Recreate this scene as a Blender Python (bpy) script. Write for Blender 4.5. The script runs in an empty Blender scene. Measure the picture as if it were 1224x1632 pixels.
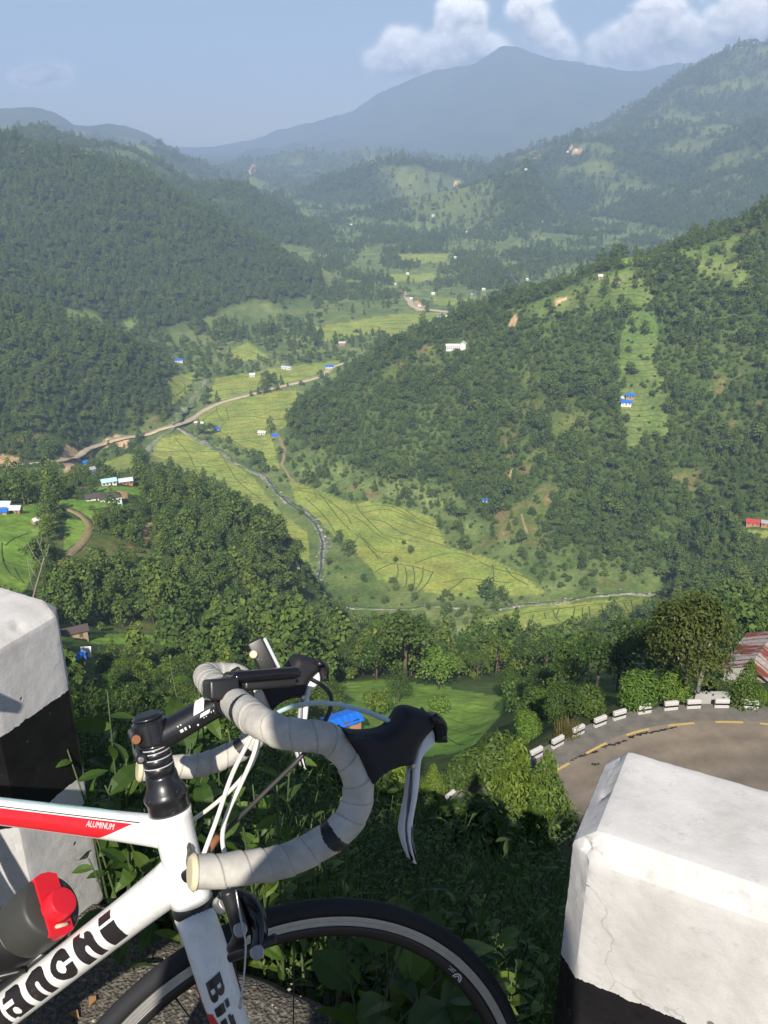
import bpy, bmesh, math, random
import numpy as np
from mathutils import Vector, Matrix, Euler
random.seed(7); rng = np.random.default_rng(11)
SC = bpy.context.scene
COL = SC.collection
PI = math.pi; rad = math.radians
# ------------------------------------------------------------------ camera, sky, sun, exposure
HC = 1.489; FPX = 1413.0; PITCH = rad(23.2)
cam_d = bpy.data.cameras.new('camera'); cam = bpy.data.objects.new('camera', cam_d); COL.objects.link(cam)
cam.location = (0, 0, HC); cam.rotation_euler = (PI/2 - PITCH, 0, 0)
cam_d.sensor_fit = 'VERTICAL'; cam_d.sensor_height = 36.0; cam_d.lens = 36.0*FPX/1632.0
cam_d.clip_start = 0.02; cam_d.clip_end = 80000.0
SC.camera = cam
SUN_EL = rad(41.0); SUN_AZ = rad(185.0)          # azimuth from +Y towards +X
w = bpy.data.worlds.new('World'); SC.world = w; w.use_nodes = True
nt = w.node_tree; nt.nodes.clear()
sky = nt.nodes.new('ShaderNodeTexSky'); sky.sky_type = 'NISHITA'; sky.sun_disc = False
sky.sun_elevation = SUN_EL; sky.sun_rotation = SUN_AZ
sky.altitude = 1200; sky.air_density = 1.0; sky.dust_density = 0.4; sky.ozone_density = 1.2
bg = nt.nodes.new('ShaderNodeBackground'); bg.inputs['Strength'].default_value = 0.052
wo = nt.nodes.new('ShaderNodeOutputWorld')
nt.links.new(sky.outputs['Color'], bg.inputs['Color']); nt.links.new(bg.outputs[0], wo.inputs['Surface'])
sun_d = bpy.data.lights.new('sun', 'SUN'); sun_d.energy = 4.8; sun_d.angle = rad(0.53); sun_d.color = (1.0, 0.935, 0.83)
sun = bpy.data.objects.new('sun', sun_d); COL.objects.link(sun)
SD = Vector((math.sin(SUN_AZ)*math.cos(SUN_EL), math.cos(SUN_AZ)*math.cos(SUN_EL), math.sin(SUN_EL)))
sun.rotation_euler = SD.to_track_quat('Z', 'Y').to_euler(); sun.location = SD*50
vs = SC.view_settings; vs.view_transform = 'Standard'; vs.look = 'None'; vs.exposure = 0.68; vs.gamma = 1.0; vs.use_curve_mapping = False
SC.cycles.max_bounces = 6; SC.cycles.diffuse_bounces = 3; SC.cycles.glossy_bounces = 3; SC.cycles.transparent_max_bounces = 40
SC.cycles.volume_bounces = 2; SC.cycles.use_denoising = True

HAZE_D = 1.65e-4; HAZE_C = (.54, .69, 1.0)
# ------------------------------------------------------------------ helpers: naming, materials, meshes
def tag(o, label=None, cat=None, group=None, kind=None):
    if label: o['label'] = label
    if cat: o['category'] = cat
    if group: o['group'] = group
    if kind: o['kind'] = kind
    return o
def link(name, me, parent=None, mat=None):
    o = bpy.data.objects.new(name, me); COL.objects.link(o)
    if mat is not None and me is not None:
        for m in (mat if isinstance(mat, (list, tuple)) else [mat]): me.materials.append(m)
    if parent is not None: o.parent = parent
    return o
def empty(name, loc=(0, 0, 0), rot=(0, 0, 0)):
    o = bpy.data.objects.new(name, None); COL.objects.link(o); o.location = loc; o.rotation_euler = rot; o.empty_display_size = 0.1
    return o
def smooth(me, ang=None):
    me.polygons.foreach_set('use_smooth', [True]*len(me.polygons))
    if ang is not None: me.set_sharp_from_angle(angle=ang)
def np_mesh(name, V, F, mi=None, sm=False):
    me = bpy.data.meshes.new(name); me.from_pydata(V if isinstance(V, list) else np.asarray(V).tolist(), [], F if isinstance(F, list) else np.asarray(F).tolist())
    if mi is not None: me.polygons.foreach_set('material_index', mi)
    if sm: smooth(me)
    me.update(); return me
class N:                                                    # small node-tree writer
    def __init__(s, name):
        s.m = bpy.data.materials.new(name); s.m.use_nodes = True; s.t = s.m.node_tree; s.t.nodes.clear()
        s.out = s.t.nodes.new('ShaderNodeOutputMaterial')
    def n(s, typ, **kw):
        nd = s.t.nodes.new('ShaderNode'+typ)
        for k, v in kw.items():
            if k.startswith('i_'):
                key = k[2:]; key = int(key) if key.isdigit() else key.replace('_', ' ')
                s.set(nd.inputs[key], v)
            else: setattr(nd, k, v)
        return nd
    def set(s, sock, v):
        if isinstance(v, bpy.types.NodeSocket): s.t.links.new(v, sock)
        elif isinstance(v, tuple) and len(v) == 3 and sock.type == 'RGBA': sock.default_value = (*v, 1)
        else: sock.default_value = v
    def noise(s, scale, detail=4, rough=.55, vec=None, dist=0):
        nd = s.n('TexNoise', i_Scale=scale, i_Detail=detail, i_Roughness=rough, i_Distortion=dist)
        if vec is not None: s.set(nd.inputs['Vector'], vec)
        return nd.outputs['Fac']
    def ramp(s, fac, pts):
        nd = s.n('ValToRGB'); s.set(nd.inputs[0], fac); e = nd.color_ramp.elements
        while len(e) < len(pts): e.new(0.5)
        for q, (p, c) in zip(e, pts): q.position = p; q.color = (*c, 1) if isinstance(c, tuple) else (c, c, c, 1)
        return nd.outputs['Color']
    def mix(s, fac, a, b, mode='MIX'):
        nd = s.n('Mix', data_type='RGBA', blend_type=mode); s.set(nd.inputs['Factor'], fac); s.set(nd.inputs[6], a); s.set(nd.inputs[7], b)
        return nd.outputs[2]
    def math(s, op, a, b=0.0, c=0.0):
        nd = s.n('Math', operation=op); s.set(nd.inputs[0], a); s.set(nd.inputs[1], b); s.set(nd.inputs[2], c); return nd.outputs[0]
    def attr(s, name): return s.n('Attribute', attribute_name=name)
    def obj(s): return s.n('TexCoord').outputs['Object']
    def pos(s): return s.n('NewGeometry').outputs['Position']
    def bump(s, h, strength=.3, dist=.01):
        return s.n('Bump', i_Height=h, i_Strength=strength, i_Distance=dist).outputs[0]
    def bsdf(s, col, rough=.6, normal=None, spec=.5, metal=0.0, **kw):
        p = s.n('BsdfPrincipled'); s.set(p.inputs['Base Color'], col); s.set(p.inputs['Roughness'], rough); s.set(p.inputs['Specular IOR Level'], spec); s.set(p.inputs['Metallic'], metal)
        if normal is not None: s.set(p.inputs['Normal'], normal)
        for k, v in kw.items(): s.set(p.inputs[k.replace('_', ' ')], v)
        s.t.links.new(p.outputs[0], s.out.inputs['Surface']); return p
    def done(s): return s.m
def simple(name, col, rough=.5, spec=.5, metal=0.0, var=.12, vs_=25.0, bump=0.0, coat=0.0):
    k = N(name); o = k.obj(); f = k.noise(vs_, 5, .6, o)
    c = k.mix(f, tuple(x*(1-var) for x in col), tuple(min(1, x*(1+var)) for x in col))
    nm = k.bump(k.noise(vs_*8, 3, .6, o), bump, .002) if bump else None
    k.bsdf(c, rough, nm, spec, metal, Coat_Weight=coat); return k.done()

# ------------------------------------------------------------------ picture geometry: where a sight line meets the ground
cp, sp = math.cos(PITCH), math.sin(PITCH)
def sight(px, py):                                          # azimuth and tan(elevation) of a sight line
    a = (np.asarray(px, float)-612)/FPX; b = (np.asarray(py, float)-816)/FPX
    f = cp-b*sp; h = np.hypot(a, f)
    return np.arctan2(a, f), -(sp+b*cp)/h
def project(x, y, z):
    D = HC-np.asarray(z); dep = y*cp+D*sp
    return 612+FPX*x/dep, 816+FPX*(D*cp-y*sp)/dep

# ------------------------------------------------------------------ noise
_perm = rng.permutation(4096); _g = rng.uniform(0, 2*PI, 4096); _gx, _gy = np.cos(_g), np.sin(_g)
def perlin(x, y, seed=0):
    xi = np.floor(x).astype(np.int64); yi = np.floor(y).astype(np.int64); xf = x-xi; yf = y-yi
    def g(i, j, u, v):
        h = _perm[(_perm[(i+seed*131) & 4095]+j) & 4095]; return _gx[h]*u+_gy[h]*v
    u = xf*xf*xf*(xf*(xf*6-15)+10); v = yf*yf*yf*(yf*(yf*6-15)+10)
    a = g(xi, yi, xf, yf); b = g(xi+1, yi, xf-1, yf); c = g(xi, yi+1, xf, yf-1); d = g(xi+1, yi+1, xf-1, yf-1)
    return (a+(b-a)*u)+((c+(d-c)*u)-(a+(b-a)*u))*v*1.0
def fbm(x, y, lam, octs=4, gain=.5, seed=0):
    s = 0; a = 1.0
    for k in range(octs): s = s+a*perlin(x/lam, y/lam, seed+k*7); lam /= 2.03; a *= gain
    return s
def sstep(a, b, x):
    t = np.clip((x-a)/(b-a), 0, 1); return t*t*(3-2*t)

# ------------------------------------------------------------------ terrain heights
NRM = np.array([0.454, 0.891]); ALONG = np.array([0.891, -0.454]); EDGE = 0.99     # the verge: normal pointing downhill, direction, distance
def floor_z(r): return -300+30*sstep(700, 1600, r)+25*sstep(1500, 2600, r)+60*sstep(2600, 6000, r)
CPTS = []
def R_(px, py, r):
    az, te = sight(px, py); CPTS.append((float(az), math.log(r), float(te)))
def Zf(px, py, z=None):                                     # a point of the valley floor
    az, te = sight(px, py); r = 700.0
    for _ in range(40): r = .5*r+.5*float(floor_z(r))/float(te)
    r = float(r); CPTS.append((float(az), math.log(r), float(te)))
def H_(az, r, z): CPTS.append((rad(az), math.log(r), z/r))
# our own slope below the verge
for px in (-250, 100, 350, 600, 850):
    R_(px, 1350, 14)
for px, py, r in ((-300, 1250, 34), (100, 1230, 36), (350, 1245, 42), (600, 1255, 45), (700, 1280, 44),
                  (560, 1195, 92), (640, 1205, 96), (730, 1190, 108), (600, 1085, 182), (700, 1090, 176), (800, 1120, 150), (560, 1110, 160),
                  (100, 1140, 105), (250, 1150, 100), (400, 1150, 100), (120, 1060, 185), (300, 1080, 180), (450, 1080, 190), (-300, 1080, 150),
                  (200, 1015, 240), (350, 1010, 270), (500, 1040, 290), (620, 1060, 270), (720, 1050, 330), (820, 1060, 260), (-300, 980, 240)):
    R_(px, py, r)
# hairpin bench
for px, py in ((830, 1250), (900, 1190), (1000, 1145), (1110, 1135), (1224, 1140), (1100, 1230), (950, 1290), (1224, 1250), (1400, 1180)):
    az, te = sight(px, py); r = -38.6/te; CPTS.append((float(az), math.log(float(r)), float(te)))
R_(1224, 1330, 30); R_(1450, 1330, 26); R_(1050, 1380, 22)
R_(900, 1110, 82); R_(1050, 1090, 84); R_(1190, 1085, 84); R_(1400, 1080, 90); R_(950, 1060, 150); R_(1150, 1045, 170); R_(1400, 1020, 190); R_(1000, 1040, 260); R_(1200, 1000, 300)
# near spur with the farmhouses (left)
for px, py, r in ((0, 955, 262), (100, 960, 270), (250, 950, 285), (400, 960, 320), (0, 880, 320), (120, 880, 325), (250, 870, 345), (380, 880, 365), (480, 950, 420),
                  (0, 825, 385), (110, 810, 395), (180, 795, 405), (260, 790, 430), (330, 790, 450), (190, 770, 440), (100, 770, 455), (0, 775, 470),
                  (300, 762, 480), (395, 812, 445), (470, 880, 430), (520, 950, 450), (546, 995, 470), (-300, 860, 340), (-300, 780, 470)):
    R_(px, py, r)
for px, py, r in ((300, 800, 560), (400, 850, 520), (470, 915, 490), (200, 760, 590), (90, 765, 570), (0, 765, 580), (-300, 770, 600)): R_(px, py, r)   # falls behind it
# valley floor
for q in ((505, 940), (565, 975), (620, 960), (700, 960), (800, 965), (860, 955), (960, 960), (1050, 950), (760, 1000), (900, 990), (750, 1030),
          (480, 890), (440, 830), (360, 780), (260, 730), (240, 705), (300, 690), (380, 730), (450, 780), (520, 850), (600, 900), (560, 830), (700, 920), (800, 930),
          (350, 690), (420, 700), (300, 660), (380, 640), (460, 640), (330, 620), (430, 600), (540, 590), (480, 590), (600, 540), (650, 500), (700, 490), (620, 500), (560, 560),
          (700, 440), (640, 430), (760, 420), (650, 405), (730, 405), (200, 730), (160, 745)): Zf(*q)
# spur and big hill on the left
for px, py, r in ((0, 745, 740), (100, 740, 760), (200, 705, 850), (260, 670, 930), (275, 640, 990), (250, 600, 1040), (210, 545, 1090), (120, 510, 1120), (0, 480, 1130), (-300, 430, 1150),
                  (0, 640, 900), (100, 630, 930), (180, 640, 950), (100, 560, 1030), (-300, 700, 720)): R_(px, py, r)
for px, py, r in ((0, 500, 1240), (120, 530, 1230), (200, 560, 1210), (-300, 470, 1270)): R_(px, py, r)
for px, py, r in ((270, 575, 1180), (350, 575, 1230), (430, 560, 1320), (520, 545, 1370), (600, 515, 1450), (640, 497, 1520),
                  (150, 500, 1330), (0, 440, 1350), (-300, 400, 1350), (300, 480, 1450), (450, 480, 1500), (150, 400, 1550), (0, 330, 1700), (250, 390, 1620), (400, 440, 1620), (540, 480, 1600), (-300, 300, 1650),
                  (0, 217, 1980), (60, 240, 1960), (130, 252, 1930), (220, 285, 1900), (300, 322, 1860), (360, 356, 1830), (420, 392, 1790), (480, 424, 1750), (540, 452, 1700), (600, 478, 1640), (-300, 150, 2000)): R_(px, py, r)
for px, py, r in ((0, 260, 2250), (130, 300, 2200), (300, 360, 2100), (420, 420, 2000), (540, 470, 1880), (-300, 220, 2300)): R_(px, py, r)
for px, py, r in ((130, 240, 2750), (190, 242, 2720), (240, 262, 2680), (290, 290, 2620), (340, 306, 2560), (390, 302, 2500), (450, 342, 2420), (520, 370, 2330), (580, 398, 2230), (630, 418, 2150), (60, 225, 2850), (-300, 170, 2900)): R_(px, py, r)
for px, py, r in ((190, 290, 3100), (340, 340, 2900), (450, 380, 2750), (560, 410, 2550), (0, 260, 3200)): R_(px, py, r)
# ridge on the right
for px, py, r in ((465, 740, 815), (470, 770, 780), (560, 800, 722), (680, 828, 690), (760, 890, 615), (860, 940, 563), (960, 942, 560), (1060, 938, 560), (1224, 925, 540), (1500, 900, 520),
                  (455, 690, 885), (520, 690, 850), (600, 740, 770), (700, 760, 745), (800, 820, 660), (900, 860, 625), (1050, 850, 620), (1200, 840, 600), (1224, 760, 655), (1050, 740, 690), (900, 740, 705), (800, 700, 755), (650, 650, 835),
                  (1224, 640, 740), (1050, 620, 775), (900, 620, 790), (760, 600, 850), (1224, 500, 850), (1050, 500, 870), (900, 540, 860),
                  (490, 640, 930), (560, 598, 945), (610, 565, 950), (690, 530, 950), (740, 510, 950), (810, 488, 945), (880, 466, 945), (950, 430, 950), (1000, 410, 955), (1080, 396, 965), (1140, 386, 975), (1180, 372, 985), (1224, 345, 1000), (1500, 230, 1050), (1500, 600, 760)): R_(px, py, r)
for px, py, r in ((500, 650, 1010), (610, 590, 1060), (740, 535, 1090), (880, 500, 1110), (1000, 460, 1130), (1140, 430, 1160), (1224, 400, 1200), (1500, 300, 1250)): R_(px, py, r)
for px, py, r in ((880, 470, 1600), (1000, 450, 1700), (1224, 430, 1800), (1500, 400, 1800)): R_(px, py, r)
# mountains behind, right
for px, py, r in ((540, 375, 3000), (620, 385, 2700), (720, 400, 2500), (800, 415, 2350), (1000, 395, 2400), (1224, 330, 2700), (1500, 250, 2800), (900, 350, 2900), (760, 350, 3000), (650, 345, 3200), (580, 352, 3350),
                  (700, 300, 3500), (760, 280, 3550), (830, 250, 3650), (900, 240, 3500), (960, 250, 3400), (1050, 250, 3500), (1090, 232, 3500), (1160, 215, 3450), (1224, 190, 3400), (1500, 90, 3500)): R_(px, py, r)
for px, py, r in ((700, 330, 3900), (900, 265, 4000), (1224, 230, 3900), (1500, 150, 4000)): R_(px, py, r)
for px, py, r in ((830, 248, 4500), (880, 228, 4600), (920, 216, 4700), (970, 198, 4800), (1020, 172, 4900), (1060, 150, 5000), (1090, 130, 5000), (1120, 112, 5000), (1170, 103, 5000), (1224, 95, 5000), (1500, 0, 5200)): R_(px, py, r)
for px, py, r in ((920, 260, 5700), (1090, 180, 5900), (1224, 150, 6000), (700, 330, 5000), (560, 370, 4500), (450, 400, 4200)): R_(px, py, r)
# middle and far ridges, left and centre
for px, py, r in ((0, 185, 7000), (50, 183, 7000), (100, 197, 7000), (140, 222, 6900), (200, 208, 6500), (245, 225, 6300), (300, 250, 6000), (360, 262, 5800), (420, 290, 5400), (500, 320, 4900), (-300, 160, 7000), (-300, 230, 5500), (0, 235, 5000), (200, 260, 4800)): R_(px, py, r)
for px, py, r in ((100, 230, 8200), (300, 270, 7500), (450, 290, 7200), (560, 290, 7000), (700, 290, 6800), (850, 260, 7000), (1000, 220, 7500), (1224, 200, 7800), (620, 260, 7800), (540, 245, 8300)): R_(px, py, r)
for px, py, r in ((420, 222, 10000), (500, 200, 10000), (560, 180, 10000), (610, 150, 10000), (650, 132, 10000), (700, 118, 10000), (760, 99, 10000), (795, 82, 10000), (820, 77, 10000), (850, 84, 10000), (890, 97, 10000), (940, 104, 10000), (980, 112, 10000), (1030, 116, 10000), (1070, 112, 10000), (1100, 106, 10000), (1224, 98, 10000), (1500, 70, 10000), (300, 235, 10500), (100, 205, 10800), (-300, 200, 11000)): R_(px, py, r)
for px in (-300, 0, 300, 600, 800, 1000, 1224, 1500): R_(px, 240, 12200)
CPTS = np.array(CPTS)
KA = 3.2
_X = np.c_[CPTS[:, 0]*KA, CPTS[:, 1]]
def _phi(d2): return np.sqrt(d2+0.004)
_D = ((_X[:, None, :]-_X[None])**2).sum(-1)
_n = len(_X); _Am = np.zeros((_n+3, _n+3)); _Am[:_n, :_n] = -_phi(_D)+np.eye(_n)*0.004
_Am[:_n, _n:] = np.c_[np.ones(_n), _X]; _Am[_n:, :_n] = _Am[:_n, _n:].T
_w = np.linalg.solve(_Am, np.r_[CPTS[:, 2], 0, 0, 0])
def rbf(az, lr):
    out = np.empty(az.size); q = np.c_[az.ravel()*KA, lr.ravel()]
    for i in range(0, len(q), 8000):
        b = q[i:i+8000]; d2 = (b[:, None, 0]-_X[None, :, 0])**2+(b[:, None, 1]-_X[None, :, 1])**2
        out[i:i+8000] = -_phi(d2)@_w[:_n]+_w[_n]+b@_w[_n+1:]
    return out.reshape(az.shape)
def smax(a, b, k): return 0.5*(a+b+np.sqrt((a-b)**2+k*k))
# hairpin road below, on a level bench
def on_level(px, py, zrel):
    az, te = sight(px, py); r = zrel/te; return np.stack([r*np.sin(az), r*np.cos(az)], -1)
ROADZ = -38.6
edge_px = [(640, 1330), (700, 1290), (760, 1262), (798, 1243), (828, 1228), (862, 1210), (894, 1193), (927, 1174.5), (960, 1160), (993, 1148.5), (1030, 1140.5), (1068.5, 1135.5), (1110, 1132.5), (1154, 1131.5), (1199, 1133.5), (1250, 1139), (1310, 1150), (1380, 1172), (1470, 1215)]
EDGE_XY = np.array([on_level(px, py, ROADZ) for px, py in edge_px])
def resample(P, n):
    P = np.asarray(P, float); s = np.r_[0, np.cumsum(np.hypot(*np.diff(P[:, :2], axis=0).T))]
    t = np.linspace(0, s[-1], n); return np.stack([np.interp(t, s, P[:, k]) for k in range(P.shape[1])], -1)
def chaikin(P, k=2):
    P = np.asarray(P, float)
    for _ in range(k):
        Q = np.empty((2*len(P)-2, P.shape[1])); Q[0::2] = .75*P[:-1]+.25*P[1:]; Q[1::2] = .25*P[:-1]+.75*P[1:]
        P = np.vstack([P[:1], Q, P[-1:]])
    return P
def normals2(P):
    t = np.gradient(P[:, :2], axis=0); t /= np.linalg.norm(t, axis=1)[:, None]; return np.stack([t[:, 1], -t[:, 0]], -1)
ROAD_OUT = resample(chaikin(EDGE_XY, 3), 120)
ROAD_N = normals2(ROAD_OUT)                                  # towards the inside of the bend (to the right of travel)
ROAD_W = 11.0
ROAD_IN = ROAD_OUT+ROAD_N*ROAD_W
def dist_poly(x, y, P):
    best = np.full(x.shape, 1e18); sgn = np.zeros(x.shape)
    for a, b in zip(P[:-1], P[1:]):
        dx, dy = b-a; L2 = dx*dx+dy*dy
        t = np.clip(((x-a[0])*dx+(y-a[1])*dy)/L2, 0, 1); ex = x-a[0]-t*dx; ey = y-a[1]-t*dy; d2 = ex*ex+ey*ey
        m = d2 < best; best = np.where(m, d2, best); sgn = np.where(m, ex*dy-ey*dx, sgn)
    return np.sqrt(best), np.sign(sgn)                       # + on the right-hand side
def chaikin_(P): return chaikin(np.array(P, float), 2)
# polar grid
azs = np.concatenate([np.linspace(-50, -33.5, 24, endpoint=False), np.linspace(-33.5, 33.5, 720, endpoint=False), np.linspace(33.5, 50, 25)])
azs = np.radians(azs)
lr = np.concatenate([np.linspace(math.log(.9), math.log(30), 60, endpoint=False), np.linspace(math.log(30), math.log(200), 100, endpoint=False),
                     np.linspace(math.log(200), math.log(1300), 330, endpoint=False), np.linspace(math.log(1300), math.log(5200), 150, endpoint=False), np.linspace(math.log(5200), math.log(12300), 50)])
AZ, LR = np.meshgrid(azs, lr); RR = np.exp(LR); GX = RR*np.sin(AZ); GY = RR*np.cos(AZ)
caz = np.radians(np.linspace(-50, 50, 260)); clr = np.linspace(math.log(2), math.log(12300), 420)     # RBF on a coarser lattice, then bilinear
_cA, _cL = np.meshgrid(caz, clr); _cT = rbf(_cA, _cL)
def bil(T, a0, da, l0, dl, a, l):
    u = np.clip((a-a0)/da, 0, T.shape[1]-1.001); v = np.clip((l-l0)/dl, 0, T.shape[0]-1.001)
    i = u.astype(int); j = v.astype(int); fu = u-i; fv = v-j
    return T[j, i]*(1-fu)*(1-fv)+T[j, i+1]*fu*(1-fv)+T[j+1, i]*(1-fu)*fv+T[j+1, i+1]*fu*fv
RIDGES = [
 ([(-60, 214), (60, 226), (130, 238), (190, 240), (240, 259), (290, 286), (340, 300), (390, 297), (450, 336), (520, 364), (580, 393), (640, 420)], (2850, 2200), .42),  # hazy crests one behind another: sight points and distance
 ([(-300, 150), (0, 180), (50, 178), (90, 192), (140, 216), (190, 236), (240, 262)], 7200, .30), ([(110, 250), (150, 222), (178, 210), (205, 207), (240, 222), (280, 238), (330, 262), (380, 286), (430, 312)], 6000, .32), ([(760, 322), (840, 258), (780, 285), (710, 303), (640, 320), (580, 336), (520, 350)][::-1][:-1], 2750, .30), ([(400, 326), (480, 302), (540, 276), (590, 258), (640, 249), (700, 257), (770, 264)], 3500, .34), ([(300, 318), (330, 306), (380, 297), (420, 304), (470, 326)], 3000, .36),
 ([(200, 226), (250, 232), (300, 250), (350, 270), (400, 279), (460, 304)], 4000, .34), ([(340, 268), (420, 246), (480, 235), (540, 240), (600, 235), (680, 243), (780, 252)], 5500, .34), ([(400, 236), (500, 219), (560, 213), (620, 221), (700, 226), (820, 232)], 7600, .32)]
_RD = []
for _P, _r, _s in RIDGES:
    _a = np.array([[float(q) for q in sight(a, b)] for a, b in chaikin_(_P)]); _rr = np.full(len(_a), float(_r)) if not isinstance(_r, tuple) else np.linspace(_r[0], _r[1], len(_a)); _RD.append((_a[:, 0], _a[:, 1]*_rr, _rr, _s))
def far_ridges(x, y, r, z):
    az = np.arctan2(x, y); nz = fbm(x, y, 500, 5, .55, 95)
    for a, zc, rr_, s in _RD:
        c = np.interp(az, a, zc); r0 = np.interp(az, a, rr_); fade = np.clip(np.minimum(az-a[0], a[-1]-az)/.02, -6, 0)*60; d = np.abs(r-r0-nz*350*np.minimum(1, r0/7000)); h = c+fade+nz*12*sstep(0, 300, d)-d*s-np.abs(perlin(x/260, y/260, 97))*np.minimum(d, 300)*.35; m = (r > r0-2500) & (r < r0+2500); z = np.where(m, np.maximum(z, h), z)
    return z
def ground_raw(x, y):
    r = np.hypot(x, y); az = np.arctan2(x, y)
    z = bil(_cT, caz[0], caz[1]-caz[0], clr[0], clr[1]-clr[0], az, np.log(np.maximum(r, 2.0)))*r
    fz = floor_z(r); farw = sstep(420, 520, r)
    z = np.where(r > 400, smax(z, fz, 3.0)*farw+z*(1-farw), z)
    hgt = np.maximum(z-fz, 0)
    m = sstep(6, 70, hgt)*sstep(150, 420, r)*(1-.75*sstep(1700, 2300, r)*0)
    rid = 1-2*np.abs(perlin(x/210+3.3, y/210, 3))
    z = z+m*(fbm(x, y, 260, 5, .5, 1)*16+(rid-.4)*9*sstep(500, 700, r))
    m2 = sstep(2300, 3300, r)*sstep(20, 200, hgt)
    z = z+m2*(fbm(x, y, 1100, 6, .52, 11)*75+(0.5-np.abs(perlin(x/620, y/620, 23))*2)*45)
    m3 = sstep(20, 80, r)*(1-sstep(300, 480, r)); z = z+m3*(fbm(x, y, 40, 4, .5, 31)*2.2)
    z = far_ridges(x, y, r, z)
    # verge slope close to the camera
    d = NRM[0]*x+NRM[1]*y-EDGE
    zn = -HC-.06-np.maximum(d, 0)*.985+np.minimum(r, 8)*.03*fbm(x, y, 3.0, 3, .5, 41)
    zn = np.where(d < 0, -HC-.30, zn)
    k = sstep(9, 20, r); z = zn*(1-k)+z*k
    behind = (d < 0); z = np.where(behind & (r < 60), -HC-.30, z)
    # hairpin bench
    if np.ndim(x):
        near = (r > 20) & (r < 120); xs, ys = x[near], y[near]
        dd, sg = dist_poly(xs, ys, ROAD_OUT); s = dd*sg                       # s in 0..ROAD_W: on the road
        t = 1-sstep(0.6, 5.5, np.maximum(-s, 0)); t2 = 1-sstep(0.0, 6.0, np.maximum(s-ROAD_W, 0))
        k = np.where(s < 0, t, t2); zz = z[near]; z = z.copy(); z[near] = zz*(1-k)+(ROADZ-.35)*k
    return z+HC
GZ = ground_raw(GX, GY)
_lr_idx = np.arange(len(lr)); _az_idx = np.arange(len(azs))
def ground(x, y):                                            # height of the built terrain mesh
    x = np.asarray(x, float); y = np.asarray(y, float)
    u = np.clip(np.interp(np.arctan2(x, y), azs, _az_idx), 0, len(azs)-1.001); v = np.clip(np.interp(np.log(np.hypot(x, y)), lr, _lr_idx), 0, len(lr)-1.001)
    i = u.astype(int); j = v.astype(int); fu = u-i; fv = v-j
    return GZ[j, i]*(1-fu)*(1-fv)+GZ[j, i+1]*fu*(1-fv)+GZ[j+1, i]*(1-fu)*fv+GZ[j+1, i+1]*fu*fv
_ta = (GZ-HC)/RR
def hit(px, py, rmin=3.0, up=0.0):                           # first ground point on a sight line beyond rmin
    az, te = sight(px, py); u = float(np.interp(az, azs, _az_idx)); i = min(int(u), len(azs)-2); f = u-i
    col = _ta[:, i]*(1-f)+_ta[:, i+1]*f
    ok = np.where((col >= te) & (np.exp(lr) > rmin))[0]
    if len(ok) == 0: return None
    j = ok[0]; r = math.exp(lr[j])
    if j > 0 and col[j-1] < te:
        t = (te-col[j-1])/(col[j]-col[j-1]); r = math.exp(lr[j-1]+(lr[j]-lr[j-1])*t)
    x, y = r*math.sin(az), r*math.cos(az); return np.array([x, y, float(ground(x, y))])
def hits(pts, rmin=3.0):
    return np.array([h for h in (hit(a, b, rmin) for a, b in pts) if h is not None])
# ------------------------------------------------------------------ land cover
def inside(px, py, poly):
    P = np.asarray(poly, float); c = np.zeros(np.shape(px), bool); j = len(P)-1
    for i in range(len(P)):
        yi, yj = P[i, 1], P[j, 1]
        if yi != yj:
            k = ((yi > py) != (yj > py)) & (px < (P[j, 0]-P[i, 0])*(py-yi)/(yj-yi)+P[i, 0]); c ^= k
        j = i
    return c
PADDY = [  # outlines of the rice fields as seen, with the range of distances they lie in
 ([(232, 735), (250, 700), (300, 690), (345, 718), (405, 762), (445, 815), (490, 850), (494, 900), (478, 902), (440, 840), (380, 795), (325, 765), (240, 748)], 520, 960),
 ([(302, 668), (362, 640), (470, 618), (478, 640), (455, 680), (430, 690), (447, 748), (425, 745), (400, 722), (340, 690)], 640, 1200),
 ([(425, 588), (545, 574), (520, 600), (440, 614)], 900, 1500), ([(345, 602), (420, 592), (425, 612), (380, 636), (330, 640)], 900, 1300),
 ([(262, 602), (312, 592), (300, 625), (275, 645)], 900, 1300), ([(360, 560), (395, 546), (432, 572), (380, 576)], 1000, 1500),
 ([(462, 768), (500, 778), (560, 802), (600, 800), (650, 812), (690, 825), (712, 872), (780, 890), (830, 915), (868, 946), (800, 952), (700, 948), (600, 922), (592, 905), (560, 876), (505, 830), (472, 800)], 500, 800),
 ([(738, 1000), (765, 985), (850, 966), (1000, 953), (1060, 955), (1010, 985), (930, 1000), (860, 1040), (735, 1042)], 380, 620),
 ([(600, 505), (640, 500), (740, 495), (750, 502), (640, 540), (600, 535)], 1200, 2000), ([(690, 474), (770, 478), (760, 488), (690, 486)], 1200, 2200), ([(630, 405), (735, 404), (700, 418), (640, 420)], 1600, 3000), ([(620, 438), (690, 436), (700, 448), (630, 450)], 1500, 2600),
 ([(160, 740), (205, 722), (232, 728), (212, 752), (168, 756)], 600, 900), ([(1190, 846), (1300, 842), (1300, 868), (1195, 866)], 480, 760), ([(1170, 950), (1300, 940), (1300, 965), (1190, 975)], 300, 620),
 ([(500, 522), (600, 505), (600, 530), (520, 545)], 1200, 1600)]
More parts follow.
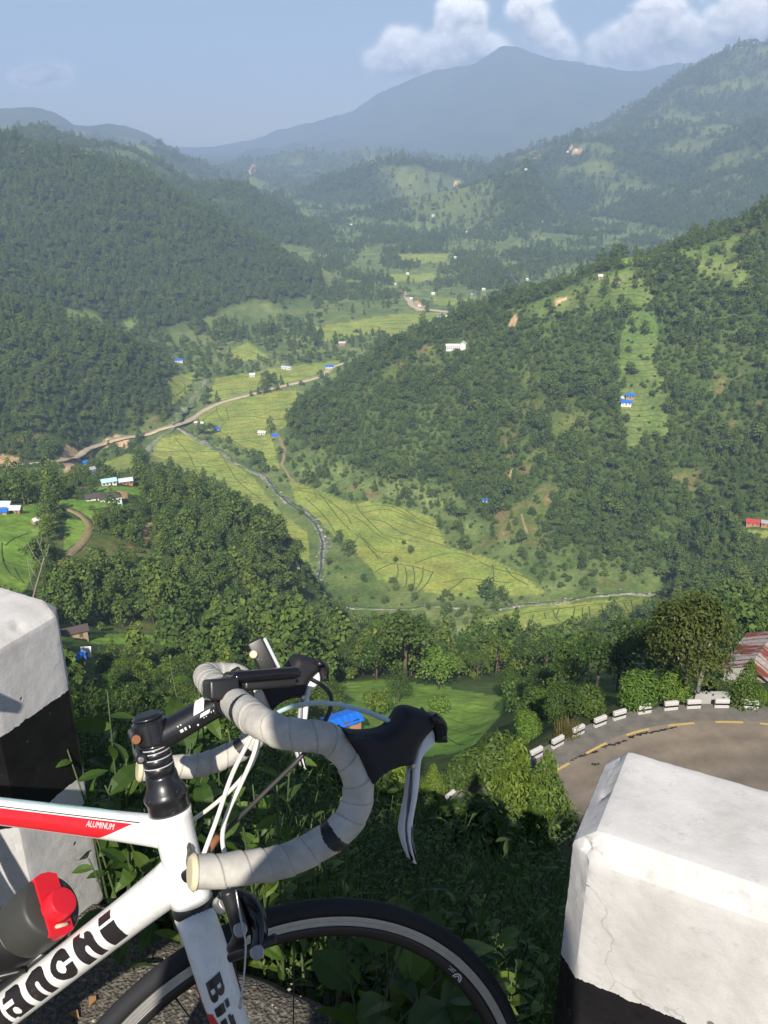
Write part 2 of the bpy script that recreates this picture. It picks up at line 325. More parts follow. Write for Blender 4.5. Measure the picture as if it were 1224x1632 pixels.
MEADOW = [  # bright grass and young crops
 ([(-200, 830), (0, 815), (60, 800), (78, 800), (70, 850), (60, 900), (40, 945), (0, 960), (-200, 960)], 230, 470), ([(70, 800), (110, 795), (150, 800), (200, 800), (190, 825), (150, 830), (120, 812)], 330, 520),
 ([(150, 776), (235, 776), (240, 788), (150, 790)], 380, 520), ([(104, 825), (135, 830), (130, 860), (105, 880)], 280, 420),
 ([(520, 1092), (600, 1080), (700, 1095), (800, 1110), (800, 1140), (745, 1200), (640, 1210), (545, 1180)], 85, 215),
 ([(90, 1012), (200, 1010), (295, 1016), (270, 1027), (150, 1026), (100, 1024)], 180, 330),
 ([(985, 412), (1060, 402), (1065, 408), (1000, 425)], 800, 1100)]
SCRUB = [  # terraces and thin scrub on the ridge
 ([(985, 560), (1000, 500), (1040, 490), (1052, 530), (1040, 580), (1062, 610), (1065, 690), (1005, 715), (985, 640)], 600, 1000),
 ([(800, 500), (870, 475), (950, 435), (1010, 430), (1045, 475), (1010, 500), (900, 500), (850, 510)], 800, 1100), ([(1075, 400), (1180, 375), (1190, 470), (1120, 440)], 800, 1100),
 ([(100, 490), (160, 500), (170, 530), (100, 520)], 1100, 1700), ([(185, 520), (215, 505), (225, 515), (195, 540)], 1100, 1700), ([(500, 480), (620, 480), (600, 510), (500, 520)], 1300, 1700),
 ([(520, 875), (600, 905), (700, 950), (560, 975), (510, 960), (525, 920)], 400, 640), ([(860, 948), (1060, 930), (1060, 955), (860, 966)], 450, 640), ([(540, 965), (740, 960), (740, 1000), (560, 1000)], 400, 600),
 ([(380, 745), (440, 765), (500, 810), (520, 870), (500, 900), (470, 830), (420, 780)], 480, 900), ([(300, 640), (320, 615), (340, 610), (300, 690), (250, 715), (230, 700)], 640, 1200),
 ([(0, 745), (100, 745), (170, 760), (90, 780), (0, 775)], 400, 800), ([(240, 420), (560, 500), (560, 505), (240, 425)], 1, 2)]
BARE = [  # raw orange earth of the road cut and slips
 ([(-60, 744), (-40, 726), (5, 724), (26, 728), (42, 741), (0, 748)], 600, 900), ([(92, 739), (106, 708), (124, 718), (130, 740), (114, 744), (112, 772), (98, 772), (102, 744)], 480, 900), ([(128, 735), (140, 722), (148, 716), (150, 722)], 500, 900), ([(155, 714), (168, 700), (190, 693), (206, 700), (204, 714)], 600, 1000),
 ([(810, 518), (818, 502), (826, 504), (820, 524)], 700, 1050), ([(880, 482), (900, 472), (905, 476), (890, 486)], 700, 1050), ([(807, 760), (815, 750), (823, 757), (815, 764)], 500, 800), 
 ([(908, 234), (930, 238), (924, 247), (914, 245)], 2500, 5000), ([(392, 276), (402, 265), (409, 268), (404, 280)], 3500, 9000),
 ([(655, 485), (665, 478), (680, 492), (665, 496)], 1200, 2200), ([(848, 250), (858, 248), (860, 253), (850, 254)], 2500, 5000), ([(722, 290), (730, 286), (733, 294), (724, 297)], 2500, 5000), ([(225, 840), (240, 828), (248, 850), (232, 868)], 280, 480), ([(190, 784), (205, 784), (205, 795), (190, 798)], 340, 480)]
def cover(x, y, z):                                          # 0 wood, 1 paddy, 2 meadow, 3 scrub, 4 bare
    r = np.hypot(x, y); px, py = project(x, y, z); c = np.zeros(np.shape(x), int)
    wob = fbm(x, y, 30, 2, .5, 61)*np.clip(3000/np.maximum(r, 100), 1, 6)
    wx = px+wob; wy = py+wob*.5
    for k, L in ((3, SCRUB), (2, MEADOW), (1, PADDY), (4, BARE)):
        for poly, a, b in L:
            q = inside(px if k == 1 else wx, py if k == 1 else wy, poly) & (r > a) & (r < b); c = np.where(q, k, c)
    return c
COV = cover(GX, GY, GZ)
flat_field = COV == 1
# terraces: paddy ground steps down the slope in small level benches
_ter = np.where(flat_field, 1.0, 0.0)
ground_tint = np.zeros(GX.shape+(3,)); n1 = fbm(GX, GY, 60, 4, .55, 71); n2 = fbm(GX, GY, 17, 3, .5, 72); n3 = fbm(GX, GY, 400, 4, .55, 73)
def mixc(a, b, t): t = np.clip(t, 0, 1)[..., None]; return np.array(a)*(1-t)+np.array(b)*t
wood = mixc((.040, .075, .018), (.105, .150, .036), .5+n1*.6+n3*.35)
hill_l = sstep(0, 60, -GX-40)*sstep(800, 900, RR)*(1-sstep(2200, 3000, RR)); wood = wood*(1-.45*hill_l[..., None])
far = sstep(1700, 3000, RR)
wood_far = mixc((.034, .060, .022), (.15, .18, .055), (fbm(GX, GY, 330, 5, .6, 74)+.12)*1.9); v_far = sstep(5200, 6500, RR)[..., None]; wood_far = wood_far*(1-v_far)+mixc((.040, .060, .030), (.075, .095, .04), .5+n3)*v_far
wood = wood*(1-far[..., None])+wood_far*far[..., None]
paddy = mixc((.225, .295, .056), (.34, .36, .092), .45+n1*.35+n2*.25)
mead = mixc((.15, .30, .035), (.25, .36, .065), .5+n1*.5+n2*.3)
scr = mixc((.095, .155, .035), (.20, .24, .07), .45+n1*.7+n2*.4)
bare = mixc((.52, .31, .14), (.68, .48, .28), .5+n2*.9)
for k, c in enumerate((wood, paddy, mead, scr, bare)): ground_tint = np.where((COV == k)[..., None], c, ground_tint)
flatg = sstep(16, 6, GZ-HC-floor_z(RR))*sstep(420, 520, RR)*(1-sstep(3500, 4500, RR)) if False else (1-sstep(6, 18, GZ-HC-floor_z(RR)))*sstep(420, 520, RR)*(1-sstep(3500, 4500, RR)); flatg = flatg*(COV == 0)
ground_tint = ground_tint*(1-.8*flatg[..., None])+.8*flatg[..., None]*mixc((.10, .16, .04), (.26, .30, .10), .45+n2*.6+n1*.7)
# thin grassy and earthy patches in the woods of the ridge and the near spur
op = (COV == 0) & (RR < 1250) & (RR > 200)
patch = sstep(.32, .5, fbm(GX, GY, 85, 4, .6, 75)); ground_tint = np.where(op[..., None], ground_tint*(1-patch[..., None])+mixc((.11, .15, .035), (.24, .17, .08), n2*1.2+.2)*patch[..., None], ground_tint)
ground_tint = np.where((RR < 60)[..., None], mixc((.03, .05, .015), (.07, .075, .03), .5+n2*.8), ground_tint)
# ------------------------------------------------------------------ terrain mesh
V = np.stack([GX, GY, GZ], -1).reshape(-1, 3); nr, na = GX.shape; I = np.arange(nr*na).reshape(nr, na)
F = np.stack([I[:-1, :-1], I[:-1, 1:], I[1:, 1:], I[1:, :-1]], -1).reshape(-1, 4)
me = bpy.data.meshes.new('terrain'); me.vertices.add(len(V)); me.vertices.foreach_set('co', V.ravel()); me.loops.add(F.size); me.loops.foreach_set('vertex_index', F.ravel().astype(np.int32))
me.polygons.add(len(F)); me.polygons.foreach_set('loop_start', np.arange(0, F.size, 4, dtype=np.int32)); me.update(calc_edges=True); smooth(me)
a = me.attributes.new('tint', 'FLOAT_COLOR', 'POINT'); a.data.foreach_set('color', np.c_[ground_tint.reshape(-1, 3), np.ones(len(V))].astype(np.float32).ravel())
a = me.attributes.new('paddy', 'FLOAT', 'POINT'); a.data.foreach_set('value', flat_field.astype(np.float32).ravel())
k = N('ground_cover'); tint = k.attr('tint').outputs['Color']; pd = k.attr('paddy').outputs['Fac']; P = k.pos()
g1 = k.noise(.35, 6, .65, P); g2 = k.noise(.05, 5, .6, P)
c = k.mix(1.0, tint, k.ramp(g1, [(.3, .62), (.7, 1.35)]), 'MULTIPLY'); c = k.mix(1.0, c, k.ramp(g2, [(.3, .75), (.7, 1.25)]), 'MULTIPLY')
vor = k.n('TexVoronoi', i_Scale=.030, feature='F1'); mp = k.n('Mapping'); k.set(mp.inputs['Vector'], P); mp.inputs['Scale'].default_value = (1.0, 2.2, .2); mp.inputs['Rotation'].default_value = (0, 0, .5)
wv = k.n('Mix', data_type='VECTOR'); k.set(wv.inputs['Factor'], .04); k.set(wv.inputs[4], mp.outputs[0]); k.set(wv.inputs[5], k.n('TexNoise', i_Scale=.02).outputs['Color'])
k.set(vor.inputs['Vector'], mp.outputs[0]); plot = k.ramp(vor.outputs['Color'], [(0, (.86, .96, .72)), (.5, (1.0, 1.0, 1.0)), (.8, (1.1, 1.02, .9)), (1, (1.28, 1.12, .85))])
c = k.mix(pd, c, k.mix(1.0, c, plot, 'MULTIPLY'))
k.bsdf(c, .95, k.bump(g1, .6, .6), .15); terrain_mat = k.done()
ter = link('terrain', me, mat=terrain_mat); tag(ter, kind='structure')
# ------------------------------------------------------------------ strips laid over the ground: roads, river, paths, field banks
def strip_mesh(name, XY, wl, wr, lift, zfix=None, thick=0.0):
    XY = np.asarray(XY, float); nn = normals2(XY); n = len(XY); wl = np.broadcast_to(wl, n); wr = np.broadcast_to(wr, n); rows = []
    for t in (0, .5, 1):
        q = XY-nn*wl[:, None]*(1-t)+nn*wr[:, None]*t
        z = (ground(q[:, 0], q[:, 1]) if zfix is None else np.full(n, zfix))
        rows.append(np.c_[q, z])
    zc = np.maximum.reduce([r[:, 2] for r in rows]) if zfix is None else rows[1][:, 2]
    Vv = []; Ff = []
    for r in rows: r[:, 2] = np.maximum(r[:, 2], zc-.8)+lift
    prof = [rows[0]+[0, 0, -thick-.6], rows[0], rows[1]+[0, 0, thick*.2], rows[2], rows[2]+[0, 0, -thick-.6]]
    Vv = np.concatenate(prof); m = len(prof)
    for j in range(m-1):
        for i in range(n-1): Ff.append((j*n+i, (j+1)*n+i, (j+1)*n+i+1, j*n+i+1))
    me = np_mesh(name, Vv.tolist(), Ff, sm=True); return me
def line_px(pts, n=None, rmin=20, k=2, wob=0):
    XY = hits(pts, rmin)[:, :2]; XY = chaikin(XY, k); L = np.hypot(*np.diff(XY, axis=0).T).sum(); XY = resample(XY, n or max(8, int(L/6)))
    if wob: nn = normals2(XY); XY = XY+nn*(fbm(XY[:, 0], XY[:, 1], 25, 3, .5, 81)*wob)[:, None]
    return XY
k = N('dirt_road'); P = k.pos(); f = k.noise(.25, 6, .65, P); k.bsdf(k.ramp(f, [(.3, (.42, .34, .22)), (.7, (.62, .52, .37))]), .95, spec=.1); M_dirt = k.done()
k = N('river_bed'); P = k.pos(); f = k.noise(.5, 6, .75, P); g = k.noise(.06, 4, .6, P); k.bsdf(k.mix(k.ramp(g, [(.40, 0), (.58, 1)]), k.ramp(f, [(.42, (.12, .115, .085)), (.5, (.33, .30, .23)), (.62, (.58, .54, .45))]), (.12, .18, .05)), .8, k.bump(f, .8, 1.0), .3); M_bed = k.done()
k = N('river_water'); P = k.pos(); f = k.noise(.3, 4, .6, P); k.bsdf((.05, .075, .07), .12, k.bump(f, .2, .1), .5); M_water = k.done()
k = N('bank_grass'); P = k.pos(); f = k.noise(.6, 5, .6, P); k.bsdf(k.ramp(f, [(.3, (.075, .115, .027)), (.7, (.14, .185, .05))]), .95, spec=.1); M_bank = k.done()
k = N('path_earth'); P = k.pos(); f = k.noise(.6, 5, .6, P); k.bsdf(k.ramp(f, [(.3, (.22, .18, .08)), (.7, (.38, .30, .17))]), .95, spec=.1); M_path = k.done()
LINES_R = []
def lay(name, pts, w, lift, mat, rmin=20, wob=0, n=None):
    XY = line_px(pts, n, rmin, 2, wob); ww = w*np.clip(1+(.9 if name == 'river_bed' else .35)*fbm(XY[:, 0], XY[:, 1], 22, 3, .6, 83), .25, 2.2); LINES_R.append((XY, w)); return tag(link(name, strip_mesh(name, XY, ww/2, ww/2, lift), mat=mat), kind='structure')
lay('dirt_road', [(-60, 748), (0, 742), (50, 740), (100, 738), (125, 733), (140, 718), (165, 707), (200, 699), (240, 690), (275, 684), (296, 676), (318, 658), (345, 644), (375, 635), (400, 629), (440, 618), (470, 611), (500, 604), (517, 598), (522, 590), (535, 583), (548, 579)], 7.0, .8, M_dirt, 480)
lay('dirt_road', [(640, 462), (652, 478), (660, 492), (690, 494), (720, 498)], 12, .9, M_dirt, 1200)
lay('river_bed', [(331, 606), (322, 618), (312, 632), (300, 650), (288, 668), (272, 682), (255, 694), (240, 708), (232, 720)], 6.5, .35, M_bed, 560, 6)
lay('river_bed', [(283, 682), (300, 690), (330, 708), (372, 738), (405, 752), (425, 762), (445, 790), (470, 808), (490, 818), (505, 835), (515, 855), (516, 885), (510, 912), (507, 925)], 6.5, .35, M_bed, 480, 5)
lay('river', [(425, 762), (445, 790), (470, 810), (490, 822), (506, 840), (514, 865), (514, 895), (509, 915), (507, 924)], 1.5, .6, M_water, 480, 2)
lay('river_bed', [(512, 948), (524, 958), (545, 967), (600, 970), (640, 973), (700, 966), (740, 970), (775, 973), (820, 968), (868, 963), (930, 955), (985, 948), (1050, 945)], 3.6, .35, M_bed, 420, 3)
lay('footpath', [(70, 800), (95, 808), (118, 815), (135, 826), (145, 838), (142, 850), (128, 868), (112, 882), (98, 896)], 3.2, .35, M_path, 230)
lay('footpath', [(146, 838), (165, 822), (178, 805), (180, 795)], 2, .3, M_path, 260)
lay('footpath', [(456, 880), (466, 885), (472, 898), (477, 912)], 2, .4, M_dirt, 330)
lay('footpath', [(440, 690), (455, 720), (448, 745), (470, 770)], 3, .4, M_path, 600, 3)
lay('footpath', [(830, 820), (836, 838), (838, 850)], 1.6, .4, M_path, 480, 2)
# pale stones along the river bed
sv, sf = [], []; ico = np.array([(0, 0, 1), (.9, 0, .2), (.28, .85, .25), (-.72, .53, .2), (-.72, -.53, .25), (.28, -.85, .2), (0, 0, -.4)]); icf = [(0, 1, 2), (0, 2, 3), (0, 3, 4), (0, 4, 5), (0, 5, 1), (6, 2, 1), (6, 3, 2), (6, 4, 3), (6, 5, 4), (6, 1, 5)]
for XY, wd in [q for q in LINES_R if q[1] in (6.5, 3.6)]:
    nn = normals2(XY)
    for _ in range(int(len(XY)*(5 if wd > 5 else 2.2))):
        i = rng.integers(len(XY)); q = XY[i]+nn[i]*rng.normal(0, wd*.42)+rng.normal(0, 2.0, 2); s = min(2.2, abs(rng.lognormal(-.7, .55))); a = rng.random()*6.28; R2 = np.array([[math.cos(a), -math.sin(a), 0], [math.sin(a), math.cos(a), 0], [0, 0, .7]]); o = len(sv); P = (ico*s*rng.uniform(.7, 1.3, 3))@R2.T+[q[0], q[1], float(ground(*q))+.4]; sv += P.tolist(); sf += [tuple(o+j for j in t) for t in icf]
k = N('river_stone'); f = k.noise(.4, 4, .6, k.pos()); k.bsdf(k.ramp(f, [(.35, (.20, .19, .15)), (.65, (.42, .40, .34))]), .9, spec=.2); tag(link('river_stones', np_mesh('river_stones', sv, sf), mat=k.done()), kind='stuff')
BUNDS = []
def Z6(L): return [(380+x/2.448, 700+y/2.448) for x, y in L]
def Z7(L): return [(724+x/2.448, 760+y/2.448) for x, y in L]
def Z3(L): return [(x/2, 400+y/2) for x, y in L]
for L in ([(300, 195), (340, 240), (390, 310), (440, 360)], [(230, 190), (300, 195)], [(450, 230), (470, 280), (520, 330), (560, 370)], [(445, 300), (500, 330), (530, 370), (600, 400)], [(470, 370), (510, 410), (545, 445), (600, 440)], [(455, 370), (500, 400), (520, 440), (560, 470)], [(480, 290), (560, 270), (640, 290), (700, 330)], [(470, 265), (550, 255), (620, 270), (690, 315)], [(560, 250), (640, 262), (720, 325), (800, 345)], [(500, 310), (570, 320), (600, 345), (650, 375)], [(600, 350), (680, 380), (760, 400), (830, 430)], [(610, 325), (690, 355), (770, 375), (820, 385)], [(620, 300), (700, 330), (780, 355)], [(560, 480), (640, 490), (700, 500), (760, 520)], [(520, 530), (560, 500), (620, 480)], [(700, 480), (780, 450), (860, 440), (930, 470)], [(800, 560), (880, 540), (960, 550), (1060, 560)], [(620, 490), (625, 520), (610, 560)], [(680, 495), (690, 540), (680, 590)], [(760, 515), (740, 560), (700, 600)], [(650, 500), (660, 540), (650, 580)], [(720, 500), (720, 545), (690, 590)], [(400, 440), (450, 400), (470, 380)], [(880, 545), (840, 580), (800, 600)], [(990, 490), (1000, 540), (980, 600)], [(1040, 500), (1070, 540), (1130, 570)], [(940, 480), (1010, 510), (1070, 520), (1180, 570)], [(560, 370), (620, 390), (700, 400)], [(490, 410), (530, 440), (545, 470)], [(350, 240), (420, 290), (440, 330)], [(260, 230), (330, 290), (370, 350), (400, 420)]):
    BUNDS.append((Z6(L), 480, 1.1))
for L in ([(470, 505), (465, 545), (455, 585)], [(525, 505), (530, 545), (540, 580)], [(575, 498), (582, 540), (600, 585)], [(625, 490), (632, 535), (645, 575)], [(660, 488), (680, 525)], [(410, 515), (395, 545), (410, 565)], [(385, 520), (395, 555)], [(350, 530), (358, 555)], [(210, 545), (180, 575), (120, 590)], [(250, 545), (220, 585)], [(40, 555), (120, 552), (210, 545), (330, 522), (460, 505), (560, 498), (700, 480)], [(30, 600), (120, 590), (200, 600), (300, 590), (420, 570)], [(690, 480), (700, 520), (690, 560)], [(500, 510), (500, 545)], [(330, 590), (300, 560), (310, 540)], [(430, 640), (520, 600), (600, 585)]):
    BUNDS.append((Z7(L), 380, 1.1))
for L in ([(560, 600), (600, 640), (620, 690), (640, 720)], [(640, 590), (700, 640), (730, 690), (760, 740), (830, 790)], [(480, 650), (560, 680), (640, 690), (720, 680)], [(500, 700), (600, 720), (700, 730), (790, 740)], [(490, 640), (600, 640), (690, 640)], [(620, 560), (700, 570), (760, 620), (820, 640)], [(690, 480), (690, 520), (720, 550)], [(720, 500), (730, 540)], [(660, 560), (640, 540), (700, 500)], [(700, 600), (790, 600), (850, 620)], [(860, 400), (960, 400), (1040, 395)], [(880, 430), (970, 420)], [(740, 330), (780, 310), (840, 340)], [(560, 400), (600, 430), (560, 460)], [(700, 440), (780, 440), (850, 430)], [(760, 520), (840, 500), (930, 500)], [(700, 540), (800, 520), (920, 530)], [(930, 760), (1000, 770), (1060, 800)], [(760, 780), (800, 800)], [(330, 660), (360, 650), (420, 650)], [(1000, 760), (1010, 790)], [(620, 720), (660, 760), (690, 780)]):
    BUNDS.append((Z3(L), 500, 1.1))
for L in ([(3, 865), (2, 885), (8, 905), (18, 918), (30, 925)], [(22, 905), (30, 920), (38, 930)], [(8, 870), (30, 855), (45, 850)]): BUNDS.append((L, 230, .7))
for y in range(545, 700, 9): BUNDS.append(([(992+abs(y-620)*.02, y), (1015, y+3), (1040, y-1), (1056, y+2)], 560, 1.0))
for y in range(450, 505, 8): BUNDS.append(([(985-(y-450)*2.1, y), (1000-(y-450), y+2), (1030, y)], 780, 1.4))
for q in range(8): BUNDS.append(([(545+q*30, 1092+q*2), (560+q*30, 1120+q*3), (572+q*30, 1150+q*5)] if q % 4 == 9 else [(535, 1095+q*11), (620, 1090+q*12), (720, 1102+q*13), (790, 1115+q*12)], 80, .22) if q < 6 else ([(95, 1012+q), (180, 1012), (285, 1020)], 180, .4))
# fine field edges: wavy lines a few metres apart inside each paddy outline
def hatch(poly, ang, step, rmin, wd, amp=2.0, ln=26):
    P = np.array(poly, float); ca, sa = math.cos(rad(ang)), math.sin(rad(ang)); c0 = P.mean(0); U = (P-c0)@np.array([ca, sa]); Vv_ = (P-c0)@np.array([-sa, ca]); g = np.random.default_rng(int(step*100+P[0, 0]))
    for v in np.arange(Vv_.min()+step*.5, Vv_.max(), step):
        us = np.arange(U.min(), U.max(), 4.0); vv = v+amp*np.sin(us*.045+v*.3+1.3*np.sin(v))+g.normal(0, .4)+us*0; X = c0[0]+us*ca-vv*sa; Y = c0[1]+us*sa+vv*ca; ins = inside(X, Y, poly); s = None; run = []
        for i in range(len(us)):
            if ins[i] and (not run or len(run) < g.integers(int(ln*.6), ln*2)): run.append((X[i], Y[i]))
            else:
                if len(run) > 3: BUNDS.append((run[::2], rmin, wd))
                run = []
        if len(run) > 3: BUNDS.append((run[::2], rmin, wd))
hatch(PADDY[0][0], 8, 8.5, 520, .75); hatch(PADDY[1][0], -6, 7.5, 640, .8); hatch(PADDY[2][0], -12, 6, 900, .9); hatch(PADDY[3][0], -10, 6, 900, .9); hatch(PADDY[7][0], -6, 15, 380, .5); hatch(PADDY[8][0], 0, 5, 1200, 1.3)
bv, bf = [], []
for L, rmin, wd in BUNDS:
    try: XY = line_px(L, None, rmin, 2)
    except Exception: continue
    if len(XY) < 4 or np.hypot(*np.diff(XY, axis=0).T).max() > 60: continue
    m = strip_mesh('b', XY, wd*.36, wd*.36, .22*wd, None, .3*wd); o = len(bv); bv += [tuple(v.co) for v in m.vertices]; bf += [tuple(i+o for i in p.vertices) for p in m.polygons]; bpy.data.meshes.remove(m)
tag(link('field_banks', np_mesh('field_banks', bv, bf, sm=True), mat=M_bank), kind='stuff')
# ------------------------------------------------------------------ the hairpin road
k = N('worn_asphalt'); of = k.attr('off').outputs['Fac']; P = k.pos(); f = k.noise(.8, 7, .7, P); g = k.noise(.18, 4, .6, P); h = k.noise(9, 3, .6, P)
c = k.mix(k.ramp(g, [(.35, 0), (.65, 1)]), (.25, .205, .155), (.175, .148, .118)); c = k.mix(1.0, c, k.ramp(f, [(.25, .78), (.75, 1.18)]), 'MULTIPLY')
trk = k.ramp(of, [(.0, 1.12), (.12, 1.05), (.20, .86), (.30, 1.06), (.42, .84), (.52, 1.05), (.64, .86), (.80, 1.04), (1, 1.1)]); c = k.mix(1.0, c, trk, 'MULTIPLY'); k.bsdf(c, .9, k.bump(h, .4, .02), .25); M_road = k.done()
k = N('road_apron'); P = k.pos(); f = k.noise(1.1, 6, .7, P); k.bsdf(k.ramp(f, [(.3, (.115, .11, .10)), (.7, (.20, .185, .16))]), .92, spec=.2); M_apron = k.done()
road_z = ROADZ+HC
def ribbon(name, P0, s0, s1, z, th=.12):                     # band of the road between two offsets from its outer edge
    A = P0+ROAD_N_of(P0)*s0; B = P0+ROAD_N_of(P0)*s1; n = len(P0); ms = 9; rows = [A*(1-t)+B*t for t in np.linspace(0, 1, ms)]
    Vv = np.concatenate([np.c_[rows[0], np.full(n, z-th)]]+[np.c_[r, np.full(n, z)] for r in rows]+[np.c_[rows[-1], np.full(n, z-th)]]).tolist()
    Ff = [(j*n+i, (j+1)*n+i, (j+1)*n+i+1, j*n+i+1) for j in range(ms+1) for i in range(n-1)]
    me = np_mesh(name, Vv, Ff); a = me.attributes.new('off', 'FLOAT', 'POINT'); a.data.foreach_set('value', np.repeat(np.r_[0, np.linspace(0, 1, ms), 1], n)); return me
def ROAD_N_of(P0): return normals2(P0)
rd = tag(link('road', ribbon('road', ROAD_OUT, 1.25, ROAD_W, road_z, .3), mat=M_road), kind='structure')
tag(link('road_apron', ribbon('road_apron', ROAD_OUT, -.75, 1.25, road_z+.03, .6), mat=M_apron), kind='structure')
def near_on_road(px, py, zrel=ROADZ):
    q = on_level(px, py, zrel); i = int(np.argmin(((ROAD_OUT-q)**2).sum(1))); return i, q
k = N('yellow_paint'); f = k.noise(14, 5, .7, k.pos()); k.bsdf(k.ramp(f, [(.3, (.36, .27, .10)), (.6, (.58, .42, .12))]), .8, spec=.2); M_yel = k.done()
S_len = np.r_[0, np.cumsum(np.hypot(*np.diff(ROAD_OUT, axis=0).T))]
for cx, cy, wpx in ((1065, 357, 100), (875, 367, 88), (705, 402, 86), (548, 465, 78), (400, 542, 82), (262, 615, 60), (1245, 372, 90), (150, 668, 60)):
    i, q = near_on_road(724+cx/2.448, 1000+cy/2.448); off = max(1.40, float((q-ROAD_OUT[i])@ROAD_N[i])); s0 = S_len[i]; hl = 1.05
    tt = np.linspace(s0-hl, s0+hl, 8); L = np.stack([np.interp(tt, S_len, ROAD_OUT[:, k_]) for k_ in (0, 1)], -1)
    m = ribbon('edge_dash', L, off-.09, off+.09, road_z+.008, .01); link('edge_dash', m, rd, M_yel)
k = N('tar_seam'); k.bsdf((.02, .019, .018), .7); M_tar = k.done()
for L in ([(575, 470), (600, 462), (640, 450), (672, 440)], [(680, 430), (720, 418), (790, 405), (830, 398), (868, 388)], [(500, 500), (540, 488), (560, 482)], [(535, 532), (550, 536), (565, 530)], [(450, 520), (480, 505), (500, 500)]):
    q = chaikin(np.array([on_level(724+a/2.448, 1000+b/2.448, ROADZ) for a, b in L]), 2); q = resample(q, 26); nn = normals2(q); q = q+nn*(rng.normal(0, .05, len(q)))[:, None]
    wv_ = np.abs(rng.normal(.07, .03, len(q)))+.02; A = q-nn*wv_[:, None]; B = q+nn*wv_[:, None]
    link('tar_seam', np_mesh('tar_seam', np.r_[np.c_[A, np.full(26, road_z+.006)], np.c_[B, np.full(26, road_z+.006)]], [(i, i+26, i+27, i+1) for i in range(25)]), rd, M_tar)
# ------------------------------------------------------------------ foliage
def leaf_mat(name, dark, light, trans=.25, rough=.55, sun_tip=None):
    k = N(name); ri = k.n('NewGeometry').outputs['Random Per Island']; ro = k.n('ObjectInfo').outputs['Random']
    c = k.mix(ri, dark, light); t = k.ramp(ro, [(0, (.62, .72, .60)), (.35, (.9, .95, .85)), (.7, (1.12, 1.08, .9)), (.9, (1.28, 1.14, .9)), (1, (1.45, 1.22, .85))])
    c = k.mix(1.0, c, t, 'MULTIPLY'); p = k.n('BsdfPrincipled'); k.set(p.inputs['Base Color'], c); k.set(p.inputs['Roughness'], rough); k.set(p.inputs['Specular IOR Level'], .35)
    tr = k.n('BsdfTranslucent'); k.set(tr.inputs[0], k.mix(1.0, c, (1.2, 1.35, .6), 'MULTIPLY')); mx = k.n('MixShader'); mx.inputs[0].default_value = trans
    k.t.links.new(p.outputs[0], mx.inputs[1]); k.t.links.new(tr.outputs[0], mx.inputs[2]); k.t.links.new(mx.outputs[0], k.out.inputs[0]); return k.done()
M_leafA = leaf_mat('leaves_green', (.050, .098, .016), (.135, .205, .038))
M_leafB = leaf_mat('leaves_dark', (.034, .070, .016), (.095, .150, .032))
M_leafC = leaf_mat('leaves_bright', (.08, .16, .02), (.19, .28, .055), .3)
M_leafD = leaf_mat('leaves_yellowish', (.20, .17, .05), (.42, .36, .14), .2)
M_leafF = leaf_mat('leaves_far', (.040, .080, .016), (.132, .192, .038), .12, .8)
M_dry = leaf_mat('grass_dry', (.16, .12, .04), (.32, .24, .09), .2)
k = N('bark'); f = k.noise(6, 6, .7, k.obj()); k.bsdf(k.ramp(f, [(.3, (.07, .05, .035)), (.7, (.20, .16, .12))]), .9, k.bump(f, .5, .05), .15); M_bark = k.done()
k = N('bark_pale'); f = k.noise(6, 6, .7, k.obj()); k.bsdf(k.ramp(f, [(.3, (.22, .19, .15)), (.7, (.38, .34, .28))]), .9, spec=.15); M_barkp = k.done()
def unit(v): return v/np.maximum(np.linalg.norm(v, axis=-1, keepdims=True), 1e-9)
def leaf_faces(Pt, Nn, size, aspect, g, fold=0.0):           # one folded or flat leaf blade per point
    n = len(Pt); a = unit(np.cross(Nn, g.normal(size=(n, 3)))); b = np.cross(Nn, a); s = np.asarray(size)[:, None] if np.ndim(size) else size
    L = a*s*.5; Wd = b*s*.5*aspect
    if fold:
        V = np.stack([Pt-L, Pt+Wd-L*.1+Nn*s*fold, Pt+L, Pt-Wd-L*.1+Nn*s*fold], 1).reshape(-1, 3); i = np.arange(n)[:, None]*4; Fq = np.concatenate([i+[0, 1, 2], i+[0, 2, 3]]); return V, Fq.tolist()
    V = np.stack([Pt-L, Pt+Wd-L*.15, Pt+L, Pt-Wd-L*.15], 1).reshape(-1, 3); return V, (np.arange(n)[:, None]*4+[0, 1, 2, 3]).tolist()
def cloud(g, lobes, n, size, aspect=.6, out=1.2, up=.5, fill=.3, fold=0.0):
    w_ = np.array([l[1][0]*l[1][2] for l in lobes]); w_ /= w_.sum(); q = g.choice(len(lobes), n, p=w_)
    Cc = np.array([l[0] for l in lobes])[q]; Rd = np.array([l[1] for l in lobes])[q]; d = unit(g.normal(size=(n, 3))); d[:, 2] = np.where(d[:, 2] < -.55, -d[:, 2], d[:, 2])
    rr = 1-fill*g.random((n, 1))**1.6; rr *= 1+.10*g.normal(size=(n, 1)); Pt = Cc+d*Rd*rr
    nn = unit(d*out+g.normal(size=(n, 3))*.75+np.array([0, 0, up])); return leaf_faces(Pt, nn, size*(.6+.8*g.random(n)), aspect, g, fold)
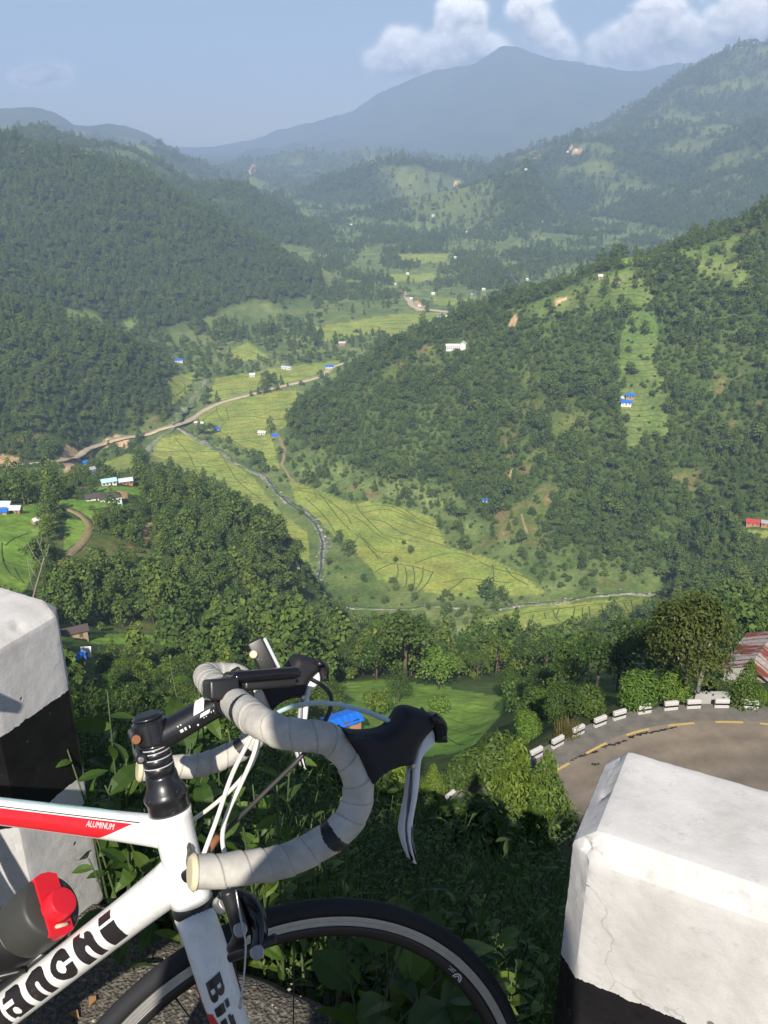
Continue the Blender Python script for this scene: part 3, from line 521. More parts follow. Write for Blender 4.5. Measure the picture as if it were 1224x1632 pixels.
def tube(pts, rads, seg=6, cap=True):
    pts = np.asarray(pts, float); n = len(pts); t = np.gradient(pts, axis=0); t = unit(t); ref = np.array([0, 0, 1.0]) if abs(t[0][2]) < .9 else np.array([1.0, 0, 0])
    V = []; u = unit(np.cross(t[0], ref))
    for i in range(n):
        u = unit(u-t[i]*(u@t[i])); v = np.cross(t[i], u); a = np.arange(seg)*2*PI/seg; V.append(pts[i]+rads[i]*(np.cos(a)[:, None]*u+np.sin(a)[:, None]*v))
    Fq = [(i*seg+j, i*seg+(j+1) % seg, (i+1)*seg+(j+1) % seg, (i+1)*seg+j) for i in range(n-1) for j in range(seg)]
    if cap: Fq += [tuple(range(seg-1, -1, -1)), tuple(range((n-1)*seg, n*seg))]
    return np.concatenate(V), Fq
def join(parts):
    V, Fq = [], []; o = 0
    for v, f in parts: V.append(np.asarray(v)); Fq += [tuple(int(i)+o for i in q) for q in f]; o += len(v)
    return np.concatenate(V), Fq
def lobes_for(g, h, rad, kind):
    L = []
    if kind == 'round':
        L.append(((0, 0, h*.62), (rad*.8, rad*.8, h*.34)))
        for _ in range(9): a = g.random()*2*PI; e = g.random(); L.append(((rad*.62*math.cos(a)*(1-.4*e), rad*.62*math.sin(a)*(1-.4*e), h*(.38+.5*e)), (rad*(.32+.2*g.random()),)*2+(h*(.13+.08*g.random()),)))
    elif kind == 'tall':
        for t in np.linspace(.3, .93, 8): a = g.random()*2*PI; s = math.sin(min(1, (1.08-t)*1.6)*PI/2); L.append(((rad*.3*math.cos(a), rad*.3*math.sin(a), h*t), (rad*s*(.6+.3*g.random()),)*2+(h*.13,)))
    elif kind == 'spread':
        for _ in range(12): a = g.random()*2*PI; q = g.random()**.6; L.append(((rad*.75*q*math.cos(a), rad*.75*q*math.sin(a), h*(.72+.2*g.random()-.15*q)), (rad*(.28+.15*g.random()),)*2+(h*(.09+.05*g.random()),)))
    elif kind == 'bush':
        for _ in range(8): a = g.random()*2*PI; q = g.random(); L.append(((rad*.5*q*math.cos(a), rad*.5*q*math.sin(a), h*(.3+.45*g.random()*(1-.4*q))), (rad*(.4+.2*g.random()),)*2+(h*(.2+.12*g.random()),)))
    elif kind == 'cone':
        for t in np.linspace(.22, .95, 8): L.append(((0, 0, h*t), (rad*(1.08-t)*1.15,)*2+(h*.09,)))
    return L
def tree_parts(seed, h, rad, kind, n, leaf, aspect=.6, limbs=5, fold=0.0):
    g = np.random.default_rng(seed); L = lobes_for(g, h, rad, kind); crown = cloud(g, L, n, leaf, aspect, fold=fold)
    lean = g.normal(0, .03*h, 2); tr = [tube([(0, 0, -h*.08), (lean[0]*.3, lean[1]*.3, h*.25), (lean[0], lean[1], h*.55), (lean[0]*1.2, lean[1]*1.2, h*.82)], [h*.028, h*.021, h*.014, h*.004], 6)]
    for q in range(limbs):
        c = L[g.integers(len(L))][0]; z0 = h*(.2+.3*g.random()); tr.append(tube([(lean[0]*.6, lean[1]*.6, z0), (c[0]*.5, c[1]*.5, z0*.5+c[2]*.5), c], [h*.011, h*.008, h*.003], 5))
    return crown, join(tr)
def single_tree(name, seed, h, rad, kind, n, leaf, mat, aspect=.7):
    c, t = tree_parts(seed, h, rad, kind, n, leaf, aspect, 2); V_, F_ = join([c, t]); m = np_mesh(name, V_, F_, [0]*len(c[1])+[1]*len(t[1])); m.materials.append(mat); m.materials.append(M_bark); return m
FAR = [single_tree('far_tree', 101, 10, 4.2, 'round', 420, .95, M_leafF), single_tree('far_tree', 102, 13, 3.6, 'tall', 420, .9, M_leafF), single_tree('far_tree', 103, 9, 4.6, 'spread', 400, .9, M_leafF), single_tree('far_tree', 104, 12, 3.2, 'cone', 380, .85, M_leafF), single_tree('far_tree', 105, 5, 3.0, 'bush', 260, .75, M_leafA)]
M_leafO = leaf_mat('leaves_olive', (.026, .050, .013), (.085, .120, .032))
MID = []
for i, (h, rd_, kind, n, lf, mat) in enumerate(((11, 4.6, 'round', 1500, .55, M_leafA), (13, 3.8, 'tall', 1500, .52, M_leafB), (12, 5.6, 'spread', 1500, .52, M_leafB), (9, 3.8, 'round', 1300, .5, M_leafC), (5, 3.0, 'bush', 900, .42, M_leafA), (4, 2.4, 'bush', 700, .40, M_leafC))):
    c, t = tree_parts(200+i, h, rd_, kind, n, lf); mc = np_mesh('crown', *c); mc.materials.append(mat); mt = np_mesh('trunk', *t, sm=True); mt.materials.append(M_bark)
    MID.append((mc, mt, h, rd_, kind))
NEAR = []
for i, (h, rd_, kind, n, lf, mat, asp, bk) in enumerate(((7.5, 3.0, 'round', 6200, .26, M_leafO, .55, M_barkp), (3.0, 1.7, 'bush', 2200, .30, M_leafC, .34, M_bark), (2.6, 1.5, 'bush', 1900, .26, M_leafB, .5, M_bark), (5.5, 2.4, 'round', 3600, .24, M_leafB, .5, M_bark), (4.6, 1.7, 'cone', 2600, .22, M_leafA, .5, M_bark))):
    c, t = tree_parts(300+i, h, rd_, kind, n, lf, asp, 7, .12); mc = np_mesh('crown', *c); mc.materials.append(mat); mt = np_mesh('trunk', *t, sm=True); mt.materials.append(bk); NEAR.append((mc, mt, h, rd_, kind))
TREES = []                                                   # every single tree: (x, y, radius) so that the wood leaves room
def put_tree(name, proto, x, y, s, label, cat, group=None, rz=None, z=None, sink=.0):
    mc, mt = proto[0], proto[1]; z = float(ground(x, y)) if z is None else z; rz = random.uniform(0, 6.28) if rz is None else rz
    root = empty(name, (x, y, z-sink), (0, 0, rz)); root.scale = (s*random.uniform(.92, 1.08), s*random.uniform(.92, 1.08), s*random.uniform(.9, 1.12))
    tag(root, label, cat, group); link('crown', mc, root); link('trunk', mt, root); TREES.append((x, y, proto[3]*s)); return root
# --- instanced woods (each one mass)
def scatter(name, pts, protos, idx, scl, label=None):
    me = bpy.data.meshes.new(name); me.vertices.add(len(pts)); me.vertices.foreach_set('co', np.asarray(pts, np.float32).ravel())
    a = me.attributes.new('idx', 'INT', 'POINT'); a.data.foreach_set('value', np.asarray(idx, np.int32)); a = me.attributes.new('scl', 'FLOAT', 'POINT'); a.data.foreach_set('value', np.asarray(scl, np.float32))
    a = me.attributes.new('rz', 'FLOAT', 'POINT'); a.data.foreach_set('value', rng.uniform(0, 6.28, len(pts)).astype(np.float32)); me.update()
    ob = link(name, me); tag(ob, label, kind='stuff'); gt = bpy.data.node_groups.new(name, 'GeometryNodeTree')
    gt.interface.new_socket('Geometry', in_out='INPUT', socket_type='NodeSocketGeometry'); gt.interface.new_socket('Geometry', in_out='OUTPUT', socket_type='NodeSocketGeometry')
    gi = gt.nodes.new('NodeGroupInput'); go = gt.nodes.new('NodeGroupOutput'); jn = gt.nodes.new('GeometryNodeJoinGeometry')
    def named(nm, ty): q = gt.nodes.new('GeometryNodeInputNamedAttribute'); q.data_type = ty; q.inputs['Name'].default_value = nm; return q.outputs['Attribute']
    ix, sc_, rz = named('idx', 'INT'), named('scl', 'FLOAT'), named('rz', 'FLOAT'); cx = gt.nodes.new('ShaderNodeCombineXYZ'); gt.links.new(rz, cx.inputs['Z'])
    for kx, pr in enumerate(protos):
        oi = gt.nodes.new('GeometryNodeObjectInfo'); oi.transform_space = 'ORIGINAL'; oi.inputs['Object'].default_value = pr; oi.inputs['As Instance'].default_value = True
        cm = gt.nodes.new('FunctionNodeCompare'); cm.data_type = 'INT'; cm.operation = 'EQUAL'; gt.links.new(ix, cm.inputs[2]); cm.inputs[3].default_value = kx
        ip = gt.nodes.new('GeometryNodeInstanceOnPoints'); gt.links.new(gi.outputs[0], ip.inputs['Points']); gt.links.new(cm.outputs[0], ip.inputs['Selection']); gt.links.new(oi.outputs['Geometry'], ip.inputs['Instance'])
        gt.links.new(cx.outputs[0], ip.inputs['Rotation']); gt.links.new(sc_, ip.inputs['Scale']); gt.links.new(ip.outputs[0], jn.inputs[0])
    gt.links.new(jn.outputs[0], go.inputs[0]); md = ob.modifiers.new('instances', 'NODES'); md.node_group = gt; return ob
_cm = np.maximum.accumulate(_ta, axis=0)
def seen(x, y, z, slack):                                    # is a point of this height within sight of the viewpoint or nearly so
    r = np.hypot(x, y); u = np.clip(np.interp(np.arctan2(x, y), azs, _az_idx).astype(int), 0, len(azs)-2); v = np.clip(np.interp(np.log(r*.985), lr, _lr_idx).astype(int), 0, len(lr)-1)
    return (z-HC+slack)/r >= _cm[v, u]-.001
def candidates(r0, r1, step, az=33.0):
    xs = np.arange(-r1*math.sin(rad(az)), r1*math.sin(rad(az)), step); ys = np.arange(r0*math.cos(rad(az))*.95, r1, step); X, Y = np.meshgrid(xs, ys); X = (X+rng.uniform(-.48, .48, X.shape)*step).ravel(); Y = (Y+rng.uniform(-.48, .48, Y.shape)*step).ravel()
    r = np.hypot(X, Y); m = (r > r0) & (r < r1) & (np.abs(np.arctan2(X, Y)) < rad(az)); X, Y = X[m], Y[m]; Z = ground(X, Y); m = seen(X, Y, Z, 16); return X[m], Y[m], Z[m]
def off_lines(X, Y, extra=1.5):
    keep = np.ones(len(X), bool)
    for XY, wd in LINES_R:
        b0, b1 = XY.min(0)-20, XY.max(0)+20; m = (X > b0[0]) & (X < b1[0]) & (Y > b0[1]) & (Y < b1[1])
        if m.any(): d, _ = dist_poly(X[m], Y[m], XY); kk = keep[m]; kk &= d > wd*.5+extra; keep[m] = kk
    return keep
CLEAR = []                                                   # (x, y, radius) kept free round houses
def off_spots(X, Y, S=None):
    keep = np.ones(len(X), bool)
    for x, y, q in (CLEAR if S is None else S): keep &= (X-x)**2+(Y-y)**2 > q*q
    return keep
def blocks_view(X, Y, Z, h, boxes):                          # would a tree here hide one of these seen things
    r = np.hypot(X, Y); px, py = project(X, Y, Z); _, pt = project(X, Y, Z+h); bad = np.zeros(len(X), bool)
    for (a, b, c_, d, rr) in boxes: bad |= (px > a) & (px < c_) & (pt < d) & (py > b) & (r < rr) & (r > rr*.55)
    return bad
# ------------------------------------------------------------------ houses
def wallm(name, col, dirt=.3):
    k = N(name); o = k.obj(); f = k.noise(1.2, 5, .65, o); k.bsdf(k.mix(k.ramp(f, [(.4, 0), (.75, dirt)]), col, tuple(x*.45 for x in col)), .9, k.bump(f, .2, .05), .2); return k.done()
def roofm(name, col, rough=.5, metal=0.0, stain=.4, sc=1.0):
    k = N(name); o = k.obj(); f = k.noise(sc, 5, .65, o); k.bsdf(k.mix(k.ramp(f, [(.45, 0), (.8, stain)]), col, tuple(x*.5 for x in col)), rough, None, .4, metal); return k.done()
MW = {'white': wallm('whitewash', (.78, .76, .72)), 'brick': wallm('brick_wall', (.46, .24, .14)), 'mud': wallm('mud_wall', (.42, .30, .20)), 'grey': wallm('cement_wall', (.42, .41, .39)), 'pale': wallm('pale_wall', (.62, .58, .50))}
MR = {'tin': roofm('tin_roof', (.56, .62, .68), .45), 'teal': roofm('teal_roof', (.42, .62, .62), .5), 'blue': roofm('blue_roof', (.012, .15, .66), .5, 0, .25), 'thatch': roofm('thatch_roof', (.085, .068, .062), .95), 'red': roofm('red_roof', (.48, .05, .045), .5), 'grey': roofm('grey_roof', (.38, .37, .36), .6), 'white': roofm('white_roof', (.74, .74, .72), .5)}
M_dark = simple('dark_opening', (.03, .028, .025), .8); M_wood = simple('brown_wood', (.16, .09, .05), .7)
def boxes(L):                                                # list of (x0,x1,y0,y1,z0,z1)
    V, Fq = [], []
    for x0, x1, y0, y1, z0, z1 in L:
        o = len(V); V += [(x0, y0, z0), (x1, y0, z0), (x1, y1, z0), (x0, y1, z0), (x0, y0, z1), (x1, y0, z1), (x1, y1, z1), (x0, y1, z1)]
        Fq += [tuple(o+i for i in q) for q in ((3, 2, 1, 0), (4, 5, 6, 7), (0, 1, 5, 4), (1, 2, 6, 5), (2, 3, 7, 6), (3, 0, 4, 7))]
    return V, Fq
def roof_slope(L, run, z0, z1, sgn, th, corr=0.0, nx=24):     # one slope, eave at y=sgn*run, ridge at y=0, waves running down the slope
    nx = nx if corr else 1; V, Fq = [], []
    for i in range(nx+1):
        x = -L/2+L*i/nx; dz = corr*math.sin(i*PI/2*1.0) if corr else 0
        V += [(x, sgn*run, z0+dz), (x, sgn*.012, z1+dz), (x, sgn*.012, z1+dz-th), (x, sgn*run, z0+dz-th)]
    for i in range(nx):
        a, b = i*4, i*4+4
        for q in ((0, 1), (1, 2), (2, 3), (3, 0)): Fq.append((a+q[0], a+q[1], b+q[1], b+q[0]))
    Fq += [(0, 3, 2, 1), (nx*4, nx*4+1, nx*4+2, nx*4+3)]; return V, Fq
def house(name, label, cat, px, py, wpx, depth, hw, hr, rz, roof, wall, rmin=20, group=None, hip=0.0, corr=0.0, doors=1, wins=2, sink=.3, at=None, clear=1.0, absL=None):
    p = hit(px, py, rmin) if at is None else at
    if p is None: return None
    dist = math.sqrt(p[0]**2+p[1]**2+(p[2]-HC)**2); L = absL or wpx*dist/FPX; D = depth*L if depth < 1.01 else depth
    face = math.atan2(p[0], p[1])                             # bearing from the viewpoint
    root = empty(name, (p[0], p[1], p[2]-sink), (0, 0, -face+rad(rz))); tag(root, label, cat, group); e = min(.5, .09*L); hw = hw+sink
    Vw, Fw = boxes([(-L/2, L/2, -D/2, D/2, -1.5, hw)])
    if not hip: o = len(Vw); Vw += [(-L/2, -D/2, hw), (-L/2, D/2, hw), (-L/2, 0, hw+hr), (L/2, -D/2, hw), (L/2, D/2, hw), (L/2, 0, hw+hr)]; Fw += [(o, o+2, o+1), (o+3, o+4, o+5)]
    link('wall', np_mesh('wall', Vw, Fw), root, MW[wall])
    if hip:
        R = L/2-hip; V = [(-L/2-e, -D/2-e, hw), (L/2+e, -D/2-e, hw), (L/2+e, D/2+e, hw), (-L/2-e, D/2+e, hw), (-R, 0, hw+hr), (R, 0, hw+hr)]
        V2 = [(x, y, z+.12) for x, y, z in V]; link('roof', np_mesh('roof', V2+[(x, y, z) for x, y, z in V[:4]], [(0, 1, 5, 4), (1, 2, 5), (2, 3, 4, 5), (3, 0, 4), (6, 7, 1, 0), (7, 8, 2, 1), (8, 9, 3, 2), (9, 6, 0, 3), (9, 8, 7, 6)]), root, MR[roof] if isinstance(roof, str) else roof)
    else:
        run = D/2+e; zz0 = hw+hr-(hr/(D/2))*run+.06; nx = max(6, int(L/.22)) if corr else 1
        for s_ in (-1, 1): link('roof_slope', np_mesh('roof_slope', *roof_slope(L+2*e, run, zz0, hw+hr+.06, s_, .07, corr, nx)), root, MR[roof] if isinstance(roof, str) else roof)
    g = random.Random(int(px*7+py))
    n = doors+wins; 
    for i in range(n):
        x = -L/2+L*(i+.5)/n; isd = i == n//2 and doors; ww = .45 if isd else .5; V, Fq = boxes([(x-ww, x+ww, -D/2-.05, -D/2+.03, sink if isd else sink+.9, sink+(1.9 if isd else 1.75))])
        link('door' if isd else 'window', np_mesh('opening', V, Fq), root, M_wood if isd else M_dark)
    CLEAR.append((p[0], p[1], L*.62*clear+3.0)); return root
house('farmhouse', 'white-walled farmhouse with dark hipped roof, the larger of two on the spur', 'house', 176, 799, 31, .55, 2.6, 2.4, 8, 'thatch', 'white', 200, 'farm buildings on the near spur', hip=4.5, wins=4)
house('farm_outbuilding', 'small dark-roofed outbuilding beside the larger white farmhouse', 'house', 148, 797, 20, .55, 2.0, 1.5, 8, 'thatch', 'white', 200, 'farm buildings on the near spur', wins=1)
house('farm_shed', 'long shed with pale teal tin roof and white wall behind the farmhouse', 'house', 174, 773, 21, .45, 2.6, 1.2, 8, 'teal', 'white', 200, 'farm buildings on the near spur', wins=3)
house('farm_shed', 'brick shed with blue-grey tin roof behind the farmhouse, next to the teal-roofed one', 'house', 201, 772, 19, .45, 2.6, 1.2, 4, 'tin', 'brick', 200, 'farm buildings on the near spur', wins=3)
house('tin_roof_house', 'house with a long pale tin roof at the edge of the green field', 'house', 3, 812, 28, .6, 2.6, 1.4, -25, 'tin', 'grey', 200, 'farm buildings on the near spur')
house('tin_roof_house', 'small pale-roofed house at the corner of the green field, right of the blue tarpaulin', 'house', 25, 817, 17, .7, 2.2, 1.2, -25, 'tin', 'brick', 200, 'farm buildings on the near spur', wins=1)
house('tarpaulin_shelter', 'bright blue tarpaulin shelter in front of the pale tin roofs', 'shelter', 4, 819, 15, .7, 1.6, 1.0, -20, 'blue', 'mud', 200, 'farm buildings on the near spur', wins=0)
house('hut', 'tiny hut with white roof standing alone among the trees above the dry tree', 'hut', 57, 835, 9, .8, 1.8, 1.0, 30, 'white', 'mud', 200, wins=0)
house('roadside_house', 'blue-roofed house beside the raw orange road cut, the upper one of two', 'house', 132, 741, 13, .6, 2.6, 1.4, 15, 'blue', 'pale', 480, 'houses by the road cut')
house('roadside_house', 'grey-roofed house between two blue roofs below the road cut', 'house', 145, 752, 12, .7, 2.6, 1.4, 20, 'grey', 'grey', 480, 'houses by the road cut')
house('roadside_house', 'blue-roofed house below the grey roof, the lower one of two', 'house', 152, 760, 9, .7, 2.4, 1.3, -10, 'blue', 'grey', 480, 'houses by the road cut')
house('hut', 'brick hut with a bright blue roof just right of the tall painted guard block', 'hut', 121, 1060, 26, .6, 2.2, .9, 4, 'blue', 'brick', 100, corr=.03, wins=1)
house('hut', 'small shed with grey tin roof just behind the blue-roofed brick hut', 'hut', 139, 1047, 13, .7, 2.0, .9, -15, 'tin', 'pale', 100, wins=0)
house('hut', 'dark hut with a rusty red roof edge at the end of the narrow green field', 'hut', 118, 1014, 38, .4, 2.0, 1.0, 5, 'thatch', 'mud', 100, wins=1)
house('valley_house', 'blue-roofed house standing alone in the rice fields by the dirt road', 'house', 345, 686, 9, .8, 2.4, 1.6, 10, 'blue', 'white', 500, 'houses on the valley floor')
house('valley_house', 'pale-roofed house at the edge of the fields under the wooded ridge', 'house', 418, 692, 12, .6, 2.4, 1.5, -20, 'white', 'pale', 500, 'houses on the valley floor')
house('valley_house', 'blue-roofed house at the foot of the wooded ridge beside the pale-roofed one', 'house', 438, 697, 9, .7, 2.4, 1.5, 10, 'blue', 'grey', 500, 'houses on the valley floor')
house('valley_house', 'light shed next to the lone blue-roofed house in the rice fields', 'house', 318, 676, 15, .4, 2.0, 1.0, -25, 'white', 'mud', 500, 'houses on the valley floor')
house('valley_house', 'blue-roofed house at the mouth of the side valley below the big wooded hill', 'house', 284, 577, 12, .6, 3.0, 1.6, 15, 'blue', 'white', 800, 'houses on the valley floor')
house('valley_house', 'long grey roof lying aslant beyond the clump of trees by the dirt road', 'house', 457, 588, 17, .35, 2.6, 1.2, -35, 'tin', 'white', 800, 'houses on the valley floor')
house('valley_house', 'blue-roofed house by the last bend of the dirt road', 'house', 525, 587, 12, .6, 3.0, 1.6, 5, 'blue', 'white', 800, 'houses on the valley floor')
house('valley_house', 'small white house in the fields across the dirt road from the clump of trees', 'house', 402, 600, 8, .8, 3.2, 1.4, 5, 'white', 'white', 800, 'houses on the valley floor')
house('valley_house', 'red-walled house at the foot of the big wooded hill upstream', 'house', 545, 551, 10, .6, 4.5, 1.5, 5, 'tin', 'brick', 1000, 'houses on the valley floor')
sch = house('school', 'long white building on the crest of the wooded ridge', 'school', 722, 556, 22, .35, 3.6, 1.6, 5, 'white', 'white', 700, wins=6, sink=.5)
house('school_wing', 'tall white gabled wing joined to the long white building on the ridge', 'school', 738, 555, 10, .9, 5.0, 2.2, 85, 'tin', 'white', 700, wins=2, sink=.5)
house('hill_house', 'upper blue-roofed house on the terraces of the ridge', 'house', 1004, 634, 12, .6, 2.6, 1.5, 5, 'blue', 'mud', 600, 'houses on the ridge terraces')
house('hill_house', 'lower blue-roofed house on the terraces of the ridge', 'house', 998, 645, 15, .5, 2.6, 1.4, 0, 'blue', 'white', 600, 'houses on the ridge terraces')
house('hill_house', 'grey-roofed house left of the two blue roofs on the ridge terraces', 'house', 988, 639, 9, .8, 2.6, 1.5, 40, 'tin', 'grey', 600, 'houses on the ridge terraces')
house('hut', 'lone blue-roofed hut on a slender perch in the woods of the ridge', 'hut', 772, 802, 7, .9, 3.0, 1.2, 20, 'blue', 'white', 500, wins=0)
house('hill_house', 'red-roofed house on the lower ridge at the very edge of the picture', 'house', 1199, 836, 18, .6, 2.6, 1.5, 8, 'red', 'brick', 400)
house('hill_house', 'grey and brick house beside the red-roofed one on the lower ridge', 'house', 1224, 838, 18, .6, 2.6, 1.2, 0, 'grey', 'brick', 400)
house('hut', 'tiny hut on the grassy top of the ridge', 'hut', 957, 444, 6, .8, 2.6, 1.4, 0, 'white', 'mud', 800, wins=0)
house('hut', 'thatched hut below the top of the ridge', 'hut', 984, 450, 9, .6, 2.2, 1.4, 0, 'thatch', 'mud', 800, wins=0)
house('shed', 'low shed with bright blue corrugated roof on the green meadow behind the handlebar', 'shed', 546, 1158, 49, .62, 1.5, .45, 27, 'blue', 'brick', 80, corr=.035, wins=2)
g_ = random.Random(5)
for i, (a, b, c) in enumerate(((655, 478, 'w'), (668, 490, 'w'), (700, 506, 'b'), (712, 507, 'w'), (690, 470, 'w'), (771, 463, 'w'), (650, 438, 'w'), (725, 412, 'w'), (752, 470, 'b'), (815, 440, 'b'), (840, 447, 'w'), (680, 450, 'b'), (720, 440, 'w'), (630, 455, 'w'))):
    house('village_house', 'tiny pale-roofed house of the village far up the valley' if c == 'w' else 'tiny blue-roofed house of the village far up the valley', 'house', a, b, g_.uniform(2.6, 5), .7, 3.0, 1.6, g_.uniform(-40, 40), 'white' if c == 'w' else 'blue', 'white', 1100, 'village houses far up the valley', wins=0)
for i, (a, b) in enumerate(((905, 243), (918, 240), (857, 252), (838, 272), (865, 355), (690, 345), (745, 372), (560, 360))):
    house('mountain_house', 'tiny white house dotted on the hazy mountainside', 'house', a, b, g_.uniform(2.2, 4.2), .7, 3.5, 2, g_.uniform(-40, 40), 'white', 'white', 2000, 'houses on the hazy mountainside', wins=0)
# the rusty-roofed house past the hairpin
k = N('flaking_red_roof'); o = k.obj(); mp = k.n('Mapping'); k.set(mp.inputs['Vector'], o); mp.inputs['Scale'].default_value = (1.15, .16, .16); f = k.noise(1.0, 6, .7, mp.outputs[0], .6)
c = k.mix(k.ramp(f, [(.485, 0), (.515, 1)]), (.25, .055, .035), (.52, .49, .46)); k.bsdf(k.mix(k.noise(3, 5, .7, o), c, (.12, .045, .03)), .75, None, .3); MR['flaking'] = k.done()
p = hit(1206, 1082, 60); p[2] = float(ground(p[0], p[1]))
rh = house('rusty_house', 'house with a flaking red and white corrugated roof beyond the hairpin', 'house', 1206, 1082, 60, 4.6, 2.6, 1.15, 78, 'flaking', 'grey', 60, corr=.045, doors=0, wins=0, sink=.2, absL=7.6)
link('fascia_board', np_mesh('fascia', *boxes([(-3.9, -3.84, -2.75, 2.75, 2.32, 2.55)])), rh, MR['flaking'])
# prayer flag on a leaning pole
fp = hit(1164, 1092, 60); q = empty('flag_pole', (fp[0], fp[1], fp[2]), (0, 0, 0)); tag(q, 'thin leaning pole with a small white and blue flag beside the rusty-roofed house', 'flag')
link('pole', np_mesh('pole', *tube([(0, 0, -.3), (-.25, 0, 2.2), (-.75, 0, 4.6)], [.035, .03, .02], 6)), q, M_barkp); link('flag', np_mesh('flag', [(-.75, 0, 4.6), (-.55, .04, 4.2), (-.95, .06, 3.9), (-1.12, 0, 4.35), (-.9, .03, 4.2)], [(0, 1, 4), (1, 2, 4), (2, 3, 4), (3, 0, 4)]), q, simple('flag_cloth', (.6, .63, .75), .8))
# ------------------------------------------------------------------ single trees
def T(px, py, proto, s, label, group=None, rmin=3, cat='tree', name='tree', dz=0):
    p = hit(px, py, rmin)
    if p is None: return None
    return put_tree(name, proto, p[0], p[1], s, label, cat, group, sink=.15)
def Hpx(px, py, hpx, proto, label, **kw):                    # a tree whose height covers hpx pixels
    p = hit(px, py, kw.get('rmin', 3)); d = math.sqrt(p[0]**2+p[1]**2+(p[2]-HC)**2); dep = math.asin((HC-p[2])/d); h = hpx*d/FPX/max(.35, math.cos(dep)); return T(px, py, proto, h/proto[2], label, **kw)
Hpx(645, 1088, 120, MID[2], 'huge dark spreading tree standing at the top of the green meadow', rmin=80)
Hpx(600, 1082, 62, MID[0], 'round mid-green tree left of the huge dark tree at the meadow edge', rmin=80)
Hpx(700, 1098, 66, MID[3], 'bright green young tree at the meadow edge right of the huge dark tree', rmin=80)
Hpx(635, 1118, 60, MID[1], 'slender tree growing alone on the green meadow', rmin=80)
Hpx(568, 1078, 62, NEAR[3], 'tree with cream-yellow blossom in front of the dark wood', rmin=80).children[0].data.materials
tr_y = Hpx(565, 1066, 44, (MID[1][0].copy(), MID[1][1], 13, 3.8, 'tall'), 'pale yellow flowering tree among the green ones above the handlebar', rmin=80)
tr_y.children[0].data.materials.clear(); tr_y.children[0].data.materials.append(M_leafD)
Hpx(607, 1140, 44, MID[4], 'dense rounded bush on the meadow behind the blue-roofed shed', rmin=80, name='bush', cat='bush')
Hpx(697, 1140, 34, MID[5], 'small light bush by the path on the meadow', rmin=80, name='bush', cat='bush')
Hpx(655, 884, 16, MID[0], 'single dark round tree in the middle of the rice terraces', rmin=400)
Hpx(643, 868, 8, MID[4], 'small bush just above the round tree in the rice terraces', rmin=400, name='bush', cat='bush'); Hpx(630, 895, 9, MID[4], 'small bush just below the round tree in the rice terraces', rmin=400, name='bush', cat='bush'); Hpx(631, 942, 12, MID[5], 'bush with two stems at the lower edge of the rice terraces', rmin=400, name='bush', cat='bush')
Hpx(880, 1035, 40, MID[2], 'broad tree clump standing in the field below the ridge', rmin=250)
Hpx(421, 628, 28, MID[1], 'dark tall tree clump by the dirt road on the valley floor', rmin=700)
Hpx(806, 476, 34, MID[2], 'dark broad-topped tree rising above the crest of the ridge', rmin=800)
# trees and shrubs round the hairpin
Hpx(1085, 1118, 150, NEAR[0], 'tall leafy tree with a pale trunk above the hairpin guard blocks', rmin=50)
Hpx(1110, 1108, 120, NEAR[0], 'leafy tree close behind the pale-trunked one above the hairpin', rmin=50)
Hpx(1184, 1128, 66, NEAR[4], 'pointed leafy tree in front of the rusty-roofed house', rmin=50)
Hpx(1008, 1127, 60, NEAR[1], 'bright long-leaved shrub behind the guard blocks, the taller of two', rmin=50, name='shrub', cat='shrub')
Hpx(1068, 1119, 50, NEAR[1], 'bright long-leaved shrub behind the guard blocks, the one nearer the tall tree', rmin=50, name='shrub', cat='shrub')
Hpx(1125, 1108, 30, NEAR[2], 'low dark bush beside the culvert wall', rmin=50, name='bush', cat='bush'); Hpx(1214, 1122, 22, NEAR[1], 'low bright bush behind the last guard blocks', rmin=50, name='bush', cat='bush')
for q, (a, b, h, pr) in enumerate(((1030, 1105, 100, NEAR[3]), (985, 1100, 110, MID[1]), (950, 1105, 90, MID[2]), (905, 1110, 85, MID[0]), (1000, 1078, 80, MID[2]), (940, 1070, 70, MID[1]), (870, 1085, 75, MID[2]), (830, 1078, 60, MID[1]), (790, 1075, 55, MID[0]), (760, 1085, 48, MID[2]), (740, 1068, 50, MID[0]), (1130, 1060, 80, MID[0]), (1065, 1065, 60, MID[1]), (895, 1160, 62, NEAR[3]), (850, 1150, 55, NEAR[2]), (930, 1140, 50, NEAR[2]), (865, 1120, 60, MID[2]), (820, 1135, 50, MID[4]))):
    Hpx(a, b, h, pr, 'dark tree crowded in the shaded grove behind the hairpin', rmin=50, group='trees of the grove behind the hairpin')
Hpx(880, 1152, 56, NEAR[1], 'yellow-green bush at the outer edge of the hairpin, left of the dry grass', rmin=40, name='bush', cat='bush')
Hpx(845, 1182, 44, NEAR[1], 'leafy bush beside the lower guard blocks of the hairpin', rmin=40, name='bush', cat='bush')
Hpx(790, 1262, 74, NEAR[2], 'bush with white blossom where the guard blocks disappear', rmin=30, name='bush', cat='bush')
Hpx(745, 1255, 50, NEAR[2], 'loose dark bush left of the white-flowering one', rmin=30, name='bush', cat='bush')
Hpx(690, 1270, 52, NEAR[4], 'light narrow young tree standing behind the brake lever', rmin=25)
Hpx(862, 1345, 115, NEAR[4], 'sunlit upright bush hiding the near end of the hairpin road, the right one of two', rmin=18, name='bush', cat='bush')
Hpx(815, 1360, 125, NEAR[4], 'sunlit upright bush hiding the near end of the hairpin road, the left one of two', rmin=18, name='bush', cat='bush')
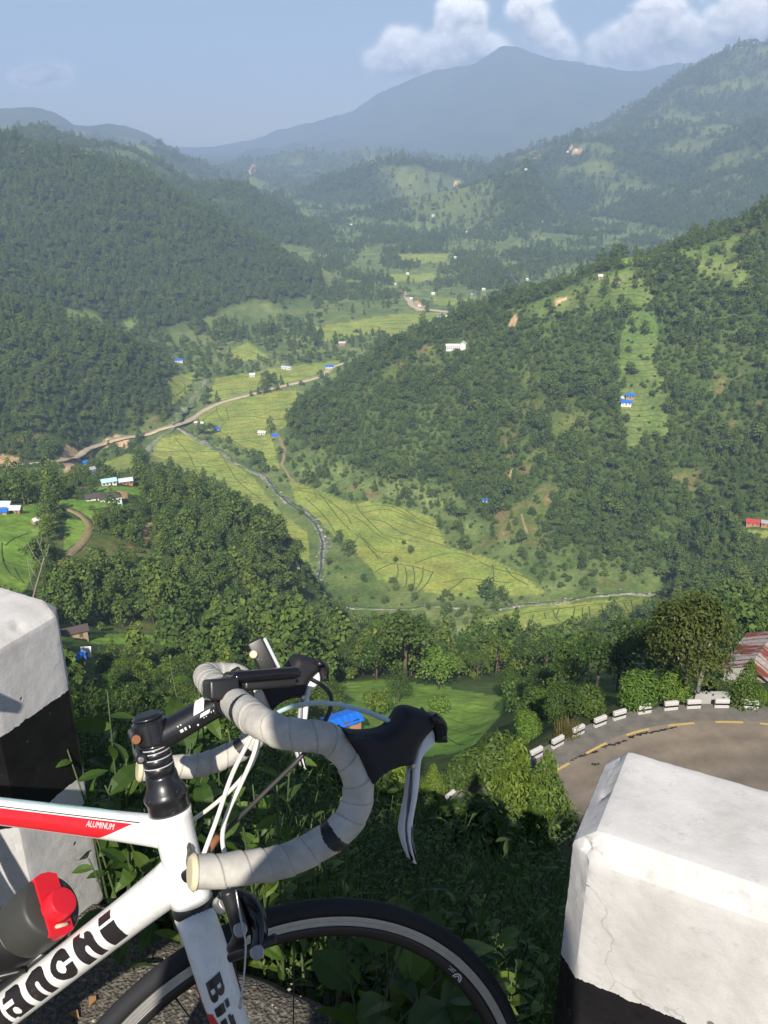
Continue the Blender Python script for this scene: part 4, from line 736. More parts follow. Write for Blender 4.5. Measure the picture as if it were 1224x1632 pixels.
# ------------------------------------------------------------------ woods: the 300 largest trees singly, the rest as masses
VIEWBOX = [(-20, 690, 215, 760, 740), (84, 690, 142, 777, 740), (100, 1000, 148, 1066, 300), (150, 1008, 280, 1030, 300), (535, 1120, 800, 1200, 170), (85, 800, 152, 895, 420), (-20, 795, 60, 960, 400), (150, 755, 225, 805, 450), (820, 1110, 1230, 1300, 70), (1160, 980, 1230, 1060, 90), (530, 1085, 800, 1125, 200), (730, 980, 1060, 1035, 500), (480, 935, 560, 960, 560)]
HOUSE_PTS = [(c[0], c[1], c[2]) for c in CLEAR]
def house_boxes():
    B = []
    for x, y, q in HOUSE_PTS:
        r = math.hypot(x, y); z = float(ground(x, y)); px, py = project(np.array([x]), np.array([y]), np.array([z+.5])); w_ = q*.8*FPX/max(r, 1); B.append((px[0]-w_, py[0]-2, px[0]+w_, py[0]+400, r, py[0]))
    return B
HB = house_boxes()
def clear_of_houses(X, Y, Z, h):
    r = np.hypot(X, Y); px, py = project(X, Y, Z); _, pt = project(X, Y, Z+h); bad = np.zeros(len(X), bool)
    for a, b, c_, d, rr, hy in HB: bad |= (px > a) & (px < c_) & (pt < hy) & (py > hy) & (r < rr)
    return ~bad
def wood_prob(X, Y, Z):
    c = cover(X, Y, Z); r = np.hypot(X, Y); n = fbm(X, Y, 85, 4, .6, 75); flat = (Z-HC-floor_z(r) < 12) & (r > 420); hl = ((X < -40) & (r > 800)) | (r > 1300); base = np.where(c == 0, np.where(flat, np.where(r > 1300, .05+.85*sstep(-.06, .10, fbm(X, Y, 150, 4, .6, 111)), .30), np.where(hl, 1.0, .97)), np.where(c == 3, np.where(flat, .06, .2), np.where(c == 2, .08, 0.0)))
    opn = (c == 0) & (r < 1250); base = np.where(opn, base*(1-sstep(.30, .48, n)*.75), base); base = np.where((r > 2300) & ~flat, base*(1-sstep(.0, .35, fbm(X, Y, 330, 5, .6, 74))*.85), base); return base
X, Y, Z = candidates(52, 470, 4.4, 31); dd, sg = dist_poly(X, Y, ROAD_OUT); s_ = dd*sg
m = (rng.random(len(X)) < wood_prob(X, Y, Z)) & ~((X > 0) & (np.hypot(X, Y) < 115)) & off_lines(X, Y) & off_spots(X, Y) & ~((s_ > -4) & (s_ < ROAD_W+3)) & clear_of_houses(X, Y, Z, 7) & ~((s_ > -14) & (np.hypot(X, Y) < 70))
X, Y, Z = X[m], Y[m], Z[m]; m = off_spots(X, Y, [(a, b, c*.75+1.5) for a, b, c in TREES]); X, Y, Z = X[m], Y[m], Z[m]
for bx in VIEWBOX:
    px, py = project(X, Y, Z); _, pt = project(X, Y, Z+7); r = np.hypot(X, Y); m = ~((px > bx[0]) & (px < bx[2]) & (pt < bx[3]-6) & (py > bx[1]) & (r < bx[4]) & (py < bx[3]+70)); X, Y, Z = X[m], Y[m], Z[m]
r = np.hypot(X, Y); order = np.argsort(r); X, Y, Z, r = X[order], Y[order], Z[order], r[order]
px, py = project(X, Y, Z+4); vis = (px > -20) & (px < 1244) & (py > 0) & seen(X, Y, Z, 2) & ~((px < 90) & (py > 960))
wood_idx = np.where(vis)[0][:250]; single = np.zeros(len(X), bool); single[wood_idx] = True
GRP = {'spur': ('trees on the wooded spur', 'broadleaf tree on the wooded spur below the farmhouses'), 'slope': ('trees on the slope below the verge', 'broadleaf tree on the slope between the verge and the spur'), 'foot': ('trees beyond the meadow', 'broadleaf tree in the belt of wood beyond the meadow')}
for i in wood_idx:
    hue = rng.random(); kx = rng.choice(6, p=[.24, .12, .14, .14, .22, .14]); pr = MID[kx]; s = rng.uniform(.62, 1.05)
    s *= .62 if r[i] < 150 else (.70 if r[i] < 260 else .78)
    g = 'foot' if px[i] > 480 else ('slope' if r[i] < 250 else 'spur'); look = ('rounded mid-green', 'tall slender dark', 'broad spreading dark', 'rounded bright green', 'low bushy mid-green', 'low bushy bright green')[kx]; col_ = int(min(4, max(0, px[i]//245))); row_ = int(r[i] > 330) if g == 'spur' else int(r[i] > 170) if g == 'slope' else int(r[i] > 230)
    where = {'spur': ('on the spur face', 'on the spur crest'), 'slope': ('just below the verge', 'at the slope foot'), 'foot': ('round the meadow', 'between meadow and river')}[g][row_]; wh2 = ('at far left', 'left of the stem', 'above the handlebar', 'right of the brake hood', 'towards the hairpin')[col_]
    put_tree('tree', pr, X[i], Y[i], s, look+' tree '+where+', '+wh2, 'tree', GRP[g][0], z=Z[i], sink=1.5*s)
# far prototypes stand as real trees among the far woods
far_objs = []
for k_, ((a, b), m_, lb) in enumerate(zip(((560, 690), (1100, 560), (930, 610), (1150, 650), (870, 760)), FAR, ('round tree high in the woods of the ridge above the river bend', 'tall tree in the woods near the right edge of the ridge', 'spreading tree in the woods left of the ridge terraces', 'pointed tree in the woods right of the ridge terraces', 'low bush in the woods low on the ridge'))):
    p = hit(a, b, 500); o = link('tree' if k_ < 4 else 'bush', m_); o.location = (p[0], p[1], p[2]-.3); tag(o, lb, 'tree' if k_ < 4 else 'bush'); far_objs.append(o)
rest = ~single; X1, Y1, Z1 = X[rest], Y[rest], Z[rest]
def far_scatter(name, X, Y, Z, smul, cone=.1, bush=.18):
    pk = np.array([.34, .2, .26-cone*.5, cone, bush]); pk /= pk.sum(); idx = rng.choice(5, len(X), p=pk); s = smul*np.clip(rng.lognormal(-.22, .34, len(X)), .35, 1.75)*(1+.45*fbm(X, Y, 70, 3, .5, 99)); return scatter(name, np.c_[X, Y, Z-.3], far_objs, idx, s)
X2, Y2, Z2 = candidates(470, 1300, 5.6, 33); pr = wood_prob(X2, Y2, Z2); m = (rng.random(len(X2)) < pr) & off_lines(X2, Y2, 2) & off_spots(X2, Y2) & clear_of_houses(X2, Y2, Z2, 7); X2, Y2, Z2 = X2[m], Y2[m], Z2[m]; px, py = project(X2, Y2, Z2); _, pt = project(X2, Y2, Z2+8); m = ~((px > -20) & (px < 215) & (pt < 752) & (py > 690) & (np.hypot(X2, Y2) < 745)); X2, Y2, Z2 = X2[m], Y2[m], Z2[m]
X3, Y3, Z3 = candidates(1300, 3000, 8.2, 33); m = (rng.random(len(X3)) < wood_prob(X3, Y3, Z3)*.95) & off_spots(X3, Y3) & clear_of_houses(X3, Y3, Z3, 7); X3, Y3, Z3 = X3[m], Y3[m], Z3[m]
X4, Y4, Z4 = candidates(3000, 5600, 19, 33); m = (rng.random(len(X4)) < wood_prob(X4, Y4, Z4)*.8) & off_spots(X4, Y4); X4, Y4, Z4 = X4[m], Y4[m], Z4[m]
Xa, Ya, Za = np.r_[X1, X2], np.r_[Y1, Y2], np.r_[Z1, Z2]; azm = np.arctan2(Xa, Ya); side = (np.hypot(Xa, Ya) > 480) & (Xa > 0.0-40+0*Ya) & (Za > -HC-260)
far_scatter('wood', Xa, Ya, Za, .95, .1, .30); Xb, Yb, Zb_ = candidates(330, 1050, 4.4, 33); m = (rng.random(len(Xb)) < wood_prob(Xb, Yb, Zb_)*np.where(Xb > -60, .85, .4)) & off_lines(Xb, Yb, 1) & off_spots(Xb, Yb); Xb, Yb, Zb_ = Xb[m], Yb[m], Zb_[m]; scatter('bush_cover', np.c_[Xb, Yb, Zb_-.4], far_objs, np.where(rng.random(len(Xb)) < .85, 4, 0), rng.uniform(.35, .8, len(Xb)))
far_scatter('far_wood', X3, Y3, Z3, 1.3, .22, .05); far_scatter('mountain_wood', X4, Y4, Z4, 2.0, .1, .05)
print('TREES', len(wood_idx), len(Xa), len(X3), len(X4))
# ------------------------------------------------------------------ the verge we stand on
k = N('verge_asphalt'); P = k.pos(); f = k.noise(95, 4, .8, P); g = k.noise(5, 5, .6, P); v = k.n('TexVoronoi', i_Scale=160.0); k.set(v.inputs['Vector'], P)
c = k.ramp(f, [(.32, (.035, .032, .028)), (.55, (.15, .135, .11)), (.68, (.30, .27, .22))]); c = k.mix(1.0, c, k.ramp(g, [(.3, .6), (.7, 1.15)]), 'MULTIPLY')
k.bsdf(c, .9, k.bump(k.math('ADD', f, v.outputs['Distance']), .9, .006), .25); M_verge = k.done()
def world_xy(a, n): return ALONG[0]*a+NRM[0]*n, ALONG[1]*a+NRM[1]*n
aa = np.concatenate([np.linspace(-14, -2.6, 12, endpoint=False), np.linspace(-2.6, 2.2, 161), np.linspace(2.4, 12, 12)]); nnv = np.concatenate([np.linspace(-9, -.6, 10, endpoint=False), np.linspace(-.6, 1.0, 54)])
A_, N_ = np.meshgrid(aa, nnv); edge = EDGE-.0+.030*fbm(aa, aa*0+3.3, .35, 4, .6, 91)+.012*fbm(aa, aa*0+9.3, .05, 2, .6, 92); t = (N_+9)/(10.0); N2 = np.where(N_ > -.6, -.6+(N_+.6)/1.6*(edge[None]+.6), N_)
Xv, Yv = world_xy(A_, N2); drop = np.clip((N2-(edge[None]-.05))/.05, 0, 1); Zv = .004*fbm(Xv, Yv, .12, 3, .6, 93)-.035*drop**2
nv, mv = A_.shape; Vv = np.stack([Xv, Yv, Zv], -1).reshape(-1, 3); Iv = np.arange(nv*mv).reshape(nv, mv); Fv = np.stack([Iv[:-1, :-1], Iv[:-1, 1:], Iv[1:, 1:], Iv[1:, :-1]], -1).reshape(-1, 4).tolist()
ex, ey = world_xy(aa, edge+.03); b0 = len(Vv); Vv = np.r_[Vv, np.c_[ex, ey, np.full(mv, -.55)]]; Fv += [(int(Iv[-1, i]), int(Iv[-1, i+1]), b0+i+1, b0+i) for i in range(mv-1)]
tag(link('road_verge', np_mesh('road_verge', Vv, Fv, sm=True), mat=M_verge), kind='structure')
# loose grit and small stones along the edge
gv, gf = [], []
for _ in range(420):
    a_ = rng.uniform(-1.6, 1.2); n_ = EDGE-abs(rng.normal(.05, .25)); x, y = world_xy(a_, n_); s = abs(rng.normal(.0016, .0014))+.0008; o = len(gv)
    gv += [(x+s*math.cos(q*1.57+a_*9), y+s*math.sin(q*1.57+a_*9), .002) for q in range(4)]+[(x, y, .002+s*.9)]; gf += [(o, o+1, o+4), (o+1, o+2, o+4), (o+2, o+3, o+4), (o+3, o, o+4)]
tag(link('grit', np_mesh('grit', gv, gf), mat=simple('grit_stone', (.30, .26, .20), .9, var=.5, vs_=40)), kind='stuff')
for i, (a, b) in enumerate(((332, 1578), (148, 1600), (120, 1622))):
    az, te = sight(a, b); r = -HC/te; x, y = r*math.sin(az), r*math.cos(az); o = link('fallen_leaf', np_mesh('fallen_leaf', [(-.012, 0, .006), (0, .007, .014), (.013, .001, .007), (.001, -.008, .012), (0, 0, .006)], [(0, 1, 4), (1, 2, 4), (2, 3, 4), (3, 0, 4)]), mat=simple('dead_leaf', (.36, .20, .08), .8)); o.location = (x, y, 0); o.rotation_euler[2] = i*1.3
    tag(o, ('brown dead leaf on the asphalt just left of the front tyre', 'brown scrap of leaf on the asphalt under the down tube lettering', 'smaller brown scrap of leaf on the asphalt at the bottom edge under the down tube')[i], 'leaf')
# ------------------------------------------------------------------ guard blocks
def block_mesh(L, D, H, cell, ch, seed, rough=1.0):
    faces = []; half = np.array([L/2, D/2, H/2]); V, Fq = [], []
    for ax in range(3):
        for sgn in (-1, 1):
            u, v = (ax+1) % 3, (ax+2) % 3; nu = max(2, int(2*half[u]/cell)); nv_ = max(2, int(2*half[v]/cell)); U, Q = np.meshgrid(np.linspace(-half[u], half[u], nu+1), np.linspace(-half[v], half[v], nv_+1), indexing='ij')
            P = np.zeros(U.shape+(3,)); P[..., u] = U; P[..., v] = Q; P[..., ax] = sgn*half[ax]; o = sum(len(x) for x in V); V.append(P.reshape(-1, 3)); I = np.arange(U.size).reshape(U.shape)+o
            q = np.stack([I[:-1, :-1], I[1:, :-1], I[1:, 1:], I[:-1, 1:]], -1).reshape(-1, 4); Fq += (q if sgn > 0 else q[:, ::-1]).tolist()
    P = np.concatenate(V); inner = np.clip(P, -(half-ch), half-ch); d = P-inner; l1 = np.abs(d).sum(1, keepdims=True); nz = (np.abs(d) > 1e-6).sum(1)
    P = inner+d/np.maximum(l1, 1e-9)*ch*np.where(nz[:, None] > 1, 1.0, 1.0)
    nrm_ = unit(d/np.maximum(l1, 1e-9)); s1 = P[:, 0]*1.0+P[:, 2]*.73+seed*9.1; s2 = P[:, 1]*1.0-P[:, 2]*.41+P[:, 0]*.3+seed*3.7
    disp =   .0006*fbm(s1, s2, .10, 3, .55, seed)+.0009*fbm(s1*1.3, s2*1.1+P[:, 2], .022, 3, .6, seed+5)
    sec = np.sort(np.abs(d), 1)[:, 1]/ch; chip = np.maximum(0, fbm(s1, s2+P[:, 2]*.6, .06, 5, .62, seed+9)-.20)*.016*np.clip(4-nz*1.0-.0, 0, 1)*np.clip(sec*1.6, 0, 1); P = P+nrm_*((disp-chip)*rough)[:, None]; P[:, 2] += H/2
    me = bpy.data.meshes.new('guard_block'); me.from_pydata(P.tolist(), [], Fq); bm = bmesh.new(); bm.from_mesh(me); bmesh.ops.remove_doubles(bm, verts=bm.verts, dist=1e-4); bm.to_mesh(me); bm.free(); smooth(me, rad(30)); return me
def block_paint(name, bands, grime=.3):
    k = N(name); o = k.obj(); sx = k.n('SeparateXYZ'); k.set(sx.inputs[0], o); z = sx.outputs['Z']; zz = k.math('ADD', z, k.math('MULTIPLY', k.math('SUBTRACT', k.noise(7, 4, .6, o), .5), .014)); zz = k.math('ADD', zz, k.math('MULTIPLY', k.math('SUBTRACT', k.noise(60, 3, .7, o), .5), .012))
    m = None
    for a, b in bands:
        q = k.math('MULTIPLY', k.math('GREATER_THAN', zz, a), k.math('LESS_THAN', zz, b)); m = q if m is None else k.math('MAXIMUM', m, q)
    f = k.noise(9, 6, .65, o); g = k.noise(2.2, 4, .6, o); wht = k.ramp(f, [(.25, (.44, .425, .405)), (.5, (.56, .545, .53)), (.75, (.64, .625, .61))]); wht = k.mix(k.math('MULTIPLY', k.ramp(g, [(.45, 0), (.75, 1)]), grime), wht, (.40, .385, .37)); spk = k.noise(55, 5, .75, o); wht = k.mix(k.ramp(spk, [(.56, 0), (.70, .55)]), wht, (.36, .35, .335))
    stm = k.n('Mapping'); k.set(stm.inputs['Vector'], o); stm.inputs['Scale'].default_value = (16, 16, 1.3); wht = k.mix(k.math('MULTIPLY', k.ramp(k.noise(1.0, 4, .6, stm.outputs[0]), [(.52, 0), (.72, 1)]), .35), wht, (.40, .37, .33)); pnt = k.ramp(k.n('NewGeometry').outputs['Pointiness'], [(.52, 0), (.60, .55)]); wht = k.mix(k.math('MULTIPLY', pnt, k.ramp(k.noise(18, 4, .7, o), [(.4, 0), (.6, 1)])), wht, (.34, .33, .31))
    vo = k.n('TexVoronoi', i_Scale=17.0, feature='F1', i_Randomness=1.0); k.set(vo.inputs['Vector'], o); pit = k.ramp(vo.outputs['Distance'], [(.0, 1), (.075, 1), (.10, 0)]); sel = k.ramp(k.n('TexWhiteNoise').outputs[0], [(0, 1), (1, 1)]); pk = k.math('GREATER_THAN', k.noise(6.3, 2, .5, o), .47); pit = k.math('MULTIPLY', pit, pk)
    wht = k.mix(pit, wht, (.16, .15, .14)); wp = k.n('Mix', data_type='VECTOR'); k.set(wp.inputs['Factor'], .12); k.set(wp.inputs[4], o); k.set(wp.inputs[5], k.n('TexNoise', i_Scale=9.0, i_Detail=4.0).outputs['Color']); ve = k.n('TexVoronoi', i_Scale=3.2, feature='DISTANCE_TO_EDGE'); k.set(ve.inputs['Vector'], wp.outputs[1]); crk = k.math('MULTIPLY', k.math('LESS_THAN', ve.outputs['Distance'], .0035), k.math('GREATER_THAN', k.noise(4.1, 2, .5, o), .56)); wht = k.mix(k.math('MULTIPLY', crk, .35), wht, (.2, .19, .18)); blk = k.ramp(f, [(.3, (.006, .006, .007)), (.7, (.018, .017, .018))]); scr = k.ramp(k.noise(45, 3, .7, o), [(.70, 0), (.72, 1)]); blk = k.mix(k.math('MULTIPLY', scr, .35), blk, (.2, .2, .2))
    h = k.math('SUBTRACT', k.math('MULTIPLY', k.noise(120, 4, .7, o), .5), k.math('MULTIPLY', pit, 2.0)); k.bsdf(k.mix(m, wht, blk), k.mix(m, (.85,)*3, (.42,)*3), k.bump(h, .35, .004), .3); return k.done()
ROTB = math.atan2(ALONG[1], ALONG[0])
def near_block(cx, cy, seed, bands, label):
    me = block_mesh(1.0, .215, .75, .0066, .028, seed); o = link('guard_block', me, mat=block_paint('banded_paint', bands)); o.location = (cx, cy, -.012 if cx > 0 else -.05); o.rotation_euler[2] = ROTB; tag(o, label, 'guard block', 'painted guard blocks along the verge'); return o
c1 = np.array([.321, .974])+ALONG*.485-NRM*.100; c2 = np.array([-.586, 1.435])-ALONG*.505-NRM*.102
near_block(c1[0], c1[1], 3, [(.34, .535)], 'big white concrete guard block with a black band at the bottom right beside the wheel')
near_block(c2[0], c2[1], 8, [(.362, .562)], 'big black and white banded guard block behind the frame of the bicycle')
hb = block_mesh(1.06, .28, .74, .045, .035, 12, .6); hbm = block_paint('thin_banded_paint', [(.30, .45)], .12); hb.materials.append(hbm)
bpx = [(1198, 313), (1158, 313), (1050, 310), (943, 311), (845, 319), (750, 334), (658, 358), (573, 388), (495, 426), (412, 468), (330, 511), (248, 552)]
base_px = [(1199+42, 1139), (1199, 1134.5), (1154, 1132.5), (1110, 1133.3), (1068.5, 1136.5), (1030, 1142), (993, 1150.5), (960, 1161.5), (927, 1176), (894, 1195), (862, 1213), (828, 1230)]
nm_ = ['at the right end of the row, cut by the picture edge', 'just right of the black culvert mouth', 'just left of the black culvert mouth', 'in front of the trunk of the tall leafy tree', 'in front of the shrub nearest the tall tree', 'between the two bright long-leaved shrubs', 'in front of the taller bright shrub', 'left of the taller bright shrub, where the row bends down', 'right of the tuft of dry grass', 'left of the tuft of dry grass', 'next above the white-flowering bush', 'half hidden by the white-flowering bush']
for i, (a, b) in enumerate(base_px):
    j, q = near_on_road(a, b); nn_ = ROAD_N[j]; p = ROAD_OUT[j]-nn_*.30; o = link('guard_block', hb); o.location = (p[0], p[1], road_z+.02); o.rotation_euler[2] = math.atan2(-nn_[0], nn_[1])+PI; tag(o, 'small banded guard block '+nm_[i], 'guard block', 'guard blocks round the hairpin')
    if len(o['label'].split()) > 16: o['label'] = 'small banded guard block '+nm_[i]
p = hit(709, 1279, 20); o = link('guard_block', hb); o.location = (p[0], p[1], p[2]+.2); o.rotation_euler = (.5, .1, .9); tag(o, 'white guard block lying tilted in the undergrowth right of the brake lever', 'guard block')
# culvert wall with its dark mouth
j, q = near_on_road(1163, 1130); nn_ = ROAD_N[j]; pc = ROAD_OUT[j]-nn_*1.25; ce = empty('culvert', (pc[0], pc[1], road_z), (0, 0, math.atan2(-nn_[0], nn_[1])+PI)); tag(ce, 'low grey culvert wall with a round black mouth between two guard blocks', 'culvert')
link('headwall', np_mesh('headwall', *boxes([(-2.4, .9, -.2, .2, -.8, .62)])), ce, MW['grey']); 
th = np.linspace(0, 2*PI, 21)[:-1]; ring = [(.55+.42*math.cos(t_), -.62, .42+.42*math.sin(t_)) for t_ in th]+[(.55+.42*math.cos(t_), .1, .42+.42*math.sin(t_)) for t_ in th]
link('mouth', np_mesh('mouth', ring, [(i, (i+1) % 20, 20+(i+1) % 20, 20+i) for i in range(20)]+[tuple(range(20))]), ce, M_dark)
# dry grass tuft on the road edge
def blades(g, n, h, spread, wd, curve=.5):
    V, Fq = [], []
    for _ in range(n):
        a = g.random()*2*PI; b = g.random()*spread; x, y = b*math.cos(a), b*math.sin(a); L = h*(.5+.7*g.random()); d = g.random()*2*PI; cu = curve*(.3+g.random()); o = len(V); px_, py_ = -math.sin(d), math.cos(d)
        for s in (0, .4, .75, 1.0):
            ww = wd*(1-s**1.5)+.0004; r_ = L*cu*s*s; zz = L*(s-.35*cu*s*s); V += [(x+math.cos(d)*r_+px_*ww, y+math.sin(d)*r_+py_*ww, zz), (x+math.cos(d)*r_-px_*ww, y+math.sin(d)*r_-py_*ww, zz)]
        Fq += [(o+q*2, o+q*2+1, o+q*2+3, o+q*2+2) for q in range(3)]
    return V, Fq
g = np.random.default_rng(5); p = hit(902, 1178, 30); o = link('grass_tuft', np_mesh('grass_tuft', *blades(g, 420, 1.7, .9, .018))); o.data.materials.append(M_dry); o.location = p; tag(o, 'tuft of dry reddish grass among the guard blocks of the hairpin', 'grass tuft')
# dry leafless tree in front of the spur
p = hit(48, 962, 120); d = np.linalg.norm(p-[0, 0, HC]); m = d/FPX; bt = empty('bare_tree', tuple(p)); tag(bt, 'tall leafless dead tree with forked pale branches above the painted block', 'tree')
P0 = lambda x, y, dd=0: ((x-48)*m, dd, (962-y)*m*1.1)
link('trunk', np_mesh('trunk', *tube([P0(48, 975), P0(55, 950), P0(66, 925), P0(75, 905), P0(80, 893)], [.30, .26, .22, .18, .14], 7), sm=True), bt, M_barkp)
for L in ([(80, 893), (77, 880), (72, 866)], [(80, 893), (86, 886), (88, 876)], [(75, 905), (66, 893), (58, 873)], [(58, 948), (54, 930), (54, 892)], [(66, 925), (60, 915), (53, 900)], [(72, 866), (70, 860), (74, 850)], [(50, 965), (44, 955), (39, 940)], [(76, 880), (80, 868), (80, 858)]):
    link('branch', np_mesh('branch', *tube([P0(*L[0], 0), P0(*L[1], .3), P0(*L[2], .8)], [.13, .09, .04], 5), sm=True), bt, M_barkp)
# ------------------------------------------------------------------ plants close by
def blade_leaf(L, Wd, g, droop=.5, fold=.25, n=4):           # one leaf along +x with a midrib fold
    V = []; 
    for i in range(n+1):
        s = i/n; ww = Wd*.5*math.sin(PI*min(1, s*.92+.06))**.8*(1-.25*s); z = -droop*L*s*s*.6+.12*L*s; x = L*s*(1-.2*droop*s); V += [(x, ww, z+ww*fold), (x, 0, z), (x, -ww, z+ww*fold)]
    Fq = []
    for i in range(n): a = i*3; Fq += [(a, a+3, a+4, a+1), (a+1, a+4, a+5, a+2)]
    return np.array(V), Fq
def leafy_plant(seed, stems, h, leafL, leafW, per, spread, droop=.5):
    g = np.random.default_rng(seed); leaves, st_ = [], []
    for s in range(stems):
        a = g.random()*2*PI; r0 = .04*g.random(); tip = np.array([math.cos(a)*spread*(.3+g.random()), math.sin(a)*spread*(.3+g.random()), h*(.6+.5*g.random())]); b = np.array([r0*math.cos(a), r0*math.sin(a), -.05]); mid = b*.5+tip*.5+[0, 0, h*.12]
        ts = np.linspace(0, 1, 7)[:, None]; pts = (1-ts)**2*b+2*ts*(1-ts)*mid+ts**2*tip; st_.append(tube(pts, np.linspace(.0036, .0014, 7)*max(1, h), 5))
        for q in range(per):
            t_ = .22+.78*(q+g.random()*.5)/per; t_ = min(t_, 1.0); P = (1-t_)**2*b+2*t_*(1-t_)*mid+t_**2*tip; L = leafL*(.55+.6*g.random())*(1-.25*t_); v, f = blade_leaf(L, L*leafW/leafL, g, droop*(.3+1.1*g.random()))
            yaw_ = q*2.4+g.normal(0, .4); pit = g.normal(.25, .35); rol = g.normal(0, .5); Rm = np.array((Matrix.Rotation(yaw_, 3, 'Z') @ Matrix.Rotation(-pit, 3, 'Y') @ Matrix.Rotation(rol, 3, 'X'))); leaves.append((v@Rm.T+P, f))
    return join(leaves), join(st_)
M_nleaf = leaf_mat('near_leaves', (.038, .076, .017), (.095, .155, .035), .3, .45); M_nleaf2 = leaf_mat('near_leaves_light', (.075, .14, .025), (.15, .22, .05), .35, .45); M_stem = simple('green_stem', (.06, .09, .03), .7)
M_under = leaf_mat('undergrowth_leaves', (.045, .085, .022), (.115, .175, .045), .25, .5)
UND = []
for i, (st, h, lL, lW, per, sp_, mat) in enumerate(((9, .40, .055, .022, 14, .22, M_under), (6, .42, .07, .036, 10, .2, M_nleaf), (12, .34, .045, .013, 18, .28, M_under), (5, .26, .10, .07, 6, .18, M_nleaf), (7, .42, .055, .012, 20, .18, M_nleaf2))):
    (v, f), (sv, sf) = leafy_plant(700+i, st, h, lL, lW, per, sp_); V_, F_ = join([(v, f), (sv, sf)]); m = np_mesh('plant', V_, F_, [0]*len(f)+[1]*len(sf)); m.materials.append(mat); m.materials.append(M_stem); UND.append(m)
gt_ = np_mesh('grass_clump', *blades(np.random.default_rng(77), 110, .38, .16, .0035, .6)); gt_.materials.append(M_under); UND.append(gt_)
und_obj = []
spots = [((560, 1590), 'leafy weed growing through the view of the spokes, left of the rim mark'), ((690, 1600), 'broad-leaved weed inside the wheel at the bottom edge'), ((640, 1475), 'small-leaved weed just above the top of the front tyre'), ((770, 1570), 'big round-leaved weed seen through the right part of the wheel'), ((860, 1500), 'tall thin weed between the tyre and the white block'), ((460, 1475), 'clump of grass behind the brake')]
for i, ((a, b), lb) in enumerate(spots):
    p = hit(a, b, 1.05); p = p if p is not None else np.array([0, 1.3, -.3]); o = link(('plant', 'plant', 'plant', 'plant', 'plant', 'grass_clump')[i], UND[i]); o.location = (p[0], p[1], p[2]); o.rotation_euler[2] = i*1.1; tag(o, lb, 'grass tuft' if i == 5 else 'plant'); und_obj.append(o)
pts, idx, scl = [], [], []
for r0, r1, step, s0, s1, pr in ((1.08, 2.6, .10, .5, .85, (.30, .10, .28, .10, .06, .16)), (2.6, 6, .20, .8, 1.3, (.32, .05, .30, .01, .14, .18)), (6, 16, .42, 1.1, 1.9, (.34, .02, .34, 0, .2, .1)), (16, 50, .90, 1.6, 3.4, (.36, .04, .36, 0, .2, .04))):
    xs = np.arange(-r1, r1, step); X, Y = np.meshgrid(xs, np.arange(0, r1, step)); X = (X+rng.uniform(-.5, .5, X.shape)*step).ravel(); Y = (Y+rng.uniform(-.5, .5, Y.shape)*step).ravel(); r = np.hypot(X, Y); dn = NRM[0]*X+NRM[1]*Y-EDGE
    m = (r > r0) & (r < r1) & (np.abs(np.arctan2(X, Y)) < rad(42)) & (dn > .10); X, Y = X[m], Y[m]; dd, sg = dist_poly(X, Y, ROAD_OUT); s_ = dd*sg; m = ~((s_ > -1.2) & (s_ < ROAD_W+.5)); X, Y = X[m], Y[m]
    if r1 > 6:
        zz_ = ground(X, Y); q1, q2 = project(X, Y, zz_+1.6); _, q3 = project(X, Y, zz_); m = ~((q1 > 872) & (q2 < 1300) & (q3 > 1140) & (np.hypot(X, Y) < 49)); X, Y = X[m], Y[m]
    pts.append(np.c_[X, Y, ground(X, Y)-.03]); idx.append(rng.choice(6, len(X), p=pr)); sc_ = rng.uniform(s0, s1, len(X)); dn = NRM[0]*X+NRM[1]*Y-EDGE; scl.append(np.minimum(sc_, .35+dn*1.2))
scatter('undergrowth', np.concatenate(pts), und_obj, np.concatenate(idx), np.concatenate(scl))
# shrubs of the shaded bank, one by one
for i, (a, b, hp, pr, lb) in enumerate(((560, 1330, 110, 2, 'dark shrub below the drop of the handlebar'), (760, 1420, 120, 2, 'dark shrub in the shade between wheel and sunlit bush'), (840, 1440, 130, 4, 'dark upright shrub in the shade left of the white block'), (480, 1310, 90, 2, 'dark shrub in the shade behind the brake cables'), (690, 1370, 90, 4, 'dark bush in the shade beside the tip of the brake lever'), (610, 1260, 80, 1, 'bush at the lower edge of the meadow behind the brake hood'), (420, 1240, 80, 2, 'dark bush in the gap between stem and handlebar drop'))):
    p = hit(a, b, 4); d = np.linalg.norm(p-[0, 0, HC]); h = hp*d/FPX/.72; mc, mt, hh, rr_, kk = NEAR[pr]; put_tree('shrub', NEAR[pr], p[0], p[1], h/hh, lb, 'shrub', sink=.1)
def big_plant(seed, loc, stems, h, lL, lW, per, sp_, label, mat=None, droop=.5, rz=0):
    (v, f), (sv, sf) = leafy_plant(seed, stems, h, lL, lW, per, sp_, droop); root = empty('plant', loc, (0, 0, rz)); tag(root, label, 'plant'); link('leaves', np_mesh('leaves', v, f), root, mat or M_nleaf); link('stem', np_mesh('stem', sv, sf, sm=True), root, M_stem); return root
def at_depth(px, py, dep): a = (px-612)/FPX*dep; b = (py-816)/FPX*dep; return np.array([a, dep*cp-b*sp, HC-(dep*sp+b*cp)])
def rooted(px, py, dep, dz):                                 # foot of a plant whose top shows at (px, py)
    q = at_depth(px, py, dep); zg = float(ground(q[0], q[1])); return (q[0], q[1], zg), max(.25, q[2]-zg+dz)
